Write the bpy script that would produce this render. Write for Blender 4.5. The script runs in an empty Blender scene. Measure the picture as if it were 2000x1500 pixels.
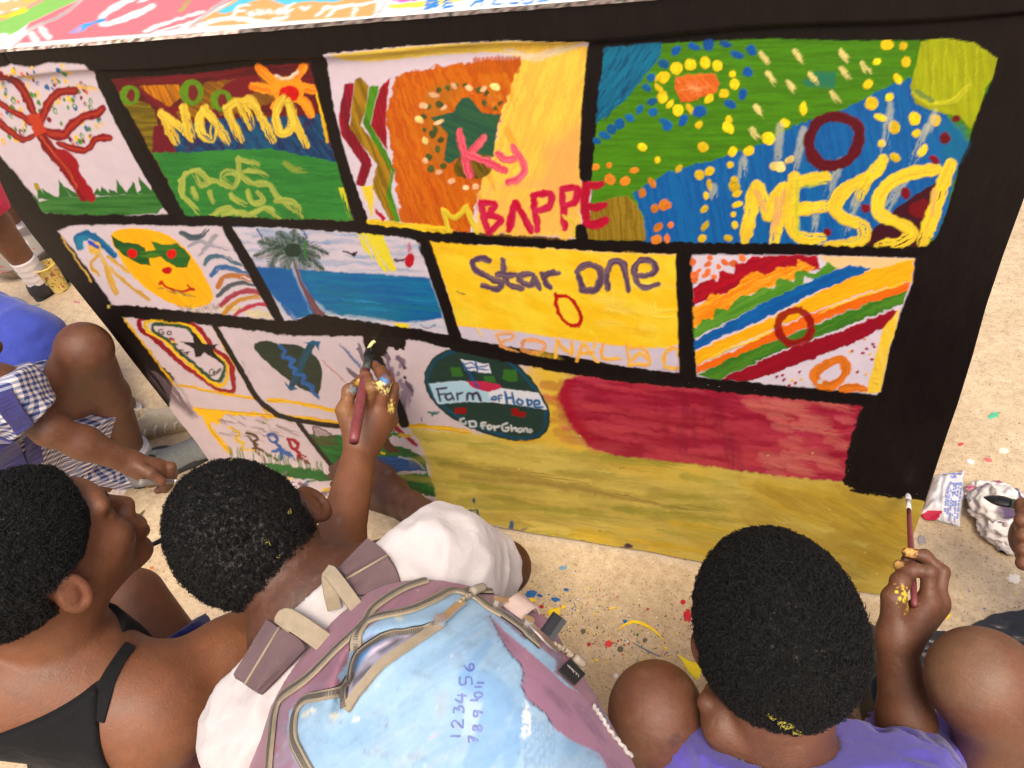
import bpy, bmesh, math, random
import numpy as np
from mathutils import Vector, Matrix

C = bpy.context.scene.collection
S = bpy.context.scene
random.seed(7)
RNG = np.random.default_rng(7)

# ------------------------------------------------------------------ camera
# world frame: x along the painted cloth, y towards it, z up; the photographer stands at the origin
F = 1475.0
CAMH = 1.32
_v = lambda a: np.array(a, float)
_dn = _v([400, 1530, F]); _dn /= np.linalg.norm(_dn)
_lf = _v([-3823, -410, F]); _lf -= _dn * (_lf @ _dn); _lf /= np.linalg.norm(_lf)
RW = np.array([-_lf, np.cross(-_dn, -_lf), -_dn])          # rows: world axes in camera axes (x right, y down, z ahead)
EYE = _v([0, 0, CAMH])

cam = bpy.data.cameras.new('camera')
cam.sensor_width = 36.0
cam.lens = F / 2000 * 36.0
cam.clip_start = 0.02
cam.clip_end = 400
cam_ob = bpy.data.objects.new('camera', cam)
C.objects.link(cam_ob)
_r = RW @ _v([1, 0, 0]); _u = RW @ _v([0, -1, 0]); _b = RW @ _v([0, 0, -1])
cam_ob.matrix_world = Matrix(((_r[0], _u[0], _b[0], 0), (_r[1], _u[1], _b[1], 0), (_r[2], _u[2], _b[2], CAMH), (0, 0, 0, 1)))
S.camera = cam_ob

# ------------------------------------------------------------------ light
SUN_EL, SUN_AZ = math.radians(60), math.radians(152)       # azimuth measured from +y towards +x
w = bpy.data.worlds.new('World'); S.world = w; w.use_nodes = True
nt = w.node_tree
bg = nt.nodes['Background']
sky = nt.nodes.new('ShaderNodeTexSky'); sky.sky_type = 'NISHITA'; sky.sun_disc = False
sky.sun_elevation = SUN_EL; sky.sun_rotation = SUN_AZ
sky.air_density = 0.8; sky.dust_density = 6.0; sky.ozone_density = 0.4
nt.links.new(sky.outputs[0], bg.inputs[0])
bg.inputs[1].default_value = 0.115
sun = bpy.data.lights.new('sun', 'SUN')
sun.energy = 1.25; sun.angle = math.radians(22); sun.color = (1.0, 0.88, 0.70)
sun_ob = bpy.data.objects.new('sun', sun); C.objects.link(sun_ob)
_sd = Vector((math.sin(SUN_AZ) * math.cos(SUN_EL), math.cos(SUN_AZ) * math.cos(SUN_EL), math.sin(SUN_EL)))
sun_ob.rotation_euler = (-_sd).to_track_quat('-Z', 'Y').to_euler()
vs = S.view_settings
vs.view_transform = 'Standard'; vs.look = 'None'; vs.gamma = 1.0; vs.use_curve_mapping = False
S.display_settings.display_device = 'sRGB'
vs.exposure = 0.84

# ------------------------------------------------------------------ helpers
def ray(px, py): return RW @ _v([px - 1000, py - 750, F]) / F
def P(px, py, d): return EYE + ray(px, py) * d
def onz(px, py, z=0.0):
    r = ray(px, py); return EYE + r * ((z - CAMH) / r[2])
CY = 0.8128
def ony(px, py, y=CY):
    r = ray(px, py); return EYE + r * (y / r[1])
def cdir(x, y, z):                                          # camera-axes direction -> world
    d = RW @ _v([x, y, z]); return d / np.linalg.norm(d)
def project(pts):
    q = (np.asarray(pts) - EYE) @ RW
    return np.stack([1000 + F * q[..., 0] / q[..., 2], 750 + F * q[..., 1] / q[..., 2], q[..., 2]], -1)
def lin(c):
    c = np.asarray(c, float) / 255.0
    return np.where(c <= 0.04045, c / 12.92, ((c + 0.055) / 1.055) ** 2.4)

def empty(name, loc, label, cat, group=None):
    o = bpy.data.objects.new(name, None); C.objects.link(o); o.location = loc
    o.empty_display_size = 0.05
    o['label'] = label; o['category'] = cat
    if group: o['group'] = group
    return o
def tag(o, label=None, cat=None, group=None, kind=None):
    if label: o['label'] = label
    if cat: o['category'] = cat
    if group: o['group'] = group
    if kind: o['kind'] = kind
    return o
def put(name, me, mat=None, parent=None):
    o = bpy.data.objects.new(name, me); C.objects.link(o)
    if mat is not None and not len(me.materials): me.materials.append(mat)
    if parent is not None:
        o.parent = parent
        o.matrix_parent_inverse = Matrix.Translation(parent.location).inverted()      # meshes are built in world coordinates
    return o
def mesh_np(name, v, f, cols=None, smooth=True):
    me = bpy.data.meshes.new(name)
    v = np.ascontiguousarray(v, np.float32); f = np.ascontiguousarray(f, np.int32)
    n, k = f.shape
    me.vertices.add(len(v)); me.vertices.foreach_set('co', v.ravel())
    me.loops.add(n * k); me.loops.foreach_set('vertex_index', f.ravel())
    me.polygons.add(n)
    me.polygons.foreach_set('loop_start', np.arange(0, n * k, k, dtype=np.int32))
    if smooth: me.polygons.foreach_set('use_smooth', np.ones(n, bool))
    me.update(calc_edges=True)
    if cols is not None:
        a = me.color_attributes.new('Col', 'FLOAT_COLOR', 'POINT')
        rgba = np.ones((len(v), 4), np.float32); rgba[:, :3] = cols
        a.data.foreach_set('color', rgba.ravel())
    return me
def mesh_py(name, v, f, smooth=False, mats=()):
    me = bpy.data.meshes.new(name); me.from_pydata([tuple(p) for p in v], [], f); me.update()
    if smooth: me.polygons.foreach_set('use_smooth', np.ones(len(me.polygons), bool))
    return me

def rad(px, d): return px * d / F
def frame_along(d, ref=(0, 0, 1)):
    d = _v(d); d /= np.linalg.norm(d)
    r = _v(ref)
    if abs(d @ r) > 0.95: r = _v([1, 0, 0])
    x = np.cross(r, d); x /= np.linalg.norm(x)
    return x, np.cross(d, x), d
def tube(pts, radii, n=10, caps=True, flat=1.0, ref=(0, 0, 1)):
    """tapered tube along a polyline -> verts, quads"""
    pts = np.asarray(pts, float); m = len(pts)
    radii = np.broadcast_to(np.asarray(radii, float), (m,))
    V = []; Fc = []
    ang = np.linspace(0, 2 * np.pi, n, endpoint=False)
    for i in range(m):
        t = pts[min(i + 1, m - 1)] - pts[max(i - 1, 0)]
        x, y, _ = frame_along(t, ref)
        V.append(pts[i] + radii[i] * (np.cos(ang)[:, None] * x + flat * np.sin(ang)[:, None] * y))
    V = np.concatenate(V)
    for i in range(m - 1):
        for j in range(n):
            Fc.append((i * n + j, i * n + (j + 1) % n, (i + 1) * n + (j + 1) % n, (i + 1) * n + j))
    if caps:
        Fc.append(tuple(range(n - 1, -1, -1))); Fc.append(tuple((m - 1) * n + j for j in range(n)))
    return V, Fc
def cat(*parts):
    V = []; Fc = []; o = 0
    for v, f in parts:
        V.append(np.asarray(v, float)); Fc += [tuple(i + o for i in q) for q in f]; o += len(v)
    return np.concatenate(V), Fc
def spline(pts, n=8, closed=False):
    p = np.asarray(pts, float)
    if len(p) < 3 and not closed:
        t = np.linspace(0, 1, n + 1)[:, None]
        return p[0] * (1 - t) + p[-1] * t
    if closed: q = np.concatenate([p[-1:], p, p[:2]])
    else: q = np.concatenate([2 * p[:1] - p[1:2], p, 2 * p[-1:] - p[-2:-1]])
    out = []
    t = np.linspace(0, 1, n, endpoint=False)[:, None]
    for i in range(len(q) - 3):
        a, b, c, d = q[i:i + 4]
        out.append(0.5 * (2 * b + (c - a) * t + (2 * a - 5 * b + 4 * c - d) * t ** 2 + (3 * b - a - 3 * c + d) * t ** 3))
    out = np.concatenate(out)
    return np.concatenate([out, out[:1] if closed else p[-1:]])

# --- cheap value noise on numpy arrays
_NT = RNG.random((64, 64, 64)).astype(np.float32)
def vnoise(x, y, z=0.0, oct=1):
    x = np.asarray(x, np.float32); y = np.asarray(y, np.float32); z = np.asarray(z, np.float32)
    x, y, z = np.broadcast_arrays(x, y, z)
    tot = 0; amp = 1.0; nrm = 0
    for o in range(oct):
        s = 2.0 ** o
        xi, yi, zi = x * s + 17.3 * o, y * s + 5.1 * o, z * s + 9.7 * o
        fx, fy, fz = np.floor(xi), np.floor(yi), np.floor(zi)
        ax, ay, az = xi - fx, yi - fy, zi - fz
        ax = ax * ax * (3 - 2 * ax); ay = ay * ay * (3 - 2 * ay); az = az * az * (3 - 2 * az)
        ix, iy, iz = fx.astype(np.int32) & 63, fy.astype(np.int32) & 63, fz.astype(np.int32) & 63
        jx, jy, jz = (ix + 1) & 63, (iy + 1) & 63, (iz + 1) & 63
        c00 = _NT[ix, iy, iz] * (1 - ax) + _NT[jx, iy, iz] * ax
        c10 = _NT[ix, jy, iz] * (1 - ax) + _NT[jx, jy, iz] * ax
        c01 = _NT[ix, iy, jz] * (1 - ax) + _NT[jx, iy, jz] * ax
        c11 = _NT[ix, jy, jz] * (1 - ax) + _NT[jx, jy, jz] * ax
        tot = tot + amp * ((c00 * (1 - ay) + c10 * ay) * (1 - az) + (c01 * (1 - ay) + c11 * ay) * az)
        nrm += amp; amp *= 0.5
    return tot / nrm

# --- materials
def mat_new(name):
    m = bpy.data.materials.new(name); m.use_nodes = True
    return m, m.node_tree, m.node_tree.nodes['Principled BSDF']
def N(t, kind, **kw):
    n = t.nodes.new(kind)
    for k, v in kw.items():
        if k in n.inputs.keys(): n.inputs[k].default_value = v
        else: setattr(n, k, v)
    return n
def mat_col(name, rough=0.5, noise=0.12, nscale=60, bump=0.15, bscale=400, bdist=0.001, spec=0.5, sss=0.0, base=None, sheen=0.0, stretch=None, metal=0.0, coat=0.0):
    """colour from the 'Col' attribute (or one base colour) broken up by noise, with fine relief"""
    m, t, p = mat_new(name)
    tc = N(t, 'ShaderNodeTexCoord')
    vec = tc.outputs['Object']
    if stretch:
        mp = N(t, 'ShaderNodeMapping'); mp.inputs['Scale'].default_value = stretch
        t.links.new(vec, mp.inputs[0]); vec = mp.outputs[0]
    if base is None:
        src = N(t, 'ShaderNodeVertexColor', layer_name='Col').outputs['Color']
    else:
        r = N(t, 'ShaderNodeRGB'); r.outputs[0].default_value = (*base, 1); src = r.outputs[0]
    nz = N(t, 'ShaderNodeTexNoise', Scale=nscale, Detail=5.0, Roughness=0.65)
    t.links.new(vec, nz.inputs['Vector'])
    mr = N(t, 'ShaderNodeMapRange'); t.links.new(nz.outputs['Fac'], mr.inputs[0])
    mr.inputs[1].default_value = 0.25; mr.inputs[2].default_value = 0.75
    mr.inputs[3].default_value = 1 - noise; mr.inputs[4].default_value = 1 + noise
    mx = N(t, 'ShaderNodeMix', data_type='RGBA', blend_type='MULTIPLY'); mx.inputs[0].default_value = 1
    t.links.new(src, mx.inputs[6]); t.links.new(mr.outputs[0], mx.inputs[7])
    t.links.new(mx.outputs[2], p.inputs['Base Color'])
    p.inputs['Roughness'].default_value = rough
    p.inputs['Specular IOR Level'].default_value = spec
    p.inputs['Metallic'].default_value = metal
    if coat: p.inputs['Coat Weight'].default_value = coat; p.inputs['Coat Roughness'].default_value = 0.12
    if sss:
        p.inputs['Subsurface Weight'].default_value = sss
        p.inputs['Subsurface Radius'].default_value = (0.012, 0.004, 0.002)
        p.inputs['Subsurface Scale'].default_value = 0.5
    if sheen: p.inputs['Sheen Weight'].default_value = sheen; p.inputs['Sheen Roughness'].default_value = 0.5
    if bump:
        n2 = N(t, 'ShaderNodeTexNoise', Scale=bscale, Detail=4.0, Roughness=0.6)
        t.links.new(vec, n2.inputs['Vector'])
        bp = N(t, 'ShaderNodeBump', Strength=bump, Distance=bdist)
        t.links.new(n2.outputs['Fac'], bp.inputs['Height']); t.links.new(bp.outputs[0], p.inputs['Normal'])
    return m
# ================================================================== ground
def mat_ground():
    m, t, p = mat_new('worn_concrete')
    tc = N(t, 'ShaderNodeTexCoord'); v = tc.outputs['Object']
    def noise(s, d=6.0, r=0.6):
        n = N(t, 'ShaderNodeTexNoise', Scale=s, Detail=d, Roughness=r); t.links.new(v, n.inputs['Vector']); return n.outputs['Fac']
    def ramp(fac, stops):
        r = N(t, 'ShaderNodeValToRGB'); e = r.color_ramp.elements
        e[0].position, e[0].color = stops[0][0], (*stops[0][1], 1); e[1].position, e[1].color = stops[1][0], (*stops[1][1], 1)
        for s in stops[2:]:
            x = e.new(s[0]); x.color = (*s[1], 1)
        t.links.new(fac, r.inputs[0]); return r.outputs[0]
    def mix(a, b, f, mode='MIX'):
        x = N(t, 'ShaderNodeMix', data_type='RGBA', blend_type=mode)
        if hasattr(f, 'links'): t.links.new(f, x.inputs[0])
        else: x.inputs[0].default_value = f
        t.links.new(a, x.inputs[6]); t.links.new(b, x.inputs[7]); return x.outputs[2]
    base = ramp(noise(55, 8, 0.7), [(0.3, (0.50, 0.375, 0.235)), (0.72, (0.76, 0.62, 0.435))])
    big = ramp(noise(3.0, 6, 0.65), [(0.3, (0.66, 0.60, 0.52)), (0.65, (1.0, 1.0, 1.0))])
    c = mix(base, big, 0.8, 'MULTIPLY')
    stain = ramp(noise(9, 8, 0.75), [(0.55, (0, 0, 0)), (0.72, (1, 1, 1))])
    st = N(t, 'ShaderNodeRGB'); st.outputs[0].default_value = (0.20, 0.125, 0.075, 1)
    k = N(t, 'ShaderNodeMath', operation='MULTIPLY'); t.links.new(stain, k.inputs[0]); k.inputs[1].default_value = 0.5
    c = mix(c, st.outputs[0], k.outputs[0])
    pits = ramp(noise(230, 3, 0.5), [(0.30, (0.42, 0.34, 0.26)), (0.43, (1, 1, 1))])
    c = mix(c, pits, 0.75, 'MULTIPLY')
    t.links.new(c, p.inputs['Base Color'])
    p.inputs['Roughness'].default_value = 0.85
    b = N(t, 'ShaderNodeBump', Strength=0.4, Distance=0.003)
    t.links.new(noise(140, 8, 0.7), b.inputs['Height']); t.links.new(b.outputs[0], p.inputs['Normal'])
    return m
GM = mat_ground()
g = put('ground', mesh_py('ground', [(-90, -90, 0), (90, -90, 0), (90, 90, 0), (-90, 90, 0)], [(0, 1, 2, 3)]), GM)
tag(g, 'pale sandy concrete ground speckled with dried paint', kind='structure')

# ================================================================== the painted cloth
# a sheet hanging down the front of a table, folded over its edge; every painted field is a piece of that sheet.
class Sheet:
    """paint laid on a grid of surface points; U, V are the points seen from where the painter's sketch was taken"""
    def __init__(s, pts):
        q = project(pts)
        s.U = q[..., 0].astype(np.float32); s.V = q[..., 1].astype(np.float32)
        s.C = np.zeros(s.U.shape + (3,), np.float32)
        s.H = np.zeros(s.U.shape, np.float32)
        s.ID = np.zeros(s.U.shape, np.int16)
        wob = 2.2
        s.Uw = s.U + wob * (vnoise(s.U / 9, s.V / 9, 3.3, 2) - 0.5) * 2
        s.Vw = s.V + wob * (vnoise(s.U / 9, s.V / 9, 7.7, 2) - 0.5) * 2
    def _sel(s, lo, hi, m=8):
        return np.nonzero((s.U > lo[0] - m) & (s.U < hi[0] + m) & (s.V > lo[1] - m) & (s.V < hi[1] + m))
    def _lay(s, ix, a, col, h, sel_a=None):
        a = np.clip(a, 0, 1)[:, None].astype(np.float32)
        s.C[ix] = s.C[ix] * (1 - a) + col * a
        s.H[ix] += h * a[:, 0]
    def poly(s, pts, col, edge=1.3, alpha=1.0, h=0.15, jag=1.0, streak=0.0, sang=0.0, col2=None, sfreq=0.25, idn=None, smooth=False, dry=0.0):
        p = np.asarray(pts, float)
        if smooth: p = spline(p, 6, True)[:-1]
        ix = s._sel(p.min(0), p.max(0), 6 + 3 * edge)
        if not len(ix[0]): return
        x = s.U[ix] + (s.Uw[ix] - s.U[ix]) * jag; y = s.V[ix] + (s.Vw[ix] - s.V[ix]) * jag
        inside = np.zeros(len(x), bool); dmin = np.full(len(x), 1e9, np.float32)
        q = np.roll(p, -1, 0)
        for (ax, ay), (bx, by) in zip(p, q):
            if ay != by:
                c = ((ay > y) != (by > y)) & (x < (bx - ax) * (y - ay) / (by - ay) + ax); inside ^= c
            L = (bx - ax) ** 2 + (by - ay) ** 2 + 1e-9
            tt = np.clip(((x - ax) * (bx - ax) + (y - ay) * (by - ay)) / L, 0, 1)
            dmin = np.minimum(dmin, (x - ax - tt * (bx - ax)) ** 2 + (y - ay - tt * (by - ay)) ** 2)
        sd = np.sqrt(dmin) * np.where(inside, -1, 1)
        a = np.clip(0.5 - sd / (2 * edge), 0, 1)
        ca, sa = math.cos(sang), math.sin(sang)
        u = x * ca + y * sa; v = -x * sa + y * ca
        st = vnoise(u / 60, v * sfreq, 1.7 + sang, 3)
        c = lin(col).astype(np.float32)[None, :]
        if streak or col2 is not None:
            c2 = lin(np.asarray(col2) if col2 is not None else np.asarray(col) * (1 - streak)).astype(np.float32)[None, :]
            k = np.clip((st - 0.36) * 3.6, 0, 1)[:, None]
            c = c * (1 - k) + c2 * k
        if dry:
            a = a * np.clip((st - dry) * 7, 0, 1)
        if idn is not None: s.ID[ix] = np.where(a > 0.5, idn, s.ID[ix])
        s._lay(ix, a * alpha, c, h * (0.9 + 0.2 * st) if h else 0)
    def stroke(s, pts, wd, col, alpha=1.0, h=0.45, dry=0.0, col2=None, n=7, closed=False, taper=0.0, soft=1.5, jag=1.3, raw=False, vary=0.55):
        p = np.asarray(pts, float)
        if not raw: p = spline(p, n, closed)
        m = wd / 2 + 4
        ix = s._sel(p.min(0), p.max(0), m)
        if not len(ix[0]): return
        x = s.U[ix] + (s.Uw[ix] - s.U[ix]) * jag; y = s.V[ix] + (s.Vw[ix] - s.V[ix]) * jag
        best = np.full(len(x), 1e9, np.float32); sl = np.zeros(len(x), np.float32); cr = np.zeros(len(x), np.float32)
        L0 = 0.0
        tot = np.sum(np.hypot(*np.diff(p, axis=0).T)) + 1e-6
        for (ax, ay), (bx, by) in zip(p[:-1], p[1:]):
            dx, dy = bx - ax, by - ay; L = math.hypot(dx, dy)
            if L < 1e-6: continue
            tt = np.clip(((x - ax) * dx + (y - ay) * dy) / (L * L), 0, 1)
            ex = x - ax - tt * dx; ey = y - ay - tt * dy
            d = ex * ex + ey * ey; b = d < best
            best[b] = d[b]; sl[b] = L0 + tt[b] * L; cr[b] = ((ex * -dy + ey * dx) / L)[b]
            L0 += L
        d = np.sqrt(best); r = wd / 2 * (1 + vary * (vnoise(sl / 20, p[0, 0], p[0, 1], 2) - 0.55)) * (1 - .16 * (1 - np.clip(np.minimum(sl, tot - sl) / (wd * .6 + 1), 0, 1)))
        if taper: r = r * np.clip(1 - taper * np.abs(2 * sl / tot - 1) ** 2, 0.05, 1)
        a = np.clip(0.5 - (d - r) / (2 * soft), 0, 1)
        st = vnoise(sl / 45 + p[0, 0], cr * 0.42 + p[0, 1] * 0.37, 2.2, 2)
        if dry: a = a * np.clip((st - dry * (0.40 + 1.25 * (sl / tot) ** 2)) * 6 + 0.15, 0, 1)
        c = lin(col).astype(np.float32)[None, :]
        c2 = lin(col2 if col2 is not None else np.asarray(col) * 0.87).astype(np.float32)[None, :]
        k = np.clip((st - 0.38) * 3.2, 0, 1)[:, None]
        c = c * (1 - k) + c2 * k
        hh = h * (0.35 + 0.75 * st + 0.20 * np.clip(d / np.maximum(r, 1), 0, 1) ** 3)
        s._lay(ix, a * alpha, c, hh)
    def dot(s, x, y, rx, ry, col, ang=0.0, h=0.7, alpha=1.0):
        ix = s._sel((x - rx - ry, y - rx - ry), (x + rx + ry, y + rx + ry), 3)
        if not len(ix[0]): return
        dx, dy = s.Uw[ix] - x, s.Vw[ix] - y
        ca, sa = math.cos(ang), math.sin(ang)
        q = np.hypot((dx * ca + dy * sa) / rx, (-dx * sa + dy * ca) / ry)
        r = min(rx, ry)
        c = lin(col).astype(np.float32)[None, :] * (0.8 + 0.4 * vnoise(s.U[ix] / 4, s.V[ix] / 4, x)[:, None])
        s._lay(ix, np.clip(0.5 - (q - 1) * r / 2.2, 0, 1) * alpha, c, h)
    def dots(s, lst, rx, ry, col, var=0.35, h=0.7, alpha=1.0):
        for x, y in lst:
            k = 1 + var * (random.random() * 2 - 1)
            s.dot(x, y, rx * k, ry * (1 + var * (random.random() * 2 - 1)), np.clip(np.asarray(col) * (0.88 + 0.24 * random.random()), 0, 255), random.uniform(-0.8, 0.8), h, alpha)
    def smear(s, rect, col, n, wd, ln, ang, alpha=0.5, dry=0.35, h=0.15, inside=None):
        (x0, y0), (x1, y1) = rect
        for _ in range(n):
            x, y = random.uniform(x0, x1), random.uniform(y0, y1)
            if inside is not None and not pip(x, y, inside): continue
            l = ln * random.uniform(0.5, 1.3); a = ang + random.uniform(-0.08, 0.08)
            dx, dy = l * math.cos(a) / 2, l * math.sin(a) / 2
            b = random.uniform(-3, 3)
            s.stroke([(x - dx, y - dy), (x, y + b), (x + dx, y + dy)], wd * random.uniform(0.6, 1.4), col, alpha * random.uniform(0.5, 1), h, dry, n=4, soft=2.5)
def pip(x, y, p):
    c = False; n = len(p)
    for i in range(n):
        ax, ay = p[i]; bx, by = p[(i + 1) % n]
        if (ay > y) != (by > y) and x < (bx - ax) * (y - ay) / (by - ay) + ax: c = not c
    return c
def K(s, ox, oy, pts): return [(ox + s * x, oy + s * y) for x, y in pts]
k1 = lambda *p: K(.35, 0, 0, p)
k2 = lambda *p: K(.35, 600, 0, p)
k3 = lambda *p: K(.35, 1300, 0, p)
k4 = lambda *p: K(.25, 0, 400, p)
k5 = lambda *p: K(.25, 400, 420, p)
k6 = lambda *p: K(.3, 800, 450, p)
k7 = lambda *p: K(.3, 1300, 450, p)
k8 = lambda *p: K(.25, 200, 580, p)
k9 = lambda *p: K(.3, 500, 640, p)

# outline of the hanging sheet, in sheet metres (x, z)
def _edge(pl): return np.array([[ony(x, y)[0], ony(x, y)[2]] for x, y in pl])
_L = _edge([(0, 352), (22, 400), (67, 462), (140, 552), (212, 642), (265, 712), (312, 772), (345, 815), (385, 865), (412, 905)])
_Rr = _edge([(1998, 392), (1960, 495), (1925, 600), (1900, 692), (1870, 790), (1849, 850), (1820, 938), (1800, 1000), (1785, 1040), (1760, 1098), (1729, 1152)])
ZT = 1.047
def _xat(e, z, top):
    o = np.argsort(e[:, 1]); return np.interp(z, e[o, 1], e[o, 0], right=top)
NZ, NX = 660, 960
zz = np.linspace(0.012, ZT, NZ)
xl = _xat(_L, zz, -1.30) ; xr = _xat(_Rr, zz, _Rr[0, 0])
xl = np.where(zz > _L[:, 1].max(), np.interp(zz, [_L[:, 1].max(), ZT], [_L[0, 0], -1.335]), xl)
tt = np.linspace(0, 1, NX); tt = tt + 0.22 * tt * (1 - tt)          # closer spacing towards the near end
gx = xl[:, None] + (xr - xl)[:, None] * tt[None, :]
gz = np.repeat(zz[:, None], NX, 1)
# bottom hem is a little ragged
gz = gz + (0.010 * (vnoise(gx * 9, 0.0, 0.5, 3) - 0.6)) * np.clip(1 - gz / 0.10, 0, 1)
gz = np.maximum(gz, 0.003)
flat = np.stack([gx, np.full_like(gx, CY), gz], -1)
sh = Sheet(flat)
BLACK = (21, 15, 14); WHITE = (206, 190, 196)
W2 = (212, 197, 206)
sh.C[:] = lin(BLACK)
B = dict(jag=1.0)
fields = {}
# --- row 1
def fld(i, pts, col, **kw):
    fields[i] = pts; sh.poly(pts, col, idn=i, **kw)
fld(1, [(-60, 175), (0, 130), (30, 122), (70, 128), (100, 118), (170, 122), (178, 131), (215, 190), (260, 265), (300, 340), (343, 417), (280, 421), (100, 420), (85, 412), (75, 390), (0, 302), (-60, 235)], WHITE, edge=2)
fld(2, k1((620, 440), (1100, 410), (1400, 370), (1730, 350), (1780, 510), (1840, 780), (1920, 1050), (1990, 1235), (1700, 1222), (1150, 1215), (1040, 1200), (850, 860), (720, 620)), (108, 26, 32), streak=.3, sang=-.1)
fld(3, k2((105, 290), (560, 245), (1080, 215), (1585, 228), (1560, 480), (1530, 750), (1512, 1000), (1585, 1015), (1585, 1100), (1575, 1300), (1515, 1335), (1200, 1310), (800, 1287), (600, 1270), (345, 1240), (280, 1060), (200, 830), (140, 550)), W2)
fld(4, [(1181, 93), (1300, 84), (1510, 75), (1615, 79), (1797, 79), (1842, 75), (1895, 84), (1946, 114), (1940, 150), (1912, 210), (1891, 280), (1874, 315), (1867, 350), (1846, 420), (1825, 468), (1804, 480), (1650, 480), (1475, 473), (1300, 471), (1153, 467), (1156, 350), (1160, 300)], (74, 134, 24), streak=.12)
# tree
G1 = (42, 100, 38)
RED = (132, 14, 30)
sh.poly(k1((180, 1080), (220, 1125), (330, 1095), (480, 1100), (700, 1085), (900, 1072), (935, 1140), (880, 1190), (600, 1205), (350, 1205), (240, 1182)), G1, streak=.2, col2=(62, 118, 52))
for bx, by, tx, ty in [(250, 1110, 205, 1030), (300, 1110, 235, 1050), (370, 1100, 330, 1000), (440, 1100, 345, 1030), (560, 1090, 540, 1045), (600, 1090, 570, 1040), (650, 1090, 610, 1050), (690, 1085, 650, 1000), (740, 1085, 745, 1010), (830, 1080, 775, 985), (880, 1080, 850, 980), (800, 1080, 810, 1030)]:
    sh.poly(k1((bx - 38, by), (tx, ty), (bx + 30, by)), G1, h=.2)
sh.stroke(k1((200, 1030), (215, 1050)), 9, (160, 140, 30))
lc = [(74, 130, 42), (74, 130, 42), (48, 98, 150), (48, 98, 150), (236, 186, 60), (236, 186, 60), (222, 110, 60), (120, 20, 40)]
_tp = [(0, 128), (150, 126), (190, 215), (215, 268), (140, 285), (90, 240), (0, 300)]
cnt = 0
while cnt < 150:
    x, y = random.uniform(-10, 218), random.uniform(126, 290)
    if not pip(x, y, _tp) or (x > 108 and y < 150 and random.random() < .5): continue
    c = random.choice(lc); kk = random.uniform(.7, 1.25)
    sh.dot(x, y, 3.4 * kk, 5.6 * kk, c, -0.45, .5)
    if random.random() < .35: sh.dot(x + 1, y + 1, 1.5 * kk, 3 * kk, (205, 195, 200), -0.45, 0)
    cnt += 1
sh.stroke(k1((430, 480), (560, 500)), 8, (240, 190, 90), alpha=.8, dry=.3)
for pl, wd in [(((200, 650), (160, 560), (105, 470), (50, 432), (-10, 425)), 17), (((180, 690), (110, 640), (50, 610), (-10, 560)), 13), (((195, 750), (130, 775), (60, 735), (-10, 670)), 13), (((230, 670), (275, 570), (335, 512), (420, 505)), 19), (((260, 735), (350, 752), (410, 690), (470, 652), (545, 630), (570, 605)), 20), (((330, 800), (430, 835), (490, 830), (540, 775), (620, 770)), 14)]:
    sh.stroke(k1(*pl), wd, RED, col2=(120, 14, 30), vary=.5)
    sh.stroke(k1(*pl), wd * .32, (180, 62, 36), alpha=.7, h=.15)
sh.stroke(k1((200, 650), (240, 770), (300, 860), (360, 930), (420, 1010), (470, 1100)), 21, RED)
sh.stroke(k1((330, 850), (400, 900), (430, 980), (510, 1100)), 20, (158, 20, 34))
sh.poly(k1((150, 640), (220, 630), (260, 740), (200, 760)), (184, 60, 38), jag=2)
sh.stroke(k1((230, 760), (320, 880), (390, 960), (430, 1050)), 5, (190, 70, 40))
# second field
sh.poly(k1((690, 560), (830, 580), (880, 700), (850, 850), (790, 740), (720, 620)), (128, 108, 26), smooth=True, streak=.25)
sh.poly(k1((780, 480), (1000, 470), (1010, 540), (930, 612), (840, 560)), (202, 122, 30), streak=.3, sang=1.1)
sh.poly(k1((1150, 460), (1330, 440), (1480, 420), (1560, 560), (1300, 640), (1000, 660), (980, 620)), (150, 98, 26), streak=.4, sang=.6, col2=(112, 70, 26))
sh.poly(k1((1230, 500), (1320, 440), (1450, 430), (1420, 520), (1300, 540)), (110, 24, 34), smooth=True)
sh.stroke(k1((780, 500), (900, 590), (950, 620)), 13, (115, 26, 34)); sh.stroke(k1((930, 640), (1040, 580)), 9, (120, 24, 30))
for x, y, r in [(725, 530, 19), (1070, 515, 24), (1235, 560, 21)]:
    sh.dot(.35 * x, .35 * y, r, r * 1.05, (92, 132, 26)); sh.dot(.35 * (x + 8), .35 * y, r * .42, r * .66, (108, 34, 34), 0, .2)
sh.stroke(k1((1200, 620), (1210, 660)), 12, (110, 26, 40))
sh.poly(k1((860, 700), (1010, 690), (1000, 860), (850, 860)), (104, 20, 34))
sh.poly(k1((980, 700), (1250, 660), (1700, 650), (1790, 640), (1885, 915), (1500, 870), (1250, 840), (980, 860)), (24, 44, 84), col2=(20, 78, 112), sang=.9, sfreq=.15, jag=3)
sh.smear(((350, 235), (650, 310)), (60, 24, 56), 14, 10, 40, -.6, .55)
sh.poly(k1((850, 848), (1000, 850), (1250, 838), (1500, 828), (1885, 905), (1990, 1232), (1700, 1222), (1040, 1205)), (40, 112, 46), streak=.2, sang=.05, jag=2, col2=(50, 128, 50))
for r in [((1440, 375), (1500, 430), (1590, 500)), ((1695, 375), (1650, 440), (1600, 500)), ((1410, 480), (1500, 500), (1600, 510)), ((1760, 500), (1690, 490), (1620, 510)), ((1735, 640), (1700, 570), (1620, 520)), ((1530, 600), (1580, 540))]:
    sh.stroke(k1(*r), 19, (248, 160, 48), col2=(236, 120, 40))
sh.dot(.35 * 1610, .35 * 500, 32, 26, (248, 150, 46)); sh.dot(.35 * 1615, .35 * 522, 20, 16, (196, 26, 26))
sh.stroke(k1((1540, 420), (1600, 440), (1660, 400)), 6, (240, 225, 200), alpha=.8)
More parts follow.
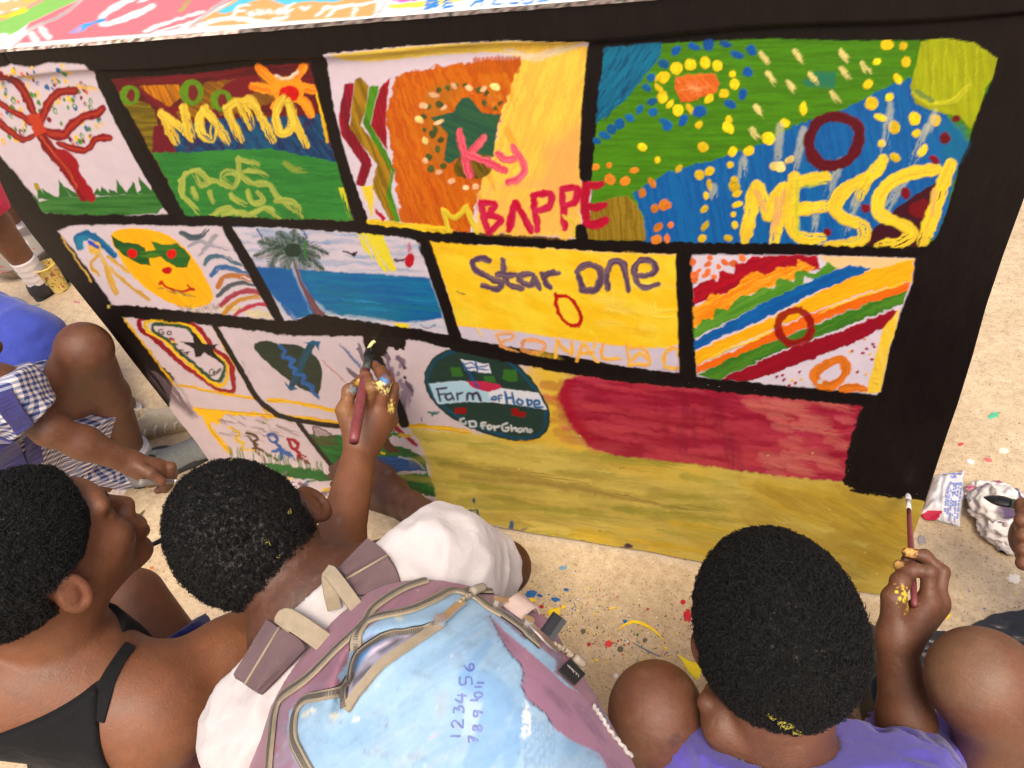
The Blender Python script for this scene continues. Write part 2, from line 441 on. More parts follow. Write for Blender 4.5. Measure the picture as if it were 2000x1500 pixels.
sh.stroke(k1((1770, 520), (1800, 650), (1830, 790)), 6, (246, 196, 40))
YN = (232, 202, 74)
for st in [((900, 625), (940, 710), (985, 790)), ((905, 635), (1000, 700), (1062, 765)), ((1025, 600), (1045, 690), (1068, 770)), ((1150, 600), (1115, 660), (1125, 740), (1185, 780), (1195, 715)), ((1140, 605), (1200, 680), (1270, 790)), ((1265, 600), (1300, 690), (1345, 780)), ((1270, 600), (1330, 565), (1370, 630), (1400, 700)), ((1360, 560), (1400, 560), (1460, 660), (1520, 778)), ((1585, 545), (1540, 630), (1560, 740), (1620, 720), (1625, 600), (1590, 550)), ((1610, 560), (1650, 690), (1710, 805))]:
    sh.stroke(k1(*st), 18, YN, col2=(206, 168, 60), h=.7, dry=.24)
DG = (172, 184, 84)
for st in [((1010, 1010), (1040, 970), (1105, 950), (1165, 1010), (1120, 1030), (1090, 970)), ((1165, 1000), (1240, 1020), (1300, 1045), (1330, 990), (1290, 955), (1240, 985), (1290, 1040)), ((1020, 1000), (1020, 1080), (1080, 1150), (1140, 1212)), ((1330, 880), (1340, 960), (1400, 1020), (1500, 1030), (1545, 1090), (1640, 1180)), ((1330, 885), (1440, 920)), ((1370, 955), (1440, 955), (1490, 985)), ((1075, 1050), (1100, 1110)), ((1175, 1070), (1190, 1130)), ((1290, 1080), (1310, 1110), (1370, 1140)), ((1385, 1070), (1410, 1130), (1470, 1120), (1440, 1070)), ((1540, 1120), (1640, 1130), (1680, 1205)), ((1180, 1205), (1270, 1160), (1350, 1205)), ((1400, 1195), (1480, 1160), (1560, 1210)), ((1250, 1200), (1330, 1180), (1420, 1210))]:
    sh.stroke(k1(*st), 11, DG, h=.6, dry=.28, alpha=.9)
sh.stroke(k1((1590, 910), (1640, 945), (1700, 955)), 13, (132, 158, 60), dry=.3)
sh.poly(k1((1890, 1050), (1935, 1045), (1995, 1230), (1945, 1225)), (206, 204, 48), dry=.36, sang=1.3)
# third field
YE = (242, 202, 82)
sh.poly(k2((150, 292), (560, 248), (1080, 217), (1560, 226), (1500, 245), (1200, 305), (1000, 290), (760, 305), (350, 345), (200, 335)), (236, 202, 86), streak=.1)
sh.poly(k2((1100, 240), (1570, 250), (1545, 700), (1515, 1330), (950, 1300), (960, 1050), (1040, 830), (1090, 620), (1150, 430), (1180, 340)), YE, streak=.08, sang=-1.2, col2=(232, 182, 78), jag=3, h=.5)
sh.stroke(k2((1120, 290), (1260, 320), (1400, 280), (1530, 240)), 16, (230, 215, 190), alpha=.7, dry=.3)
sh.poly(k2((1330, 830), (1450, 740), (1535, 700), (1520, 1010), (1515, 1180), (1250, 1050), (1000, 1050), (1300, 980)), (238, 166, 96), alpha=.75, edge=14, h=0, smooth=True)
sh.poly(k2((1000, 1080), (1510, 1160), (1515, 1320), (970, 1290)), (238, 172, 92), alpha=.6, edge=12, h=0)
sh.poly(k2((490, 425), (600, 390), (940, 345), (1190, 325), (1150, 450), (1090, 620), (1040, 800), (960, 1060), (910, 1300), (770, 1285), (520, 1240), (480, 900), (440, 650)), (206, 108, 30), col2=(186, 86, 20), sang=1.2, jag=3)
sh.smear(((790, 140), (1010, 440)), (222, 132, 44), 26, 12, 60, 1.1, .5)
sh.smear(((770, 300), (920, 440)), (196, 78, 18), 16, 12, 60, 1.2, .5)
for x in range(940, 1190, 22): sh.stroke(k2((x, 322 + (1190 - x) * .02), (x - 4, 400)), 9, (196, 92, 26), dry=.2, alpha=.8)
sh.poly(k2((700, 480), (880, 470), (780, 620), (800, 760), (740, 940), (660, 800), (650, 600)), (176, 106, 36), alpha=.7, edge=10, smooth=True, h=0)
sh.stroke(k2((345, 1235), (560, 1262), (800, 1288)), 13, (240, 200, 56))
sh.poly(k2((210, 465), (265, 465), (245, 600), (235, 690), (350, 880), (360, 920), (320, 1045), (270, 1030), (300, 910), (185, 750), (175, 640)), (152, 18, 46), streak=.25, sang=1.4)
sh.poly(k2((400, 500), (460, 430), (440, 650), (445, 835), (350, 700), (375, 600)), (168, 28, 44), streak=.2, sang=1.3)
sh.poly(k2((270, 440), (300, 430), (345, 480), (330, 600), (300, 700), (420, 850), (470, 950), (450, 1090), (510, 1238), (460, 1232), (360, 1040), (390, 920), (240, 720), (245, 600)), (164, 124, 32), streak=.25, sang=1.2)
sh.poly(k2((350, 480), (400, 480), (370, 620), (350, 690), (440, 840), (490, 950), (465, 1060), (520, 1238), (490, 1238), (440, 1090), (470, 960), (310, 690)), (80, 142, 30), streak=.2, sang=1.2)
sh.poly(k2((690, 655), (810, 627), (865, 545), (905, 540), (980, 630), (1078, 635), (1052, 760), (1040, 872), (900, 850), (790, 912), (762, 890), (787, 745)), (48, 92, 60), col2=(40, 80, 62), sang=.4)
sh.poly(k2((850, 880), (1020, 870), (1000, 985), (830, 980)), (122, 96, 28), smooth=True, streak=.3, sang=1)
sh.dots(k2((785, 490), (830, 475), (880, 475), (735, 500), (740, 580), (680, 595), (650, 650), (655, 725), (715, 720), (745, 780), (730, 830), (680, 875), (690, 940), (760, 925), (1000, 520), (960, 500), (1050, 600), (700, 745), (990, 575), (1080, 570)), 6, 6, (72, 84, 40))
sh.dots(k2((710, 530), (650, 590), (625, 668), (660, 785), (660, 895), (735, 960), (805, 1010), (885, 1045), (940, 1040), (1050, 485), (820, 480), (905, 490), (985, 495), (735, 680), (765, 600)), 8, 5, (240, 188, 140))
sh.dots(k2((660, 785), (625, 668), (1050, 485)), 9, 7, (244, 214, 130))
sh.dots(k2((1040, 580), (1020, 545), (1075, 545), (1010, 590)), 8, 6, (190, 110, 40))
PK = (214, 70, 94)
for st in [((850, 735), (875, 850), (910, 985)), ((985, 770), (905, 865), (920, 880)), ((905, 865), (1000, 900), (1105, 950)), ((1065, 858), (1110, 890), (1150, 885)), ((1150, 820), (1215, 930), (1185, 990), (1125, 1015))]:
    sh.stroke(k2(*st), 16, PK, col2=(232, 110, 120), h=.9)
for st in [((760, 1170), (775, 1230), (790, 1285)), ((760, 1170), (825, 1215), (890, 1150)), ((885, 1150), (915, 1220), (950, 1298))]:
    sh.stroke(k2(*st), 11, (236, 206, 66), h=.8)
CR = (186, 22, 54)
for st in [((970, 1140), (990, 1220), (1012, 1298)), ((970, 1130), (1050, 1140), (1010, 1195)), ((1010, 1195), (1085, 1225), (1020, 1290)), ((1160, 1125), (1145, 1200), (1125, 1285)), ((1165, 1125), (1210, 1210), (1255, 1290)), ((1262, 1090), (1275, 1190), (1290, 1285)), ((1262, 1090), (1360, 1080), (1350, 1150), (1275, 1175)), ((1425, 1060), (1430, 1160), (1440, 1275)), ((1425, 1050), (1505, 1050), (1500, 1120), (1440, 1150))]:
    sh.stroke(k2(*st), 15, (196, 44, 78), col2=CR, h=.8)
sh.poly(k2((175, 1050), (230, 1045), (300, 1235), (255, 1230)), (216, 206, 56), dry=.36, sang=1.3)
sh.poly(k2((300, 1040), (365, 1035), (375, 1190), (350, 1235), (330, 1130)), (228, 200, 62), dry=.3, sang=1.3)
sh.poly(k2((378, 1160), (440, 1220), (420, 1235), (385, 1190)), (176, 20, 46))
# fourth field
BL = (14, 86, 152)
sh.poly([(1300, 337), (1405, 308), (1470, 288), (1517, 266), (1552, 245), (1650, 213), (1720, 176), (1776, 152), (1830, 200), (1890, 280), (1874, 315), (1846, 420), (1825, 468), (1650, 481), (1475, 474), (1258, 471), (1256, 420), (1237, 378)], BL, jag=2, col2=(18, 100, 160), sang=1.4)
sh.poly(k2((1660, 262), (1985, 240), (1965, 330), (1900, 400), (1800, 530), (1700, 620), (1608, 695)), (14, 88, 124), sang=2.2, col2=(18, 112, 144), h=.7, jag=2)
for i in range(26): 
    x, y = random.uniform(1180, 1280), random.uniform(95, 225)
    if (x - 1181) / 105 + (y - 93) / 150 < .95: sh.stroke([(x, y), (x - 14, y + 22)], 3, (10, 74, 112), h=1.0)
sh.poly([(1135, 447), (1152, 415), (1172, 398), (1190, 386), (1225, 382), (1245, 400), (1258, 430), (1262, 470), (1150, 467)], (126, 98, 26), col2=(150, 122, 40), sang=1.5, h=.8, sfreq=.5)
sh.poly(k3((1425, 228), (1560, 213), (1720, 238), (1847, 325), (1832, 420), (1780, 500), (1745, 630), (1702, 722), (1640, 650), (1500, 622), (1390, 572), (1365, 480), (1400, 350)), (162, 172, 22), col2=(150, 156, 16), sang=1.45, h=.9)
for x in (1450, 1500, 1560, 1620, 1680, 1740): sh.stroke(k3((x, 250 + (x - 1450) * .1), (x - 6, 400), (x - 16, 560)), 3, (178, 186, 48), h=1.2)
sh.stroke(k3((1380, 520), (1480, 575), (1600, 560), (1700, 470)), 11, (196, 196, 50), h=1.2); sh.stroke(k3((1400, 510), (1490, 560)), 10, (70, 110, 70), alpha=.7)
sh.poly(k3((840, 400), (950, 405), (945, 490), (780, 480), (770, 450)), (32, 112, 90), alpha=.8, edge=3)
sh.poly(k3((55, 430), (150, 415), (270, 410), (300, 460), (280, 520), (180, 550), (90, 572), (50, 490)), (224, 118, 52), jag=2, h=1.0, col2=(206, 92, 40), sang=.8, sfreq=.4)
for i in range(9): sh.stroke(k3((random.uniform(70, 270), random.uniform(430, 530)), (random.uniform(70, 270), random.uniform(430, 530))), 3, (240, 160, 100), h=.9, alpha=.6)
YD = (238, 200, 46)
sh.dots(k3((60, 380), (140, 360), (220, 350), (290, 365), (375, 415), (385, 470), (325, 520), (245, 550), (135, 605), (70, 615), (25, 580), (-10, 430), (-20, 530)), 9, 11, YD)
sh.dots(k2((1960, 430), (1962, 490), (1985, 550)), 8, 9, YD)
sh.dots(k3((60, 280), (160, 260), (240, 250), (335, 245), (400, 305), (480, 280), (460, 400), (430, 525), (360, 580), (190, 620), (100, 670), (10, 700)), 11, 9, (18, 84, 158))
sh.dots(k2((1895, 490), (1920, 430), (1925, 565), (1930, 625), (1855, 610), (1800, 655), (1745, 690), (1700, 720), (1660, 755), (1615, 785), (1990, 355), (1995, 680)), 9, 8, (18, 92, 150))
for x, y in ((550, 320), (745, 315), (995, 310), (590, 435), (700, 480), (825, 435), (1000, 405), (1115, 380), (945, 540), (525, 620), (500, 750)):
    X, Y = .35 * x + 1300, .35 * y; sh.stroke([(X - 7, Y - 9), (X, Y), (X + 8, Y + 10)], 12, (232, 216, 132), dry=.3, h=.6)
sh.dots(k3((1235, 250), (1325, 255), (1340, 345), (1180, 345), (1295, 440), (1130, 470), (770, 605), (665, 685), (575, 770), (185, 695), (355, 665), (350, 710), (210, 820), (375, 845), (465, 840), (1150, 575), (1250, 540), (1200, 655), (1275, 710), (1390, 660), (1505, 670), (1400, 740), (1205, 800), (1280, 875), (1435, 840)), 10, 10, YD)
sh.dots(k3((75, 940), (190, 975), (245, 955), (360, 920), (245, 1030), (225, 1090), (215, 1165), (220, 1260), (205, 1330), (385, 1000), (385, 1040), (400, 1080), (400, 1140), (380, 1195), (385, 1255), (350, 1325)), 8, 9, (214, 180, 44))
sh.dots(k3((690, 890), (610, 925), (640, 930)), 9, 9, (236, 206, 120))
sh.dots(k2((1685, 920), (1825, 950), (1690, 1000), (1775, 1010), (1925, 1020), (1870, 1075), (1940, 1160), (1990, 1140), (1960, 1265), (1950, 1335), (1610, 930)), 8, 9, (214, 128, 46))
sh.dots(k3((15, 1145), (30, 1255), (10, 1330)), 8, 9, (222, 120, 50))
sh.dots(k2((1870, 820), (1955, 890)), 8, 10, YD)
for st in [((640, 700), (620, 960)), ((770, 720), (715, 970)), ((975, 900), (895, 1120)), ((1255, 580), (1215, 880)), ((1460, 700), (1370, 930)), ((435, 880), (415, 1050)), ((845, 1150), (825, 1320)), ((1360, 960), (1210, 1200)), ((1080, 1080), (990, 1340)), ((1500, 620), (1460, 760)), ((270, 1040), (262, 1120))]:
    sh.stroke(k3(*st), 15, (206, 206, 170), alpha=.55, dry=.42, h=.1, soft=2.5)
sh.poly(k3((1100, 1372), (1150, 1290), (1300, 1150), (1500, 1020), (1560, 1010), (1480, 1335), (1440, 1372)), (62, 18, 30), jag=2)
sh.poly(k3((1360, 1150), (1450, 1110), (1480, 1200), (1390, 1210)), (112, 16, 26), smooth=True)
sh.poly(k3((1540, 680), (1660, 700), (1690, 800), (1640, 900), (1540, 880)), (20, 106, 140), alpha=.7, edge=8, h=0)
sh.dots(k3((1620, 660), (1560, 770), (1500, 890), (1115, 1160), (1340, 1075), (905, 1295)), 10, 9, (110, 14, 30))
sh.stroke(k3((880, 665), (960, 650), (1060, 690), (1078, 780), (1020, 890), (900, 925), (830, 880), (800, 790), (835, 700)), 24, (96, 16, 28), closed=True, col2=(78, 12, 24))
YM = (240, 210, 62)
for st in [((505, 1035), (475, 1180), (445, 1335)), ((515, 1040), (545, 1110), (575, 1200)), ((650, 1050), (610, 1110), (575, 1205)), ((665, 1040), (640, 1180), (605, 1345)), ((720, 985), (705, 1150), (710, 1290), (780, 1330), (870, 1328)), ((725, 1015), (800, 1000), (890, 990)), ((720, 1175), (800, 1160), (885, 1150)), ((1215, 890), (1150, 975), (1010, 1055), (945, 1150), (1000, 1220), (1095, 1255), (1105, 1320), (1040, 1365), (900, 1378)), ((1520, 942), (1370, 965), (1270, 1010), (1200, 1080), (1190, 1180), (1270, 1230), (1375, 1290), (1310, 1350), (1190, 1375)), ((1590, 915), (1545, 1030), (1490, 1200), (1435, 1350))]:
    sh.stroke(k3(*st), 27, YM, col2=(222, 186, 62), h=.8, dry=.15, vary=.6)
sh.stroke(k3((1130, 1000), (1070, 1120)), 22, YM, h=.8, dry=.3)
for st in [((500, 1060), (560, 1170)), ((660, 1060), (625, 1250)), ((1500, 1060), (1490, 1200)), ((620, 1100), (600, 1320))]:
    sh.stroke(k3(*st), 9, (232, 160, 120), alpha=.6, dry=.2, h=.3)
sh.stroke(k3((730, 1000), (740, 1310)), 9, (196, 206, 60), alpha=.6, h=.3); sh.stroke(k3((760, 1040), (890, 1015)), 9, (186, 200, 60), alpha=.6, h=.3)
# E of the middle word, over the gap in the black
for st in [((1555, 1030), (1550, 1140), (1560, 1250)), ((1555, 1025), (1600, 1035), (1640, 1025)), ((1560, 1150), (1610, 1155), (1655, 1145)), ((1555, 1245), (1610, 1250), (1665, 1225))]:
    sh.stroke(k2(*st), 18, (184, 26, 56), col2=(160, 18, 44), h=.8)
sh.stroke(k2((1430, 1200), (1480, 1240), (1505, 1330)), 7, (226, 196, 70), dry=.1)
# --- row 2
fld(5, [(113, 450), (138, 440), (225, 438), (350, 441), (432, 441), (458, 488), (500, 560), (538, 624), (470, 618), (400, 610), (300, 602), (222, 595), (180, 535), (140, 480)], WHITE, edge=2)
sh.stroke(k4((490, 250), (600, 420), (720, 600)), 4, (236, 190, 90), alpha=.7)
for i in range(10): sh.stroke([(430 + i * 10, 598 + i * 2.0 + random.uniform(-4, 4)), (445 + i * 10, 596 + i * 2.2)], 12, (232, 214, 120), alpha=.4, dry=.3, h=.1)
sh.stroke(k4((850, 790), (1100, 830), (1400, 860), (1640, 885)), 7, (228, 208, 110), alpha=.7, dry=.3)
sh.poly(k4((870, 245), (920, 195), (1050, 180), (1250, 210), (1380, 280), (1480, 370), (1570, 500), (1660, 680), (1650, 760), (1550, 797), (1400, 790), (1200, 690), (1020, 530), (920, 370)), (246, 180, 16), smooth=True, col2=(240, 168, 14), sang=.8)
GG = (38, 92, 36)
sh.poly(k4((872, 240), (980, 290), (1080, 300), (1135, 330), (1160, 400), (1180, 475), (1100, 460), (1000, 410), (910, 340)), GG, col2=(30, 78, 32))
sh.stroke(k4((1120, 385), (1200, 380), (1300, 370)), 16, (74, 120, 30), col2=GG)
sh.poly(k4((1185, 280), (1290, 310), (1390, 295), (1490, 400), (1470, 485), (1380, 485), (1290, 430), (1230, 370)), GG, col2=(60, 110, 34))
sh.dot(260, 494.5, 10, 9, (206, 28, 26)); sh.dot(336, 494.5, 9, 9, (216, 34, 30)); sh.dot(327.5, 527, 9.5, 7.5, (186, 20, 22))
sh.stroke(k4((1260, 600), (1310, 640), (1390, 672), (1460, 668), (1510, 655)), 5.5, (190, 24, 26)); sh.stroke(k4((1470, 625), (1500, 660), (1520, 665)), 4, (190, 24, 26)); sh.stroke(k4((1250, 615), (1275, 598)), 5, (190, 24, 26))
for i in range(16): sh.stroke(K(.25, 0, 400, [(1240 + 16 * i, 650 + 4 * i + random.uniform(-18, 8)), (1290 + 16 * i, 655 + 4 * i + random.uniform(-8, 16))]), 3, random.choice([(130, 116, 60), (226, 200, 80), (110, 100, 70)]), alpha=.6, dry=.3, h=.2)
for i in range(40): sh.stroke(K(.25, 0, 400, [(1400 + 8 * i, 780 + random.uniform(-10, 60)), (1420 + 8 * i, 790 + random.uniform(-20, 60))]), 2, random.choice([(130, 116, 60), (226, 200, 80), (120, 110, 90), (150, 140, 130)]), alpha=.55, h=.1)
sh.stroke(k4((620, 330), (612, 250), (690, 225), (760, 260), (830, 330), (900, 395)), 14, (28, 108, 150), col2=(20, 86, 132)); sh.stroke(k4((640, 330), (630, 260), (680, 260)), 13, (36, 128, 160))
sh.dot(186, 483, 13, 13, (214, 172, 78)); sh.stroke(k4((705, 285), (740, 310), (770, 325)), 8, (52, 76, 176))
for st in [((775, 370), (840, 480), (880, 580), (920, 690)), ((770, 390), (722, 440), (730, 500), (775, 540)), ((845, 400), (930, 460), (1005, 525)), ((860, 480), (950, 570), (1060, 660), (1170, 742)), ((830, 480), (860, 600), (910, 690))]:
    sh.stroke(k4(*st), 7, (214, 172, 74), dry=.12, col2=(196, 148, 60))
for st, c, wd in [(((1420, 220), (1500, 252), (1570, 240), (1625, 195)), (60, 76, 84), 11), (((1690, 235), (1625, 310), (1560, 390)), (156, 152, 160), 9), (((1480, 320), (1560, 285), (1660, 315), (1790, 345)), (158, 154, 164), 7), (((1600, 460), (1650, 405), (1740, 405), (1880, 470)), (64, 100, 116), 10), (((1650, 550), (1710, 490), (1800, 490), (1940, 542)), (48, 96, 150), 10), (((1705, 640), (1750, 565), (1850, 550), (1975, 580)), (186, 110, 44), 10), (((1705, 712), (1770, 650), (1870, 605), (2010, 625)), (68, 76, 78), 10), (((1730, 780), (1830, 700), (1930, 670), (2060, 690)), (164, 42, 62), 10), (((1745, 860), (1800, 790), (1900, 730), (2080, 705)), (196, 134, 46), 9), (((1835, 860), (1930, 800), (2020, 775), (2110, 775)), (184, 46, 72), 8)]:
    sh.stroke(k4(*st), wd, c, dry=.24, col2=np.asarray(c) * .7 + 40, h=.3)
# beach
fld(6, k5((215, 92), (600, 92), (1000, 97), (1300, 130), (1640, 172), (1700, 330), (1765, 490), (1840, 720), (1908, 935), (1600, 900), (1300, 830), (1000, 800), (850, 790), (720, 818), (625, 822), (500, 600), (390, 410)), (204, 193, 202))
sky6 = k5((215, 92), (1640, 172), (1760, 470), (900, 430), (390, 400))
sh.smear(((455, 445), (830, 530)), (110, 158, 196), 60, 5, 90, .06, .55, .35, inside=sky6)
sh.smear(((455, 440), (640, 480)), (70, 128, 180), 14, 5, 60, .06, .5, .35, inside=sky6)
sh.smear(((650, 470), (830, 530)), (222, 200, 206), 20, 5, 90, .06, .6, .3, inside=sky6)
for st in [((412, 110), (460, 195)), ((750, 95), (800, 180))]: sh.stroke(k5(*st), 2.5, (40, 70, 110))
sea = k5((388, 404), (560, 404), (850, 432), (1300, 458), (1762, 490), (1830, 690), (1862, 800), (1640, 850), (1400, 820), (1150, 800), (950, 770), (840, 785), (720, 805), (620, 730), (500, 590))
sh.poly(sea, (16, 92, 152), col2=(14, 110, 150), sang=.05, edge=2)
sh.poly(k5((388, 404), (740, 415), (860, 700), (640, 740), (500, 590)), (22, 82, 150), alpha=.7, edge=10, h=0)
sh.smear(((640, 560), (860, 625)), (12, 112, 136), 24, 7, 90, .08, .5, .3, inside=sea)
sh.smear(((680, 585), (850, 605)), (60, 150, 190), 5, 2, 70, .06, .7, .2)
for st in [((590, 700), (640, 760), (700, 790)), ((870, 690), (940, 750), (1060, 790)), ((1100, 800), (1300, 815), (1450, 850)), ((700, 430), (760, 560), (850, 760)), ((1780, 520), (1840, 680), (1890, 880)), ((1500, 870), (1700, 850), (1880, 880))]:
    sh.stroke(k5(*st), 10, (190, 204, 216), alpha=.6, dry=.32, soft=3)
for st in [((640, 740), (690, 790), (720, 806)), ((760, 620), (800, 720)), ((620, 700), (660, 770))]: sh.stroke(k5(*st), 9, (30, 100, 170), alpha=.7, dry=.2)
sh.stroke(k5((1690, 860), (1740, 880), (1800, 860)), 3, (40, 90, 150), alpha=.7)
sh.poly(k5((672, 335), (702, 345), (740, 470), (790, 570), (850, 660), (940, 785), (862, 785), (800, 660), (745, 540), (705, 430)), (122, 80, 82), col2=(104, 66, 70), sang=1.1)
def frond(x0, y0, pl, wd):
    pl = spline([(x0, y0)] + list(pl), 6)
    sh.stroke(pl, wd, (46, 70, 58), raw=True, alpha=.9, h=.2)
    for i in range(1, len(pl)):
        d = pl[i] - pl[i - 1]; d = d / (np.hypot(*d) + 1e-6); nn = np.array([-d[1], d[0]])
        f = math.sin(math.pi * min(1, .15 + .85 * i / len(pl)))
        for s_ in (-1, 1):
            q = pl[i] + d * 12 * f + s_ * nn * 11 * f + np.array([0, 4 * f])
            sh.stroke([pl[i], q], 3, random.choice([(50, 76, 62), (72, 96, 84), (40, 62, 52), (110, 128, 118)]), alpha=.8, h=.1, n=3)
px0, py0 = .25 * 690 + 400, .25 * 275 + 420
for fr, wd in [(((560, 240), (420, 205)), 6), (((540, 260), (390, 320)), 6), (((560, 320), (520, 390)), 6), (((640, 200), (575, 135)), 7), (((690, 200), (700, 125)), 7), (((740, 220), (775, 180)), 6), (((800, 240), (960, 300)), 6), (((800, 330), (920, 425)), 6), (((730, 330), (810, 400)), 6), (((650, 330), (630, 400)), 6), (((600, 230), (480, 180)), 5), (((760, 280), (890, 330)), 6)]:
    frond(px0, py0, k5(*fr), wd)
sh.dot(px0, py0, 17, 13, (34, 54, 44))
sh.stroke(k5((785, 200), (780, 270), (790, 330)), 4, (50, 120, 40))
for st in [((1080, 285), (1130, 295), (1165, 315), (1190, 290)), ((1480, 352), (1520, 358), (1560, 350))]: sh.stroke(k5(*st), 4, (50, 36, 40))
sh.dot(.25 * 1165 + 400, .25 * 303 + 420, 5, 3, (40, 28, 32))
sh.poly(k5((1165, 108), (1390, 150), (1440, 290), (1505, 440), (1390, 445), (1340, 370), (1255, 290)), (224, 208, 60), dry=.30, sang=1.1)
sh.stroke(k5((1600, 225), (1595, 300)), 8, (200, 90, 110), dry=.3, alpha=.7); sh.dot(.25 * 1600 + 400, .25 * 355 + 420, 9, 14, (176, 18, 42), .2)
sh.poly(k5((1475, 838), (1590, 850), (1600, 895), (1500, 880)), (232, 208, 60), dry=.2)
# star one
fld(7, k6((118, 58), (450, 92), (800, 108), (1300, 142), (1757, 157), (1752, 400), (1765, 750), (1785, 932), (1400, 882), (900, 792), (560, 740), (340, 702), (230, 360)), (202, 190, 202))
sh.poly(k6((118, 58), (450, 92), (800, 108), (1300, 142), (1757, 157), (1752, 400), (1762, 735), (1700, 758), (1560, 765), (1350, 748), (950, 695), (640, 655), (310, 622), (230, 360)), (246, 204, 62), edge=2.2, col2=(244, 192, 48), sang=.4, sfreq=.05)
sh.smear(((850, 480), (1310, 660)), (238, 190, 50), 26, 22, 70, .3, .4, .25, inside=k6((160, 100), (1740, 170), (1740, 720), (330, 600)))
sh.smear(((860, 480), (1300, 660)), (250, 220, 100), 20, 14, 60, .1, .4, .25, inside=k6((160, 100), (1740, 170), (1740, 720), (330, 600)))
PU = (86, 62, 82)
for st in [((520, 195), (470, 180), (415, 200), (430, 255), (520, 305), (595, 345), (570, 382), (475, 360)), ((608, 190), (615, 280), (650, 350), (735, 378)), ((570, 285), (630, 290), (690, 285)), ((800, 280), (720, 292), (730, 335), (790, 352), (815, 310)), ((805, 285), (825, 330), (850, 375)), ((865, 285), (885, 330), (915, 372)), ((880, 300), (910, 278), (965, 275)), ((1095, 265), (1110, 320), (1135, 390)), ((1090, 265), (1150, 220), (1225, 235), (1245, 310), (1205, 385), (1120, 385)), ((1285, 255), (1285, 320), (1290, 378)), ((1290, 270), (1320, 205), (1385, 210), (1410, 300), (1425, 388)), ((1480, 290), (1560, 285), (1605, 250), (1570, 195), (1500, 195), (1465, 250), (1480, 330), (1540, 368), (1620, 345))]:
    sh.stroke(k6(*st), 13, PU, col2=(116, 92, 104), h=.6)
sh.stroke(k6((955, 435), (1035, 435), (1095, 500), (1115, 580), (1080, 615), (1010, 590), (960, 510)), 7.5, (184, 24, 30), closed=True); sh.stroke(k6((950, 410), (960, 450)), 6, (184, 24, 30)); sh.stroke(k6((1125, 560), (1105, 630)), 5, (184, 24, 30))
for st in [((565, 680), (590, 720), (600, 770)), ((565, 672), (660, 670), (670, 700), (600, 735), (640, 770), (715, 800))]: sh.stroke(k6(*st), 7, (236, 168, 96), alpha=.9, h=.5)
sh.stroke(k6((760, 715), (735, 770), (800, 800), (875, 780), (860, 725)), 9, (236, 160, 90), closed=True, alpha=.9)
for st in [((950, 825), (955, 770), (960, 710)), ((960, 715), (1010, 770), (1055, 800)), ((1055, 805), (1060, 720)), ((1090, 850), (1110, 790), (1130, 730)), ((1135, 730), (1180, 790), (1225, 855)), ((1105, 805), (1195, 790)), ((1205, 700), (1205, 760)), ((1265, 735), (1250, 800), (1270, 835), (1370, 830)), ((1415, 740), (1425, 810), (1430, 870)), ((1430, 760), (1520, 770), (1560, 830), (1550, 870), (1430, 870)), ((1450, 840), (1500, 800), (1560, 840)), ((1680, 770), (1655, 840), (1680, 890), (1765, 890)), ((1680, 775), (1740, 770), (1770, 850))]:
    sh.stroke(k6(*st), 8, (238, 186, 74), col2=(232, 164, 62), alpha=.95, h=.7)
for st in [((1580, 450), (1590, 560), (1740, 555)), ((1600, 460), (1600, 540)), ((700, 400), (720, 440)), ((1325, 390), (1325, 490)), ((890, 400), (895, 470)), ((420, 600), (470, 690)), ((1610, 520), (1740, 510))]: sh.stroke(k6(*st), 3, (250, 214, 80), h=1.2)
sh.stroke(k6((310, 400), (365, 415)), 2, (110, 110, 60))
# stripes
fld(8, k7((172, 158), (560, 158), (1000, 163), (1622, 180), (1600, 350), (1540, 500), (1460, 750), (1400, 1040), (1367, 1067), (1000, 1022), (700, 1012), (350, 972), (203, 952), (190, 560)), (214, 202, 212), edge=2)
sh.poly(k7((1000, 165), (1622, 180), (1600, 260), (1100, 260)), (234, 196, 140), h=.2)
sh.dots(k7((180, 205), (290, 175), (275, 215), (345, 235), (390, 205), (500, 180), (215, 260), (280, 265), (190, 290), (260, 290), (190, 320), (315, 300), (445, 215)), 7, 6, (226, 112, 58))
def band(c, c2, *pl, **kw): sh.poly(k7(*pl), c, col2=c2, sang=-.42, sfreq=.35, jag=2, h=.7, **kw)
band((146, 12, 38), (176, 20, 40), (176, 372), (250, 330), (300, 310), (345, 330), (345, 270), (380, 262), (440, 280), (452, 215), (520, 215), (565, 165), (860, 160), (990, 165), (1010, 250), (830, 262), (600, 305), (450, 392), (180, 482))
band((236, 132, 36), (246, 176, 60), (178, 492), (240, 480), (300, 410), (380, 420), (480, 340), (500, 310), (600, 260), (650, 290), (720, 240), (850, 230), (860, 190), (980, 240), (830, 322), (600, 392), (420, 502), (320, 572), (180, 632))
band((72, 132, 38), (96, 150, 52), (183, 642), (240, 570), (300, 575), (335, 500), (400, 510), (450, 450), (500, 420), (560, 425), (610, 370), (700, 375), (740, 310), (800, 310), (835, 340), (850, 265), (900, 255), (980, 280), (1050, 205), (1120, 242), (1000, 332), (800, 402), (600, 492), (183, 705))
sh.poly(k7((900, 295), (990, 325), (895, 340)), (214, 202, 212))
band((22, 100, 168), (16, 84, 150), (185, 722), (400, 600), (600, 490), (850, 370), (1050, 280), (1200, 220), (1340, 240), (1240, 302), (1000, 392), (800, 492), (600, 592), (380, 682), (190, 787))
band((246, 182, 46), (240, 168, 40), (194, 792), (400, 690), (700, 560), (1000, 400), (1200, 310), (1340, 250), (1622, 182), (1600, 332), (1300, 402), (1000, 512), (700, 642), (400, 772), (198, 882))
band((234, 112, 36), (226, 100, 30), (199, 882), (450, 780), (700, 650), (1000, 520), (1300, 410), (1590, 335), (1570, 402), (1300, 482), (1000, 592), (700, 722), (400, 852), (205, 932))
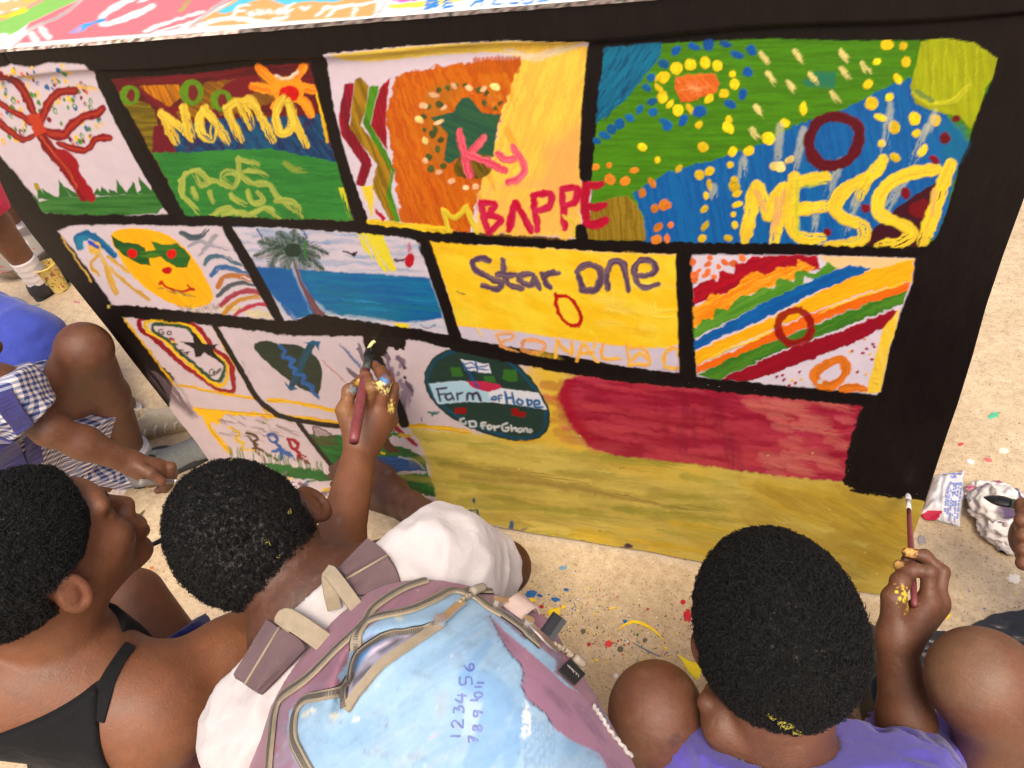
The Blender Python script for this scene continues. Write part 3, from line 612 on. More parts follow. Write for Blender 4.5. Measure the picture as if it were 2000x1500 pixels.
band((76, 132, 38), (60, 112, 34), (204, 940), (420, 830), (700, 720), (1000, 600), (1300, 480), (1570, 390), (1545, 472), (1300, 570), (1000, 692), (700, 802), (350, 972))
band((138, 12, 36), (150, 16, 40), (356, 972), (520, 890), (700, 812), (1000, 702), (1250, 610), (1480, 505), (1522, 522), (1460, 612), (1150, 762), (1000, 820), (900, 852), (700, 930), (520, 987))
sh.stroke(k7((1000, 540), (1100, 490), (1300, 420), (1540, 345)), 4, (250, 200, 70), h=1.4); sh.stroke(k7((300, 830), (420, 770), (560, 720), (680, 660)), 5, (250, 206, 80), h=1.4)
for i in range(90):
    x = random.uniform(540, 1390); y = random.uniform(650, 1030)
    if y > 985 - (x - 520) * .40 + 30 and not (900 < x < 1230 and y > 800): sh.dot(.3 * x + 1300, .3 * y + 450, 3.6, 2.6, random.choice([(150, 16, 46)] * 4 + [(226, 120, 60), (236, 180, 70)]), random.uniform(-.8, .2))
sh.poly(k7((1412, 640), (1530, 500), (1500, 640), (1460, 750), (1400, 1050), (1305, 1060)), (238, 202, 90), col2=(236, 194, 60), sang=1.3)
sh.stroke(k7((790, 535), (880, 520), (945, 600), (930, 690), (840, 740), (755, 690), (735, 600)), 16, (150, 8, 24), closed=True, alpha=.94)
sh.stroke(k7((1070, 860), (1150, 840), (1170, 920), (1100, 1000), (1010, 1000), (975, 930)), 19, (228, 124, 44), closed=True); sh.stroke(k7((1150, 1030), (1220, 1020), (1300, 1030)), 16, (228, 124, 44)); sh.dot(1602, 745, 5, 5, (206, 206, 190))
# --- lower, partly finished
LOW = [(238, 612), (260, 612), (300, 613), (400, 628), (470, 640), (560, 655), (680, 657), (800, 660), (880, 668), (1010, 700), (1090, 725), (1150, 735), (1330, 745), (1500, 765), (1680, 785), (1676, 860), (1650, 940), (1690, 955), (1740, 966), (1830, 960), (1870, 1180), (1700, 1200), (1000, 1080), (380, 930), (330, 800), (340, 740), (250, 640)]
fld(9, LOW, (203, 186, 190), edge=2, jag=1.6)
sh.poly(k8((350, 500), (430, 560), (555, 640), (740, 930), (700, 940), (560, 830), (380, 640)), (96, 78, 88), alpha=.85, dry=.32, sang=.95, edge=6, h=.2)
sh.poly(k8((190, 180), (300, 330), (430, 500), (555, 635), (480, 625), (430, 590), (380, 560), (330, 520), (150, 320)), BLACK, jag=2)
# outline map
for pts, c, wd in [(((290, 190), (340, 156), (470, 165), (620, 192), (720, 222), (780, 270), (830, 340), (880, 410), (950, 460), (1008, 530), (1020, 620), (1030, 715), (990, 738), (900, 715), (830, 665), (740, 600), (600, 500), (530, 430), (420, 335), (320, 260)), (152, 20, 34), 10), (((345, 190), (440, 180), (610, 205), (700, 240), (770, 320), (830, 400), (900, 460), (965, 520), (985, 580), (965, 655), (930, 682), (860, 670), (760, 580), (620, 470), (500, 350), (390, 280), (345, 230)), (238, 190, 40), 8), (((395, 222), (470, 208), (620, 225), (690, 258), (760, 370), (850, 430), (920, 490), (960, 530), (952, 590), (930, 640), (880, 655), (830, 620), (720, 520), (600, 420), (540, 350), (430, 285)), (42, 76, 52), 6.5)]:
    sh.stroke(k8(*pts), wd, c, closed=True, vary=.5)
sh.poly(k8((615, 345), (718, 352), (703, 262), (742, 290), (795, 366), (910, 368), (868, 410), (905, 470), (958, 512), (900, 490), (800, 432), (770, 466), (728, 470), (716, 405)), (24, 18, 18))
for st in [((475, 250), (445, 258), (450, 285), (480, 285), (482, 272), (465, 272)), ((520, 262), (510, 285), (535, 290), (540, 268), (522, 262)), ((635, 412), (612, 415), (620, 450)), ((612, 432), (632, 428)), ((645, 430), (640, 445), (655, 448), (658, 432), (645, 430)), ((665, 428), (668, 446)), ((666, 432), (682, 424)), ((860, 560), (840, 580), (845, 612), (870, 605), (868, 590)), ((872, 570), (880, 605)), ((878, 588), (892, 582), (896, 598)), ((905, 568), (900, 585), (912, 582), (910, 565)), ((918, 560), (922, 575), (930, 556))]:
    sh.stroke(k8(*st), 2.6, (22, 18, 20), h=.1, jag=.3)
for (x, y), c in zip([(548, 325), (562, 345), (574, 364)], [(150, 20, 34), (238, 190, 40), (42, 86, 48)]): sh.stroke(k8((x - 14, y), (x + 14, y + 2)), 5, c)
YL = (240, 184, 34)
for st, wd in [(((600, 690), (720, 705), (820, 730), (1050, 770), (1200, 790)), 6), (((1200, 775), (1240, 830), (1295, 915)), 4), (((715, 872), (850, 890), (1000, 905), (1180, 915), (1345, 935)), 9), (((155, 138), (300, 330), (440, 520), (570, 690)), 3.5), (((870, 230), (960, 400), (1050, 550), (1155, 695)), 4), (((800, 930), (850, 1030), (915, 1120), (995, 1215)), 11), (((1300, 800), (1450, 815), (1600, 840), (1740, 870), (1890, 900)), 8), (((1340, 930), (1600, 950), (1900, 985)), 8)]:
    sh.stroke(k8(*st), wd, YL, dry=.05)
sh.poly(k8((712, 865), (850, 885), (955, 912), (930, 960), (905, 1000), (870, 985), (830, 985)), (244, 186, 30), jag=2)
for st, c, wd in [(((1130, 1060), (1180, 1075), (1215, 1105), (1190, 1130), (1215, 1180), (1290, 1230), (1370, 1275)), (84, 58, 34), 6), (((1215, 1180), (1180, 1190), (1250, 1250), (1265, 1285)), (84, 58, 34), 6), (((1140, 1090), (1180, 1130), (1215, 1150)), (90, 64, 34), 4), (((1290, 1080), (1340, 1075), (1365, 1120), (1320, 1130), (1290, 1085)), (44, 92, 158), 6), (((1350, 1130), (1390, 1180), (1400, 1270)), (44, 92, 158), 7), (((1330, 1210), (1400, 1190), (1480, 1240)), (44, 92, 158), 6), (((1400, 1210), (1520, 1275)), (44, 92, 158), 6), (((1445, 1110), (1500, 1120), (1530, 1170), (1490, 1185), (1450, 1115)), (160, 20, 44), 7), (((1500, 1190), (1540, 1220), (1530, 1280)), (160, 20, 44), 8), (((1540, 1220), (1590, 1245)), (160, 20, 44), 4), (((1530, 1240), (1615, 1300)), (140, 18, 40), 7), (((985, 1015), (1040, 1040), (1075, 1075), (1040, 1100), (1100, 1150), (1090, 1190), (1180, 1200)), (238, 196, 50), 6)]:
    sh.stroke(k8(*st), wd, c, h=.6)
for i in range(34): 
    x, y = random.uniform(900, 1470), random.uniform(920, 1100); sh.stroke(K(.25, 200, 580, [(x, y), (x + random.uniform(40, 110), y + random.uniform(15, 45))]), 2.5, random.choice([(120, 96, 90), (150, 130, 130), (110, 90, 110), (160, 140, 110)]), alpha=.6, dry=.25, h=.15)
sh.poly(k8((1240, 1290), (1500, 1322), (1700, 1350), (1830, 1440), (1500, 1420), (1380, 1400)), (30, 104, 42), jag=2, streak=.2)
sh.poly(k8((1250, 970), (1300, 1000), (1260, 985)), (60, 120, 50))
for i in range(38):
    x = 1000 + i * 20 + random.uniform(-6, 6); y = 1215 + (x - 1000) * .16; sh.stroke(K(.25, 200, 580, [(x, y + 35), (x - 8, y - 10), (x - 14 + random.uniform(-6, 10), y - 42)]), 2.6, random.choice([(60, 110, 52), (80, 120, 60), (218, 206, 200), (222, 210, 205)]), h=.4, alpha=.85)
# heart and bolt
sh.poly(k8((1190, 392), (1212, 350), (1290, 340), (1380, 368), (1400, 358), (1500, 366), (1600, 412), (1690, 492), (1720, 590), (1697, 742), (1670, 757), (1500, 682), (1350, 562), (1235, 462)), (42, 54, 40), smooth=True, col2=(36, 48, 38))
sh.stroke(k8((1635, 375), (1570, 490), (1530, 590), (1480, 695)), 15, (26, 76, 92), col2=(22, 64, 80))
sh.poly(k8((1575, 358), (1640, 338), (1707, 346), (1690, 422), (1668, 372), (1620, 365)), (26, 84, 120)); sh.poly(k8((1425, 655), (1452, 690), (1532, 716), (1470, 730), (1432, 692)), (26, 84, 120))
sh.stroke(k8((1388, 378), (1430, 425), (1415, 462), (1490, 490), (1462, 530), (1512, 562), (1500, 592), (1582, 622), (1565, 662), (1630, 692), (1645, 740), (1690, 782)), 8, (44, 96, 158), n=4, col2=(36, 82, 142))
for st, c, wd in [(((1060, 1010), (1150, 1110), (1240, 1210)), (70, 100, 150), 5), (((920, 1130), (1020, 1230), (1140, 1335)), (190, 120, 116), 3), (((1110, 1195), (1160, 1240), (1215, 1275)), (86, 68, 92), 9), (((1200, 1010), (1230, 1100), (1260, 1150)), (96, 78, 98), 9), (((1390, 1060), (1430, 1110), (1450, 1150)), (84, 62, 84), 12), (((1500, 1100), (1540, 1140), (1570, 1200)), (92, 72, 96), 12), (((1550, 1180), (1580, 1215)), (70, 50, 76), 9), (((1430, 1160), (1460, 1260), (1480, 1330)), (130, 108, 130), 12), (((1540, 1330), (1580, 1360), (1560, 1460), (1560, 1560)), (140, 118, 138), 26), (((1570, 1310), (1620, 1360), (1630, 1410)), (88, 66, 92), 12)]:
    sh.stroke(k5(*st), wd, c, alpha=.85, dry=.28, h=.2, taper=.5)
sh.dots(k5((1190, 1045), (1560, 1270), (1570, 1300), (1400, 1200), (1440, 1220), (1405, 1170)), 2.5, 3, (70, 52, 76))
for i in range(16): sh.dot(760 + random.uniform(-8, 20) + i, 690 + i * 8, 4, 6, (110, 88, 112), .3, .1, .7)
# small landscape
sh.poly(k9((345, 690), (420, 700), (560, 700), (700, 720), (830, 730), (900, 765), (960, 772), (1050, 810), (1095, 855), (1130, 950), (1190, 1092), (1060, 1085), (900, 1040), (770, 930), (560, 920), (480, 905)), (30, 108, 42), jag=2, col2=(22, 86, 34), sang=.2)
sh.poly(k9((755, 840), (900, 832), (1000, 845), (1060, 880), (1112, 937), (1000, 930), (880, 942), (760, 922)), (14, 84, 158), streak=.15)
sh.stroke(k9((1110, 940), (1000, 938), (870, 950), (770, 930)), 5, (196, 190, 196), dry=.1); sh.stroke(k9((930, 842), (1030, 858), (1100, 930)), 3, (186, 190, 200), dry=.2)
sh.poly(k9((800, 695), (850, 690), (880, 740), (940, 810), (860, 810), (830, 770)), (84, 48, 30))
sh.dots(k9((850, 660), (880, 655), (860, 685), (890, 690), (910, 690), (930, 690), (900, 670), (870, 700), (940, 700)), 4, 4, (50, 112, 44))
sh.stroke(k9((780, 780), (800, 800), (840, 815)), 5, (220, 196, 70))
for i in range(9): sh.stroke(k9((375 + i * 14, 650 + i * 5), (385 + i * 15, 735 + i * 4)), 2.5, (88, 62, 46), alpha=.85, h=.3)
sh.stroke(k9((375, 665), (400, 645), (480, 680), (525, 740), (510, 755), (400, 745)), 3, (80, 54, 40), closed=True)
sh.stroke(k9((860, 600), (950, 680), (1045, 762)), 8, (160, 24, 38), taper=.4)
# right-hand ground of the lower half
OL = [(800, 832), (830, 838), (980, 850), (1060, 800), (1070, 770), (1040, 700), (1090, 720), (1150, 730), (1330, 745), (1500, 765), (1684, 785), (1676, 860), (1650, 940), (1690, 955), (1740, 966), (1830, 960), (1850, 1100), (1700, 1170), (1400, 1118), (1240, 1075), (1010, 1040), (985, 1025), (860, 990), (852, 970), (838, 900)]
fld(10, OL, (210, 188, 96), edge=2.5, col2=(194, 172, 82), sang=.1, sfreq=.1, jag=2)
sh.poly([(1040, 700), (1100, 722), (1110, 830), (1200, 890), (1400, 920), (1300, 935), (1100, 880), (1040, 860), (985, 852)], (222, 180, 66), alpha=.9, edge=14, h=0, smooth=True)
sh.smear(((860, 880), (1480, 1040)), (164, 136, 64), 46, 15, 170, .12, .35, .34, inside=OL)
sh.smear(((860, 860), (1700, 1100)), (222, 200, 98), 70, 16, 150, .12, .4, .34, inside=OL)
sh.smear(((860, 860), (1400, 1050)), (150, 150, 50), 46, 14, 140, .12, .45, .34, inside=OL)
sh.smear(((1480, 940), (1800, 1150)), (206, 170, 60), 60, 22, 110, .3, .5, .3, inside=OL)
sh.smear(((1480, 960), (1790, 1140)), (182, 150, 60), 30, 24, 100, .5, .5, .3, inside=OL)
sh.smear(((1080, 1020), (1420, 1100)), (224, 186, 44), 26, 12, 120, .18, .55, .3, inside=OL)
for st in [((900, 930), (1100, 950), (1300, 985), (1420, 1000)), ((860, 905), (1000, 925), (1150, 945))]: sh.stroke(st, 12, (126, 100, 44), alpha=.5, dry=.35, soft=4)
sh.stroke([(930, 1015), (940, 1020)], 4, (200, 188, 190)); sh.stroke([(926, 972), (928, 982)], 7, (24, 70, 120), taper=.6); sh.stroke([(933, 995), (944, 1032)], 4, (28, 84, 110)); sh.stroke([(912, 997), (934, 995)], 3, (40, 110, 110))
# red field
RF = [(1090, 768), (1106, 740), (1150, 727), (1230, 737), (1340, 746), (1500, 767), (1684, 787), (1672, 860), (1650, 942), (1500, 926), (1350, 906), (1200, 890), (1150, 872), (1108, 822)]
fld(11, RF, (172, 52, 72), edge=2.5, col2=(150, 30, 52), sang=.13, sfreq=.12, jag=2)
sh.smear(((1100, 740), (1450, 900)), (150, 22, 46), 40, 15, 160, .12, .45, .3, inside=RF)
sh.smear(((1130, 735), (1680, 930)), (204, 76, 84), 70, 12, 130, .13, .5, .34, inside=RF)
sh.smear(((1480, 770), (1680, 930)), (214, 122, 108), 40, 14, 70, .2, .5, .32, inside=RF)
sh.smear(((1280, 740), (1450, 910)), (128, 26, 46), 16, 18, 60, 1.5, .35, .3, inside=RF)
sh.poly([(1085, 775), (1108, 822), (1150, 870), (1170, 860), (1130, 815), (1112, 765), (1120, 738)], (158, 20, 42), alpha=.8, edge=7, h=0)
# badge
BG = k9((1095, 320), (1130, 230), (1200, 162), (1320, 137), (1470, 152), (1650, 202), (1780, 312), (1880, 462), (1915, 590), (1890, 680), (1800, 735), (1680, 738), (1500, 692), (1330, 622), (1200, 532), (1120, 432))
fld(12, BG, (36, 58, 48), smooth=True, h=.3, col2=(32, 54, 48))
sh.stroke(k9((1120, 320), (1160, 230), (1240, 172), (1340, 152), (1470, 172), (1640, 225), (1760, 330), (1860, 470), (1888, 590), (1860, 670), (1790, 712), (1680, 715), (1510, 668), (1350, 600), (1220, 515), (1145, 425)), 5, (20, 76, 106), closed=True, alpha=.9)
sh.poly(k9((1130, 365), (1330, 348), (1500, 375), (1650, 400), (1842, 420), (1892, 532), (1700, 502), (1500, 482), (1350, 480), (1190, 497), (1160, 440)), (214, 216, 222), jag=.8)
sh.poly(k9((1130, 365), (1330, 350), (1500, 376), (1530, 480), (1350, 480), (1190, 495), (1160, 440)), (158, 198, 216), alpha=.9, edge=3)
sh.poly(k9((1385, 348), (1500, 352), (1598, 378), (1560, 405), (1480, 412), (1415, 388)), (184, 44, 76), smooth=True)
sh.poly(k9((1333, 208), (1512, 235), (1532, 298), (1365, 276)), (216, 216, 220))
for st, wd in [(((1345, 230), (1400, 320), (1452, 395)), 4), (((1430, 222), (1445, 290)), 4), (((1360, 240), (1400, 232), (1440, 250), (1505, 248)), 3), (((1370, 262), (1420, 262), (1510, 272)), 3)]: sh.stroke(k9(*st), wd, (30, 84, 150), h=.2)
for q in [((1262, 258), (1330, 256), (1348, 315), (1275, 318)), ((1478, 318), (1545, 312), (1568, 355), (1495, 350)), ((1612, 275), (1700, 270), (1706, 340), (1650, 358), (1606, 335))]: sh.poly(k9(*q), (52, 102, 40))
for q in [((1298, 520), (1370, 518), (1374, 562), (1296, 560)), ((1662, 530), (1700, 522), (1722, 548), (1760, 552), (1745, 585), (1668, 570))]: sh.poly(k9(*q), (140, 14, 22))
PW = (62, 40, 66); BW = (28, 94, 150)
for st, c, wd in [(((1180, 395), (1190, 430), (1200, 475)), PW, 4.5), (((1175, 398), (1240, 390)), PW, 4.5), (((1190, 435), (1230, 428)), PW, 4), (((1265, 425), (1235, 440), (1250, 470), (1280, 455)), PW, 4), (((1270, 425), (1290, 468)), PW, 4), (((1310, 425), (1315, 468)), PW, 4), (((1312, 435), (1345, 422)), PW, 4), (((1375, 470), (1380, 430), (1405, 432), (1415, 465)), PW, 5), (((1410, 435), (1440, 425), (1465, 475)), PW, 5), (((1545, 450), (1535, 465), (1560, 468), (1562, 450), (1545, 450)), BW, 5), (((1600, 440), (1580, 445), (1585, 478)), BW, 4), (((1578, 462), (1598, 458)), BW, 3), (((1622, 418), (1630, 455), (1636, 492)), BW, 5), (((1632, 458), (1668, 455)), BW, 5), (((1668, 425), (1676, 462), (1682, 498)), BW, 5), (((1712, 462), (1700, 485), (1725, 500), (1738, 480), (1715, 462)), BW, 5), (((1765, 465), (1775, 520)), BW, 5), (((1765, 470), (1795, 475), (1790, 500), (1770, 500)), BW, 5), (((1815, 500), (1845, 495), (1840, 475), (1815, 480), (1820, 515), (1865, 515)), BW, 5)]:
    sh.stroke(k9(*st), wd, c, h=.25, jag=.4)
WT = (206, 210, 206)
for st in [((1355, 590), (1330, 600), (1340, 625), (1365, 625), (1368, 612)), ((1390, 610), (1395, 640)), ((1388, 610), (1425, 612), (1430, 640), (1395, 642)), ((1495, 618), (1470, 622), (1478, 655)), ((1465, 638), (1492, 634)), ((1505, 640), (1515, 660), (1535, 650), (1525, 635), (1505, 640)), ((1550, 640), (1555, 665)), ((1552, 648), (1585, 640)), ((1635, 622), (1605, 635), (1610, 668), (1640, 668), (1645, 650), (1628, 650)), ((1660, 635), (1668, 672)), ((1668, 658), (1690, 652), (1695, 672)), ((1722, 655), (1705, 662), (1712, 678), (1730, 672), (1732, 656)), ((1745, 675), (1748, 658), (1765, 658), (1768, 676)), ((1790, 660), (1778, 668), (1785, 678), (1798, 672))]:
    sh.stroke(k9(*st), 4.2, WT, h=.3, dry=.1, jag=.4)
sh.stroke(k9((1125, 548), (1150, 555), (1190, 548)), 4, (40, 110, 110)); sh.stroke(k9((1150, 555), (1148, 575)), 5, (40, 110, 110), taper=.5); sh.stroke(k9((1076, 588), (1078, 605)), 2, (40, 60, 120))
# yellow line under the white fields
sh.stroke(k9((930, 625), (1080, 640), (1250, 655), (1400, 680)), 9, (238, 186, 44), dry=.1); sh.stroke(k9((940, 695), (1010, 705)), 7, (238, 190, 60)); sh.stroke(k9((1700, 742), (1850, 735)), 4, (236, 186, 60))
# the separate pictures inside the unfinished white part
for i_, pl in ((13, [(236, 610), (420, 634), (548, 812), (384, 797), (330, 735)]), (14, [(424, 634), (735, 652), (795, 832), (545, 812)]), (15, [(384, 797), (540, 812), (664, 926), (650, 1000), (400, 935)]), (16, [(585, 824), (800, 834), (862, 990), (800, 990), (664, 926)])):
    x_, y_ = sh.U, sh.V; ins = np.zeros(x_.shape, bool)
    for (ax_, ay_), (bx_, by_) in zip(pl, pl[1:] + pl[:1]): 
        if ay_ != by_: ins ^= ((ay_ > y_) != (by_ > y_)) & (x_ < (bx_ - ax_) * (y_ - ay_) / (by_ - ay_) + ax_)
    sh.ID[ins & (sh.ID == 9)] = i_
# --- black dividers laid on last
BK = BLACK
for pl, wd in [([(582, 824), (610, 862), (656, 919)], 9), ([(538, 810), (590, 822), (672, 833)], 10), ([(420, 636), (470, 722), (505, 780), (545, 812)], 11), ([(730, 690), (760, 760), (790, 826)], 24), ([(1331, 495), (1336, 600), (1340, 745)], 26), ([(1162, 80), (1150, 200), (1143, 345)], 26), ([(828, 468), (858, 560), (893, 668)], 22), ([(614, 120), (650, 250), (700, 430)], 22), ([(196, 150), (260, 280), (348, 430)], 23), ([(445, 445), (495, 530), (545, 622)], 20), ([(1135, 448), (1138, 475)], 26)]:
    sh.stroke(pl, wd, BK, h=.35, vary=.12, soft=1.4, jag=.6)
for pl, wd in [([(80, 425), (230, 428), (420, 430), (640, 443), (760, 452), (900, 467), (1140, 478), (1330, 484), (1500, 484), (1700, 490), (1840, 488)], 18), ([(225, 604), (400, 622), (560, 640), (700, 645), (820, 655), (900, 676), (1040, 705), (1180, 728), (1340, 745), (1500, 762), (1720, 785)], 24)]:
    sh.stroke(pl, wd, BK, h=.35, vary=.25, soft=1.5, jag=1.6)
sh.poly(k5((720, 812), (800, 785), (870, 778), (1000, 792), (1300, 840), (1500, 880), (1570, 960), (1565, 1060), (1440, 1035), (1410, 1090), (1330, 1150), (1270, 1090), (1225, 950), (1000, 870)), (22, 15, 14), jag=2)
sh.poly([(1684, 780), (1760, 776), (1860, 800), (1830, 972), (1806, 978), (1740, 968), (1700, 966), (1662, 952), (1648, 945), (1655, 880)], BK, jag=3, sang=1.4)
sh.stroke([(1662, 957), (1700, 962), (1760, 972)], 7, BK, dry=.2)
# spills on the unpainted hem
hemp = [(905, 1008), (960, 1022), (1080, 1052), (1150, 1066), (1250, 1083), (1220, 1078), (640, 960), (600, 948), (560, 930), (985, 1030), (1010, 1035)]
for x, y in hemp * 3:
    sh.stroke([(x + random.uniform(-22, 22), y + random.uniform(-12, 8)), (x + random.uniform(-22, 30), y + random.uniform(-10, 10))], random.uniform(3, 8), random.choice([(86, 64, 76), (220, 180, 50), (60, 110, 60), (40, 90, 140), (120, 100, 110), (230, 196, 80)]), dry=.3, alpha=.8)
sh.dot(1228, 1066, 8, 4, (70, 48, 66), .2); sh.dot(1065, 1050, 5, 4, (30, 70, 150))
sh.poly(k9((420, 1080), (470, 1075), (520, 1110), (440, 1110)), (40, 110, 48), dry=.2); sh.stroke(k9((430, 1120), (480, 1130), (520, 1150)), 6, (228, 190, 60), dry=.2)
for i in range(26):                                                        # fine flecks
    x, y = random.uniform(850, 1780), random.uniform(850, 1130); sh.dot(x, y, 1.6, 1.4, random.choice([(236, 220, 140), (200, 190, 150), (120, 90, 40)]), 0, .6, .8)
# faint creases and fold of the fascia at the top
ht = sh.H * 0.00042
brush = vnoise(gx * 55, gz * 300, 4.1, 3) * 0.00010 + vnoise(gx * 300, gz * 300, 9.1, 2) * 0.00025
black = np.clip(1 - sh.C.sum(-1) / 0.09, 0, 1)
bx = vnoise(gx * 420, gz * 50, 2.1, 3)
brush = brush * (1 - black) + (bx * 0.00030) * black
wave = 0.004 * (vnoise(gx * 3.2, gz * 1.4, 8.8, 2) - .5) * np.clip((1.0 - gz) * 3, 0, 1) + 0.0025 * np.sin(gx * 7.5 + 0.8) * np.clip(.5 - gz, 0, 1)
curl = 0.012 * np.clip((0.06 - gz) / 0.06, 0, 1) ** 2 * vnoise(gx * 4, 1.0, 1.0)
fasc = 0.007 / (1 + np.exp((gz - 1.010 + 0.002 * np.sin(gx * 20)) * 900)) 
crs = 0.0016 * np.exp(-((gx + 1.135 + .02 * (gz - 1.03)) / .003) ** 2) * (gz > 1.005)
fy = CY - ht - brush - wave - curl + fasc * 1.0 - 0.007 + crs
sheet_pts = np.stack([gx, fy, gz], -1)

PAINT = mat_col('brushed_acrylic_paint', rough=0.45, noise=0.06, nscale=35, bump=0.22, bscale=900, bdist=0.0006, spec=0.24)
BLACKPAINT = mat_col('glossy_black_paint', rough=0.42, noise=0.35, nscale=30, bump=0.30, bscale=120, bdist=0.0012, spec=0.20, stretch=(2.5, 1, .8))
cloth = empty('painted_cloth', (-0.58, CY, 0.003), 'large children\'s painted canvas with black framed panels hanging over a table front', 'painted canvas')
_lum = sh.C.mean(-1, keepdims=True)
Pcol = np.clip((_lum + (sh.C - _lum) * 1.04) * .92, .004, .80)
quad = np.arange(NZ * NX).reshape(NZ, NX)
qd = np.stack([quad[:-1, :-1], quad[:-1, 1:], quad[1:, 1:], quad[1:, :-1]], -1).reshape(-1, 4)
qid = sh.ID[:-1, :-1].reshape(-1)
plab = {0: ('black_border', 'thick black painted border and dividers'), 1: ('painted_panel', 'panel with a red tree and coloured leaf dots'), 2: ('painted_panel', 'panel lettered in yellow over red, navy and green'), 3: ('painted_panel', 'orange and yellow panel with a green star and pink lettering'), 4: ('painted_panel', 'green and blue panel with yellow dots and yellow lettering'), 5: ('painted_panel', 'panel with a smiling yellow sun in green glasses'), 6: ('painted_panel', 'beach panel with a palm tree and blue sea'), 7: ('painted_panel', 'yellow panel with purple lettering'), 8: ('painted_panel', 'panel of diagonal rainbow stripes'), 9: ('bare_cloth', 'unpainted white cloth showing between the unfinished pictures and along the hem'), 13: ('painted_panel', 'white panel with a red, yellow and green outline around a black star'), 14: ('painted_panel', 'white panel with a dark green heart crossed by a blue bolt'), 15: ('painted_panel', 'white panel with three stick figures on grass'), 16: ('painted_panel', 'small landscape with a hut, a tree and a blue pond'), 10: ('painted_panel', 'unfinished olive yellow ground at the bottom'), 11: ('painted_panel', 'unfinished crimson field'), 12: ('painted_badge', 'round dark green badge with white writing')}
def islands(f):
    """face groups that share no vertex"""
    par = {}
    def find(a):
        while par[a] != a: par[a] = par[par[a]]; a = par[a]
        return a
    fl = f.tolist()
    for q in fl:
        for x in q: par.setdefault(x, x)
        r = find(q[0])
        for x in q[1:]: par[find(x)] = r
    lab = np.array([find(q[0]) for q in fl])
    return [f[lab == k] for k in np.unique(lab)]
allv = sheet_pts.reshape(-1, 3); allc = Pcol.reshape(-1, 3)
for i, (nm, lb) in plab.items():
    f = qd[qid == i]
    if not len(f): continue
    parts_ = islands(f) if i == 9 else [f]
    parts_ = [q for q in parts_ if len(q) > 60] or parts_
    for f in parts_:
        u, inv = np.unique(f, return_inverse=True)
        o = put(nm, mesh_np(nm, allv[u], inv.reshape(-1, 4), allc[u]), PAINT if i else BLACKPAINT, cloth)
        o['label'] = lb
# back face of the cloth
b = [(_L[0, 0], CY + .002, ZT - .004), (0.185, CY + .002, ZT - .004), (0.185, CY + .002, .02), (-1.28, CY + .002, .02)]
put('cloth_back', mesh_py('cloth_back', b, [(3, 2, 1, 0)]), mat_col('raw_canvas', base=(.55, .5, .42), rough=.9), cloth)

# --- the part of the cloth lying on the table top
NXT, NYT = 420, 150
tx = np.linspace(0, 1, NXT); ty = np.linspace(0, 1, NYT) ** 1.3
tyy = CY - .004 + ty * 0.75
gxt = -1.62 + tx[None, :] * 1.80 + 0 * tyy[:, None]; gyt = tyy[:, None] + 0 * gxt
top = Sheet(np.stack([gxt, gyt, np.full_like(gxt, ZT)], -1))
top.C[:] = lin((250, 240, 235))
A = lambda *p: K(.15, 0, 0, p)
top.poly([(-900, 130), (-900, -400), (200, -60), (165, 0), (60, 50), (0, 96), (-300, 140)], (134, 190, 82), jag=.5, h=0)
top.poly([(-400, 60), (-300, -60), (60, -40), (98, 0), (60, 22), (20, 40), (0, 48), (-60, 62)], (226, 142, 130), jag=.5, h=0)
top.poly(A((-200, 120), (100, 0), (560, -60), (470, 60), (330, 140), (100, 200), (-100, 230)), (240, 176, 112), jag=1, h=0, smooth=True)
top.stroke(A((-200, 260), (0, 250), (180, 225), (350, 150)), 9, (250, 222, 20)); top.stroke(A((360, 40), (560, 0), (640, -40)), 6, (250, 222, 20))
for st in [((-60, 60), (130, 40)), ((210, 40), (270, 15)), ((-30, 200), (50, 185)), ((190, 165), (255, 150))]: top.stroke(A(*st), 4, (250, 246, 240))
top.poly([(165, 0), (440, -120), (470, 0), (400, 35), (350, 62), (300, 71), (40, 90), (28, 96), (60, 50)], (228, 112, 118), jag=.3, h=0)
top.poly([(440, -120), (760, -150), (760, 0), (728, 38), (370, 60), (470, 0)], (236, 156, 88), jag=.3, h=0)
top.poly([(760, -150), (1500, -150), (1500, 0), (760, 42), (735, 38)], (250, 244, 244), jag=.3, h=0)
for pl in [[(172, -4), (120, 36), (62, 62), (30, 96)], [(470, -10), (430, 16), (398, 40), (370, 62)], [(775, -10), (752, 16), (735, 40)]]: top.stroke(pl, 7, (196, 184, 180), h=.1)
WH = (252, 248, 244)
for st, wd in [(((265, 0), (225, 20), (202, 38), (205, 52), (240, 44), (300, 18)), 12), (((300, 0), (275, 8)), 6), (((66, 72), (76, 88)), 13), (((84, 62), (98, 78)), 15), (((285, 66), (340, 46), (400, 28)), 6), (((300, 70), (380, 48)), 4), (((-60, 90), (14, 72), (0, 88)), 7), (((0, 88), (52, 66), (30, 88)), 7), (((390, 55), (450, 42), (520, 48), (560, 40)), 8)]:
    top.stroke(st, wd, WH, h=.1)
BLU = (60, 160, 226)
top.stroke([(205, 44), (180, 52), (165, 60)], 6, BLU); top.poly([(137, 69), (166, 52), (176, 48), (168, 66), (158, 68)], BLU, h=0); top.poly([(148, 66), (163, 57), (160, 66)], (228, 140, 146), h=0)
top.stroke([(372, 9), (355, 26)], 5, (100, 180, 50)); top.stroke([(312, 2), (325, 0)], 3, BLU)
top.poly([(428, 28), (470, 4), (500, -30), (640, -40), (700, -20), (668, 8), (600, 10), (560, 16), (520, 4), (480, 14), (452, 30)], (84, 186, 206), smooth=True, h=0)
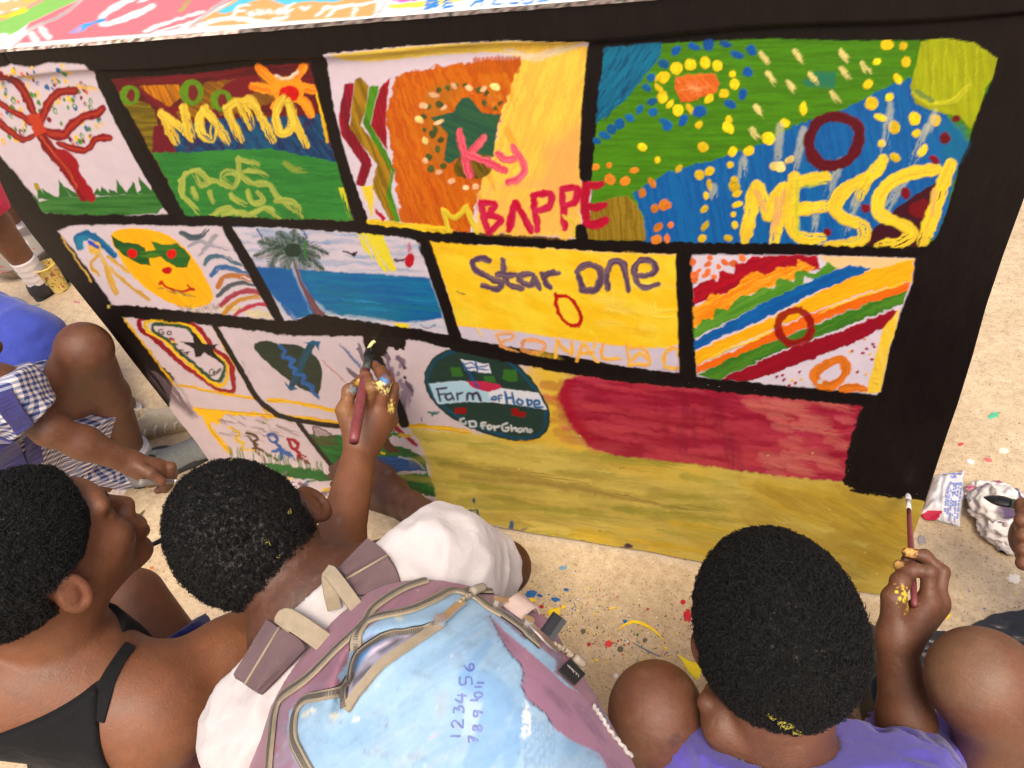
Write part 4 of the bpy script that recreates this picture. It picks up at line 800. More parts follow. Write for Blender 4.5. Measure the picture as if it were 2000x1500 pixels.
for st in [((458, 38), (468, 18), (490, 16)), ((464, 28), (480, 26)), ((486, 32), (494, 28), (492, 36), (502, 34)), ((505, 26), (508, 34)), ((512, 34), (514, 26), (520, 33), (526, 24), (532, 32)), ((548, 24), (540, 30), (550, 31), (552, 24)), ((575, 14), (560, 22), (564, 40)), ((556, 30), (572, 26)), ((590, 20), (600, 24), (606, 18)), ((620, 38), (640, 20), (665, 22), (690, 14)), ((640, 38), (660, 22)), ((690, 38), (700, 18)), ((640, 22), (700, 16), (735, 10))]:
    top.stroke(st, 5, WH, h=.1)
top.poly([(765, 8), (790, -10), (880, -10), (840, 6), (770, 12)], (206, 92, 170), jag=2, h=0); top.poly([(760, 16), (840, 8), (900, -6), (960, -6), (860, 18), (762, 24)], (246, 216, 60), jag=1, h=0)
for st in [((838, 8), (832, 24)), ((838, 8), (856, 8), (846, 15)), ((836, 16), (856, 16), (834, 24)), ((872, 6), (866, 22)), ((872, 6), (890, 4)), ((869, 14), (884, 13)), ((866, 22), (886, 20)), ((930, 4), (922, 20)), ((926, 12), (945, 10)), ((950, 2), (942, 18)), ((975, 3), (962, 12), (975, 16), (988, 6), (976, 2)), ((1005, 0), (998, 14), (1014, 13)), ((1030, -2), (1024, 12), (1042, 10), (1046, -2)), ((1064, -6), (1052, 8), (1070, 8))]:
    top.stroke(st, 5.5, (30, 128, 206), h=.1)
_fr = np.clip(1 - (tyy - CY + .004) / .006, 0, 1)[:, None] * (vnoise(gxt * 90, gyt * 90, 3, 3) > .42)
top.C = top.C * (1 - .8 * _fr[..., None]) + lin((210, 190, 170)) * .8 * _fr[..., None]
tz = ZT + .0035 + .0008 * vnoise(gxt * 30, gyt * 30, 2.2, 2) - .0035 * np.clip(1 - (tyy - CY + .004) / .004, 0, 1)[:, None] ** 2
qt = np.arange(NYT * NXT).reshape(NYT, NXT)
qf = np.stack([qt[:-1, :-1], qt[:-1, 1:], qt[1:, 1:], qt[1:, :-1]], -1).reshape(-1, 4)
o = put('cloth_top', mesh_np('cloth_top', np.stack([gxt, gyt, tz], -1).reshape(-1, 3), qf, np.clip(top.C, 0, .84).reshape(-1, 3)), PAINT, cloth)
o['label'] = 'brightly painted top sheet with pink, orange and green bands'
# torn pale edge where the top sheet meets the black fascia
fv = []; ff = []
xs = np.arange(-1.6, -.05, .006)
for i, x in enumerate(xs):
    h = .0015 + .0035 * float(vnoise(x * 60, 1.0, 2.0, 2)); 
    fv += [(x, CY - .0090 - .0012 * float(vnoise(x * 45, 3., 1.)), ZT + .0022 - h * .35), (x, CY - .0075, ZT + .0034 + .0006 * float(vnoise(x * 80, 5., 1.))), (x, CY - .0035, ZT + .0040)]
    if i: ff += [(3 * i - 3, 3 * i, 3 * i + 1, 3 * i - 2), (3 * i - 2, 3 * i + 1, 3 * i + 2, 3 * i - 1)]
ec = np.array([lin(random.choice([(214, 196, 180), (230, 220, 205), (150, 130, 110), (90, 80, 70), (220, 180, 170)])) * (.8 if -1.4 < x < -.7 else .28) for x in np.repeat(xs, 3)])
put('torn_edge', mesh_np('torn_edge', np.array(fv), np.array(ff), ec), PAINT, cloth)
# --- the table that carries it
tb = empty('wooden_table', (-.7, CY + .4, 0), 'plain wooden table hidden beneath the painted canvas', 'table')
WOOD = mat_col('rough_plywood', base=(.30, .19, .10), rough=.7, nscale=14, noise=.3, stretch=(1, 12, 12))
def boxm(x0, x1, y0, y1, z0, z1):
    v = [(x, y, z) for z in (z0, z1) for y in (y0, y1) for x in (x0, x1)]
    return v, [(0, 2, 3, 1), (4, 5, 7, 6), (0, 1, 5, 4), (2, 6, 7, 3), (0, 4, 6, 2), (1, 3, 7, 5)]
put('table_top', mesh_py('table_top', *boxm(-1.60, .165, CY + .012, CY + .74, ZT - .035, ZT - .001)), WOOD, tb)
for x in (-1.28, .05):
    for y in (CY + .05, CY + .64):
        put('leg', mesh_py('leg', *boxm(x, x + .06, y, y + .06, 0, ZT - .035)), WOOD, tb)
# ================================================================== bodies
# every figure is one implicit body (tapered limbs and ellipsoids, blended) meshed into one continuous surface
def q3(a): return np.asarray(a, np.float32)
class Body:
    def __init__(s): s.p = []
    def cone(s, a, b, ra, rb, k=.02, g=None, sub=False, flat=None):
        """flat=(dir, factor): the limb is thinner along dir"""
        s.p.append(('c', q3(a), q3(b), ra, rb, k, g, sub, flat)); return s
    def ell(s, c, r, R=None, k=.02, g=None, sub=False):
        s.p.append(('e', q3(c), np.eye(3, dtype=np.float32) if R is None else q3(R), q3(r), k, g, sub)); return s
    def chain(s, pts, rad, k=.015, g=None, flat=None):
        for i in range(len(pts) - 1): s.cone(pts[i], pts[i + 1], rad[i], rad[i + 1], k if i else k, g, False, flat)
        return s
    def bounds(s, pad=.02):
        lo = np.full(3, 1e9); hi = -lo
        for q in s.p:
            if q[0] == 'c': pts = [(q[1], q[3]), (q[2], q[4])]
            else: pts = [(q[1], float(np.max(q[3])))]
            for c, r in pts: lo = np.minimum(lo, c - r); hi = np.maximum(hi, c + r)
        return lo - pad, hi + pad
    def _one(s, q, X, Y, Z):
        if q[0] == 'c':
            a, b, ra, rb = q[1:5]; ba = b - a; L = float(ba @ ba) + 1e-12
            px, py, pz = X - a[0], Y - a[1], Z - a[2]
            h = np.clip((px * ba[0] + py * ba[1] + pz * ba[2]) / L, 0, 1)
            px = px - h * ba[0]; py = py - h * ba[1]; pz = pz - h * ba[2]
            if q[8] is not None:
                d, f = q[8]; d = q3(d); t = px * d[0] + py * d[1] + pz * d[2]
                m = 1.0 / f - 1.0
                px, py, pz = px + t * m * d[0], py + t * m * d[1], pz + t * m * d[2]
                return (np.sqrt(px * px + py * py + pz * pz) - (ra + (rb - ra) * h)) * (0.5 + .5 * f)
            return np.sqrt(px * px + py * py + pz * pz) - (ra + (rb - ra) * h)
        c, R, r = q[1:4]
        px, py, pz = X - c[0], Y - c[1], Z - c[2]
        a = px * R[0, 0] + py * R[1, 0] + pz * R[2, 0]; b = px * R[0, 1] + py * R[1, 1] + pz * R[2, 1]; d = px * R[0, 2] + py * R[1, 2] + pz * R[2, 2]
        k0 = np.sqrt((a / r[0]) ** 2 + (b / r[1]) ** 2 + (d / r[2]) ** 2)
        k1 = np.sqrt((a / r[0] ** 2) ** 2 + (b / r[1] ** 2) ** 2 + (d / r[2] ** 2) ** 2) + 1e-9
        return k0 * (k0 - 1) / k1
    def field(s, ax, groups=None, margin=.05):
        """ax: three 1-d coordinate arrays; primitives of one group g blend with each other first, then groups join"""
        shp = tuple(len(a) for a in ax)
        D = {}
        for q in s.p:
            g = q[6] if q[0] == 'c' else q[5]; k = q[5] if q[0] == 'c' else q[4]; sub = q[7] if q[0] == 'c' else q[6]
            if groups is not None and g not in groups: continue
            if q[0] == 'c':
                r = max(q[3], q[4]); lo = np.minimum(q[1], q[2]) - r - margin; hi = np.maximum(q[1], q[2]) + r + margin
            else: r = float(np.max(q[3])); lo = q[1] - r - margin; hi = q[1] + r + margin
            sl = []
            for i in range(3):
                i0, i1 = np.searchsorted(ax[i], lo[i]), np.searchsorted(ax[i], hi[i])
                sl.append(slice(i0, i1))
            if any(t.stop <= t.start for t in sl): continue
            if g not in D: D[g] = np.full(shp, margin * 1.01, np.float32)
            sl = tuple(sl)
            X = ax[0][sl[0]][:, None, None]; Y = ax[1][sl[1]][None, :, None]; Z = ax[2][sl[2]][None, None, :]
            d = s._one(q, X, Y, Z).astype(np.float32)
            c = D[g][sl]
            if sub:
                h = np.maximum(k - np.abs(c + d), 0) / k; D[g][sl] = np.maximum(c, -d) + h * h * k * .25
            else:
                h = np.maximum(k - np.abs(c - d), 0) / k; D[g][sl] = np.minimum(c, d) - h * h * k * .25
        out = None; kk = .006
        for g in D:
            if out is None: out = D[g]
            else:
                h = np.maximum(kk - np.abs(out - D[g]), 0) / kk; out = np.minimum(out, D[g]) - h * h * kk * .25
        return out if out is not None else np.full(shp, 1.0, np.float32)
def axes3(lo, hi, res): return [np.arange(lo[i], hi[i] + res, res, dtype=np.float32) for i in range(3)]
def surface_nets(D, ax):
    """dual mesh of the zero level"""
    s = D < 0
    nx, ny, nz = D.shape
    cnt = np.zeros((nx - 1, ny - 1, nz - 1), np.int8)
    for i in (0, 1):
        for j in (0, 1):
            for k in (0, 1): cnt += s[i:nx - 1 + i, j:ny - 1 + j, k:nz - 1 + k]
    act = (cnt > 0) & (cnt < 8)
    idx = np.full(act.shape, -1, np.int32); ii = np.argwhere(act); idx[act] = np.arange(len(ii))
    acc = np.zeros((len(ii), 3), np.float32); num = np.zeros(len(ii), np.float32)
    cs = [(a, b, c) for a in (0, 1) for b in (0, 1) for c in (0, 1)]
    val = {c: D[ii[:, 0] + c[0], ii[:, 1] + c[1], ii[:, 2] + c[2]] for c in cs}
    for c in cs:
        for d in range(3):
            if c[d]: continue
            e = list(c); e[d] = 1; e = tuple(e)
            a, b = val[c], val[e]; m = (a < 0) != (b < 0)
            t = np.where(m, a / np.where(m, a - b, 1), 0)
            for x in range(3): acc[:, x] += np.where(m, c[x] + (t if x == d else 0), 0)
            num += m
    v = ii + acc / num[:, None]
    res = np.array([ax[i][1] - ax[i][0] for i in range(3)])
    v = np.array([ax[i][0] for i in range(3)]) + v * res
    F_ = []
    for d in range(3):
        a, b = [x for x in range(3) if x != d]
        sl0 = [slice(None)] * 3; sl1 = [slice(None)] * 3; sl0[d] = slice(0, -1); sl1[d] = slice(1, None)
        m = s[tuple(sl0)] != s[tuple(sl1)]
        e = np.argwhere(m)
        ok = np.ones(len(e), bool)
        for x in (a, b): ok &= (e[:, x] > 0) & (e[:, x] < D.shape[x] - 1)
        e = e[ok]
        if not len(e): continue
        oa = np.zeros(3, int); oa[a] = 1; ob = np.zeros(3, int); ob[b] = 1
        q = [e - oa - ob, e - ob, e, e - oa]
        qi = np.stack([idx[x[:, 0], x[:, 1], x[:, 2]] for x in q], 1)
        flip = s[e[:, 0], e[:, 1], e[:, 2]]
        if d == 1: flip = ~flip
        qi = np.where(flip[:, None], qi, qi[:, ::-1])
        F_.append(qi)
    f = np.concatenate(F_) if F_ else np.zeros((0, 4), int)
    f = f[(f >= 0).all(1)]
    return v.astype(np.float32), f
def taubin(v, f, it=2, lam=.5):
    n = len(v)
    e = np.concatenate([f[:, [0, 1]], f[:, [1, 2]], f[:, [2, 3]], f[:, [3, 0]]])
    e = np.concatenate([e, e[:, ::-1]])
    deg = np.bincount(e[:, 0], minlength=n).astype(np.float32)[:, None]
    for i in range(it):
        for l in (lam, -lam * 1.03):
            a = np.stack([np.bincount(e[:, 0], v[e[:, 1], x], minlength=n) for x in range(3)], 1) / np.maximum(deg, 1)
            v = v + l * (a - v)
    return v.astype(np.float32)
def body_mesh(B, name, res=.0045, fine=(), zfloor=None, extra=None):
    """fine: list of (lo, hi, res) boxes that are meshed more finely; the coarse grid leaves them out"""
    lo, hi = B.bounds()
    ax = axes3(lo, hi, res); D = B.field(ax)
    if zfloor is not None: D = np.maximum(D, (zfloor - ax[2])[None, None, :])
    if extra is not None: D = extra(D, ax)
    for l, h, r in fine:
        l, h = np.asarray(l), np.asarray(h)
        i = [np.searchsorted(ax[x], [l[x] + res * .6, h[x] - res * .6]) for x in range(3)]
        # cells wholly inside the fine box are dropped by marking them invalid afterwards
    v, f = surface_nets(D, ax); v = taubin(v, f, 2)
    cen = v[f].mean(1)
    keep = np.ones(len(f), bool)
    for l, h, r in fine:
        l, h = np.asarray(l) + res * 1.7, np.asarray(h) - res * 1.7
        keep &= ~((cen > l) & (cen < h)).all(1)
    V = [v]; Fs = [f[keep]]; off = len(v)
    for l, h, r in fine:
        ax = axes3(l, h, r); D = B.field(ax)
        if extra is not None: D = extra(D, ax)
        v2, f2 = surface_nets(D, ax); v2 = taubin(v2, f2, 1)
        V.append(v2); Fs.append(f2 + off); off += len(v2)
    V = np.concatenate(V); Fs = np.concatenate(Fs)
    u, inv = np.unique(Fs, return_inverse=True)
    return V[u], inv.reshape(-1, 4)

def hframe(up, right):
    """head frame (right, forward, up) as matrix columns from camera-axes directions"""
    u = cdir(*up); r = cdir(*right); r = r - u * (r @ u); r /= np.linalg.norm(r)
    return np.stack([r, np.cross(u, r), u], 1)
class Head:
    def __init__(s, c, up, right, sc=1.0):
        s.c = np.asarray(c, float); s.R = hframe(up, right); s.s = sc
    def w(s, x, y, z): return s.c + s.R @ (_v([x, y, z]) * s.s)
    def loc(s, p): return (np.asarray(p) - s.c) @ s.R / s.s
    def build(s, B, g='head', face=True, ears=(1, 1), earout=.5, ex=.0, ez=.0):
        c, R, k = s.c, s.R, s.s
        e = lambda x, y, z, r, kk=.02, RR=None, sub=False: B.ell(s.w(x, y, z), _v(r) * k, R if RR is None else R @ RR, kk, g, sub)
        e(0, -.012, .028, (.0705, .0900, .0760)); e(0, -.035, .005, (.066, .066, .062), .03)
        e(0, .030, -.030, (.0560, .0560, .0640), .03)
        B.cone(s.w(0, .02, -.055), s.w(0, .064, -.088), .045 * k, .024 * k, .025, g)
        if face:
            e(0, .078, .022, (.050, .016, .018), .02)                              # brow
            for sx in (-1, 1):
                e(sx * .031, .083, -.002, (.017, .013, .011), .008, sub=True)       # eye sockets
                e(sx * .038, .062, -.030, (.016, .020, .017), .03)                  # cheeks
                e(sx * .031, .073, -.001, (.0125, .0120, .0120), .003)              # eyelids
                e(sx * .011, .093, -.034, (.0085, .010, .0075), .006)               # nostril wings
            B.cone(s.w(0, .082, .010), s.w(0, .103, -.029), .0075 * k, .0115 * k, .010, g)
            e(0, .090, -.055, (.026, .014, .020), .012)
            e(0, .0985, -.0590, (.0230, .0105, .0075), .005); e(0, .0955, -.0715, (.0200, .0110, .0085), .005)
            e(0, .105, -.0655, (.024, .010, .0016), .003, sub=True)
            e(0, .080, -.094, (.020, .015, .015), .012)
        for sx in (-1, 1):
            if not ears[(sx + 1) // 2]: continue
            a = earout * sx
            ca, sa = math.cos(a), math.sin(a)
            RE = np.array([[ca, sa, 0], [-sa, ca, 0], [0, 0, 1]]) if sx > 0 else np.array([[ca, sa, 0], [-sa, ca, 0], [0, 0, 1]])
            t = .12; RT = np.array([[1, 0, 0], [0, math.cos(t), math.sin(t)], [0, -math.sin(t), math.cos(t)]])
            RE = RE @ RT
            e(sx * (.078 + ex), -.012, -.016 + ez, (.0085, .0195, .0310), .006, RE)
            o = RE @ _v([sx * .009, .002, .003])
            e(sx * (.078 + ex) + o[0], -.012 + o[1], -.016 + ez + o[2], (.0078, .0130, .0225), .003, RE, True)
            e(sx * (.076 + ex), -.002, -.022 + ez, (.006, .006, .008), .004)
            o = RE @ _v([sx * .003, -.004, .004]); e(sx * (.078 + ex) + o[0], -.012 + o[1], -.016 + ez + o[2], (.004, .010, .016), .004, RE)
def hair_cap(H, name, parent, mat, line, thick=.010, res=.0017, lump=.0045, n=26000, seed=1, curl=.0022, patches=None, curlmat=None, fleck=None):
    """close-cropped curly hair: a lumpy cap over the scalp with thousands of tiny curls standing in it.
    line(x, y, z) > 0 where hair grows (head frame, metres)"""
    B2 = Body(); R, k = H.R, H.s
    B2.ell(H.w(0, -.012, .028), (_v((.0705, .0900, .0760)) + thick) * k, R, .02); B2.ell(H.w(0, -.035, .005), (_v((.066, .066, .062)) + thick * .85) * k, R, .03)
    lo, hi = B2.bounds(.006); ax = axes3(lo, hi, res); D = B2.field(ax)
    X, Y, Z = np.meshgrid(*ax, indexing='ij')
    near = np.abs(D) < .02
    pts = np.stack([X[near], Y[near], Z[near]], -1)
    q = H.loc(pts)
    n1 = vnoise(pts[:, 0] * 150, pts[:, 1] * 150, pts[:, 2] * 150 + seed, 2)
    n2 = vnoise(pts[:, 0] * 380, pts[:, 1] * 380, pts[:, 2] * 380 + seed, 2)
    ln = line(q[:, 0], q[:, 1], q[:, 2]) + .010 * (vnoise(pts[:, 0] * 120, pts[:, 1] * 120, pts[:, 2] * 120, 2) - .5)
    fade = np.clip(ln / .030, 0, 1)
    d = D[near] + (1 - fade) * thick * 1.05 + lump * (np.abs(n1 - .5) * 2.2 - .35) * fade + lump * .5 * (n2 - .5) * fade
    D[near] = np.maximum(d, -ln)
    v, f = surface_nets(D, ax)
    q = H.loc(v); ln = line(q[:, 0], q[:, 1], q[:, 2])
    # only the outer side matters
    base = np.array([.020, .0155, .0125]) 
    nn = vnoise(v[:, 0] * 260, v[:, 1] * 260, v[:, 2] * 260, 2)[:, None]
    col = base * (.55 + .9 * nn)
    sk = np.clip(1 - ln / .016, 0, 1)[:, None] * .55
    col = col * (1 - sk) + np.array([.050, .026, .016]) * sk
    if patches is not None:
        pm = patches(q)[:, None]; col = col * (1 - pm) + np.array([.10, .045, .024]) * pm
    o = put('hair', mesh_np('hair', v, f, col), mat, parent)
    # curls
    rg = np.random.default_rng(seed)
    me_n = np.zeros(len(f)); a = v[f]
    nr = np.cross(a[:, 2] - a[:, 0], a[:, 3] - a[:, 1]); ar = np.linalg.norm(nr, axis=1) + 1e-12; nr = nr / ar[:, None]
    cen = a.mean(1); ql = H.loc(cen); out = ((cen - H.c) * nr).sum(1) > 0
    pr = ar * out * (line(ql[:, 0], ql[:, 1], ql[:, 2]) > .002); pr /= pr.sum()
    pick = rg.choice(len(f), n, p=pr)
    c = cen[pick] + (rg.random((n, 3)) - .5) * res; nv = nr[pick]
    nv = nv + (cen[pick] - H.c) / .09 * .6; nv /= np.linalg.norm(nv, axis=1)[:, None]
    t = np.cross(nv, rg.normal(size=(n, 3))); t /= np.linalg.norm(t, axis=1)[:, None]; b = np.cross(nv, t)
    PTS = 7
    k_ = np.linspace(0, 1, PTS)
    lnp = line(ql[pick, 0], ql[pick, 1], ql[pick, 2])
    sc = np.clip(lnp / .03, .25, 1)
    rad = (curl * (.55 + .8 * rg.random(n)) * sc)[:, None, None]; hgt = ((.0022 + .0042 * rg.random(n)) * sc)[:, None, None]
    th = rg.random(n)[:, None] * 6.28 + k_[None, :] * rg.uniform(4.0, 8.5, n)[:, None]
    pts = c[:, None, :] - nv[:, None, :] * .0012 + nv[:, None, :] * k_[None, :, None] * hgt + rad * (np.cos(th)[..., None] - np.cos(th[:, :1])[..., None]) * t[:, None, :] + rad * (np.sin(th)[..., None] - np.sin(th[:, :1])[..., None]) * b[:, None, :]
    RADS = np.array([.00042, .00042, .0004, .00036, .00032, .00026, .00014], np.float32)
    if fleck is not None:
        pj = project(c); sel = np.zeros(n, bool)
        for (fx, fy, frx, fry, fa) in fleck:
            dx, dy = pj[:, 0] - fx, pj[:, 1] - fy
            sel |= (((dx * math.cos(fa) + dy * math.sin(fa)) / frx) ** 2 + ((-dx * math.sin(fa) + dy * math.cos(fa)) / fry) ** 2 < rg.random(n) * 1.0 - .25) & (((EYE - c) * nv).sum(1) > 0)
        if sel.any():
            hf = bpy.data.hair_curves.new('painted_curls'); hf.add_curves([PTS] * int(sel.sum()))
            hf.points.foreach_set('position', (pts[sel] + nv[sel][:, None, :] * .0012).astype(np.float32).ravel()); hf.points.foreach_set('radius', np.tile(RADS * .9, int(sel.sum())))
            hf.materials.append(YELP); ho = bpy.data.objects.new('painted_curls', hf); C.objects.link(ho); ho.parent = o; ho['kind'] = 'stuff'; ho['label'] = 'curls dabbed with yellow paint'
    hc = bpy.data.hair_curves.new('hair_curls')
    hc.add_curves([PTS] * n)
    hc.points.foreach_set('position', pts.astype(np.float32).ravel())
    hc.points.foreach_set('radius', np.tile(RADS, n))
    hc.materials.append(curlmat or mat)
    h = bpy.data.objects.new('hair_curls', hc); C.objects.link(h); h.parent = o; h['kind'] = 'stuff'
    return o
# --- hands
def finger(B, base, d1, d2, d3, L, r, g):
    """three bones along given directions"""
    p0 = _v(base); p1 = p0 + _v(d1) * L[0]; p2 = p1 + _v(d2) * L[1]; p3 = p2 + _v(d3) * L[2]
    B.cone(p0, p1, r * 1.08, r, .004, g); B.cone(p1, p2, r * 1.02, r * .9, .0025, g); B.cone(p2, p3, r * .92, r * .72, .0025, g)
    return p1, p2, p3
def chain_finger(B, pts, r, g, k=.003):
    for i in range(len(pts) - 1):
        B.cone(pts[i], pts[i + 1], r * (1.08 - .12 * i), r * (1.0 - .12 * i), k, g)
    for p in pts[1:-1]: B.ell(p, (r * 1.0, r * 1.0, r * 1.0), None, .004, g)
# --- skin and cloth materials
def mat_skin():
    m, t, p = mat_new('brown_skin')
    tc = N(t, 'ShaderNodeTexCoord'); v = tc.outputs['Object']
    src = N(t, 'ShaderNodeVertexColor', layer_name='Col').outputs['Color']
    n1 = N(t, 'ShaderNodeTexNoise', Scale=26.0, Detail=6.0, Roughness=.6); t.links.new(v, n1.inputs['Vector'])
    n2 = N(t, 'ShaderNodeTexNoise', Scale=420.0, Detail=3.0); t.links.new(v, n2.inputs['Vector'])
    vo = N(t, 'ShaderNodeTexVoronoi', Scale=900.0); t.links.new(v, vo.inputs['Vector'])
    mr = N(t, 'ShaderNodeMapRange'); t.links.new(n1.outputs['Fac'], mr.inputs[0])
    mr.inputs[1].default_value = .3; mr.inputs[2].default_value = .7; mr.inputs[3].default_value = .80; mr.inputs[4].default_value = 1.18
    mr2 = N(t, 'ShaderNodeMapRange'); t.links.new(n2.outputs['Fac'], mr2.inputs[0])
    mr2.inputs[1].default_value = .3; mr2.inputs[2].default_value = .7; mr2.inputs[3].default_value = .92; mr2.inputs[4].default_value = 1.08
    mm = N(t, 'ShaderNodeMath', operation='MULTIPLY'); t.links.new(mr.outputs[0], mm.inputs[0]); t.links.new(mr2.outputs[0], mm.inputs[1])
    mx = N(t, 'ShaderNodeMix', data_type='RGBA', blend_type='MULTIPLY'); mx.inputs[0].default_value = 1
    t.links.new(src, mx.inputs[6]); t.links.new(mm.outputs[0], mx.inputs[7]); t.links.new(mx.outputs[2], p.inputs['Base Color'])
    n3 = N(t, 'ShaderNodeTexNoise', Scale=60.0, Detail=5.0, Roughness=.7, Distortion=.8); t.links.new(v, n3.inputs['Vector'])
    ash = N(t, 'ShaderNodeMapRange'); t.links.new(n3.outputs['Fac'], ash.inputs[0]); ash.inputs[1].default_value = .52; ash.inputs[2].default_value = .80; ash.inputs[3].default_value = 0; ash.inputs[4].default_value = .45
    mxa = N(t, 'ShaderNodeMix', data_type='RGBA'); t.links.new(ash.outputs[0], mxa.inputs[0]); t.links.new(mx.outputs[2], mxa.inputs[6]); mxa.inputs[7].default_value = (.21, .125, .085, 1); t.links.new(mxa.outputs[2], p.inputs['Base Color'])
    p.inputs['Roughness'].default_value = .46; p.inputs['Specular IOR Level'].default_value = .5
    rr = N(t, 'ShaderNodeMapRange'); t.links.new(n1.outputs['Fac'], rr.inputs[0]); rr.inputs[1].default_value = .3; rr.inputs[2].default_value = .7; rr.inputs[3].default_value = .47; rr.inputs[4].default_value = .62
    t.links.new(rr.outputs[0], p.inputs['Roughness'])
    p.inputs['Subsurface Weight'].default_value = .12; p.inputs['Subsurface Radius'].default_value = (.012, .004, .002); p.inputs['Subsurface Scale'].default_value = .4
    bp = N(t, 'ShaderNodeBump', Strength=.22, Distance=.0006); t.links.new(vo.outputs['Distance'], bp.inputs['Height'])
    bp2 = N(t, 'ShaderNodeBump', Strength=.25, Distance=.0015); t.links.new(n2.outputs['Fac'], bp2.inputs['Height']); t.links.new(bp.outputs[0], bp2.inputs['Normal'])
    mp4 = N(t, 'ShaderNodeMapping'); mp4.inputs['Scale'].default_value = (60, 60, 150); t.links.new(v, mp4.inputs[0])
    n4 = N(t, 'ShaderNodeTexNoise', Scale=1.0, Detail=4.0, Distortion=1.5); t.links.new(mp4.outputs[0], n4.inputs['Vector'])
    bp3 = N(t, 'ShaderNodeBump', Strength=.22, Distance=.0022); t.links.new(n4.outputs['Fac'], bp3.inputs['Height']); t.links.new(bp3.outputs[0], bp.inputs['Normal'])
    t.links.new(bp2.outputs[0], p.inputs['Normal'])
    return m
SKIN = mat_skin()
HAIR = mat_col('tight_black_curls', rough=.62, noise=.35, nscale=500, bump=0, spec=.35)
CURL = mat_col('curl_strands', base=(.050, .039, .032), rough=.48, noise=.3, nscale=300, bump=0, spec=.4)
YELP = mat_col('yellow_paint_dab', base=(.42, .36, .05), rough=.5, noise=.5, bump=0)
SK = np.array([.142, .056, .026])
def skin_cols(v, base=SK, marks=()):
    """marks: (centre, radius, colour, strength, ragged)"""
    c = np.tile(np.asarray(base, np.float32), (len(v), 1))
    for ce, r, col, st, rag in marks:
        d = np.linalg.norm(v - _v(ce), axis=1) / r
        if rag: d = d + rag * (vnoise(v[:, 0] * 330, v[:, 1] * 330, v[:, 2] * 330, 2) - .5)
        a = (np.clip((1 - d) * (4 if rag else 1.6), 0, 1) * st)[:, None]
        c = c * (1 - a) + np.asarray(col) * a
    return c
def cloth_mesh(B, groups, off, region, res=.004, wrinkle=.004, wfreq=26, seed=0, pad=.03, lim=None, thick=.0):
    """a garment: the body swollen by off, wrinkled, cut by region(X,Y,Z) < 0 where cloth is"""
    lo, hi = B.bounds(pad)
    if lim is not None: lo, hi = np.maximum(lo, lim[0]), np.minimum(hi, lim[1])
    ax = axes3(lo, hi, res); D = B.field(ax, groups, margin=.06)
    X = ax[0][:, None, None]; Y = ax[1][None, :, None]; Z = ax[2][None, None, :]
    near = np.abs(D - off) < .03
    i = np.argwhere(near)
    x, y, z = ax[0][i[:, 0]], ax[1][i[:, 1]], ax[2][i[:, 2]]
    n = vnoise(x * wfreq, y * wfreq, z * wfreq + seed, 1); n2 = vnoise(x * wfreq * 2.3 + 3, y * wfreq * 2.3, z * wfreq * 2.3 + seed, 1)
    w = wrinkle * (1 - 2.6 * np.abs(n - .5)) + wrinkle * .45 * (1 - 2.4 * np.abs(n2 - .5))
    D = D - off
    D[near] -= w
    D = np.maximum(D, region(X, Y, Z))
    v, f = surface_nets(D, ax)
    return taubin(v, f, 2), f
def half(p, n):
    p = _v(p); n = _v(n); n = n / np.linalg.norm(n)
    return lambda X, Y, Z: (X - p[0]) * n[0] + (Y - p[1]) * n[1] + (Z - p[2]) * n[2]
def fabric(name, col, rough=.85, weave=900, noise=.10, sheen=.25, bump=.3):
    m = fabric0(name, col, rough, weave, noise, sheen, bump)
    t = m.node_tree; p = t.nodes['Principled BSDF']; tc = N(t, 'ShaderNodeTexCoord'); n = N(t, 'ShaderNodeTexNoise', Scale=34.0, Detail=3.0, Distortion=1.2); t.links.new(tc.outputs['Object'], n.inputs['Vector'])
    b = N(t, 'ShaderNodeBump', Strength=.35, Distance=.006); t.links.new(n.outputs['Fac'], b.inputs['Height'])
    old = p.inputs['Normal'].links[0].from_socket; t.links.new(old, b.inputs['Normal']); t.links.new(b.outputs[0], p.inputs['Normal'])
    return m
def fabric0(name, col, rough, weave, noise, sheen, bump):
    return mat_col(name, base=tuple(col), rough=rough, noise=noise, nscale=22, bump=bump, bscale=weave, bdist=.0006, spec=.25, sheen=sheen)
def brush(name, label, butt, tip, bristle_len, r0, r1, hcol, fcol, bcol, ferr=.03, parent=None, group='artists\' brushes', blob=None, flat=.6):
    butt, tip = _v(butt), _v(tip); d = tip - butt; L = np.linalg.norm(d); d /= L
    t = empty(name, butt, label, 'paintbrush', group)
    b0 = tip - d * bristle_len; f0 = b0 - d * ferr
    s = np.linspace(0, 1, 9)
    prof = r0 * (1 - s) + r1 * s + .25 * r1 * np.sin(np.pi * s)
    put('handle', mesh_py('handle', *tube([butt + (f0 - butt) * k for k in s], prof, 14), smooth=True), hcol, t)
    put('ferrule', mesh_py('ferrule', *tube([f0 - d * .002, f0 + d * ferr * .5, b0 + d * .001], [r1 * 1.12, r1 * 1.15, r1 * 1.25], 14, flat=.9), smooth=True), fcol, t)
    s = np.linspace(0, 1, 7)
    put('bristles', mesh_py('bristles', *tube([b0 + (tip - b0) * k for k in s], r1 * np.array([1.15, 1.4, 1.55, 1.5, 1.25, .8, .2]), 16, flat=flat), smooth=True), bcol, t)
    return t
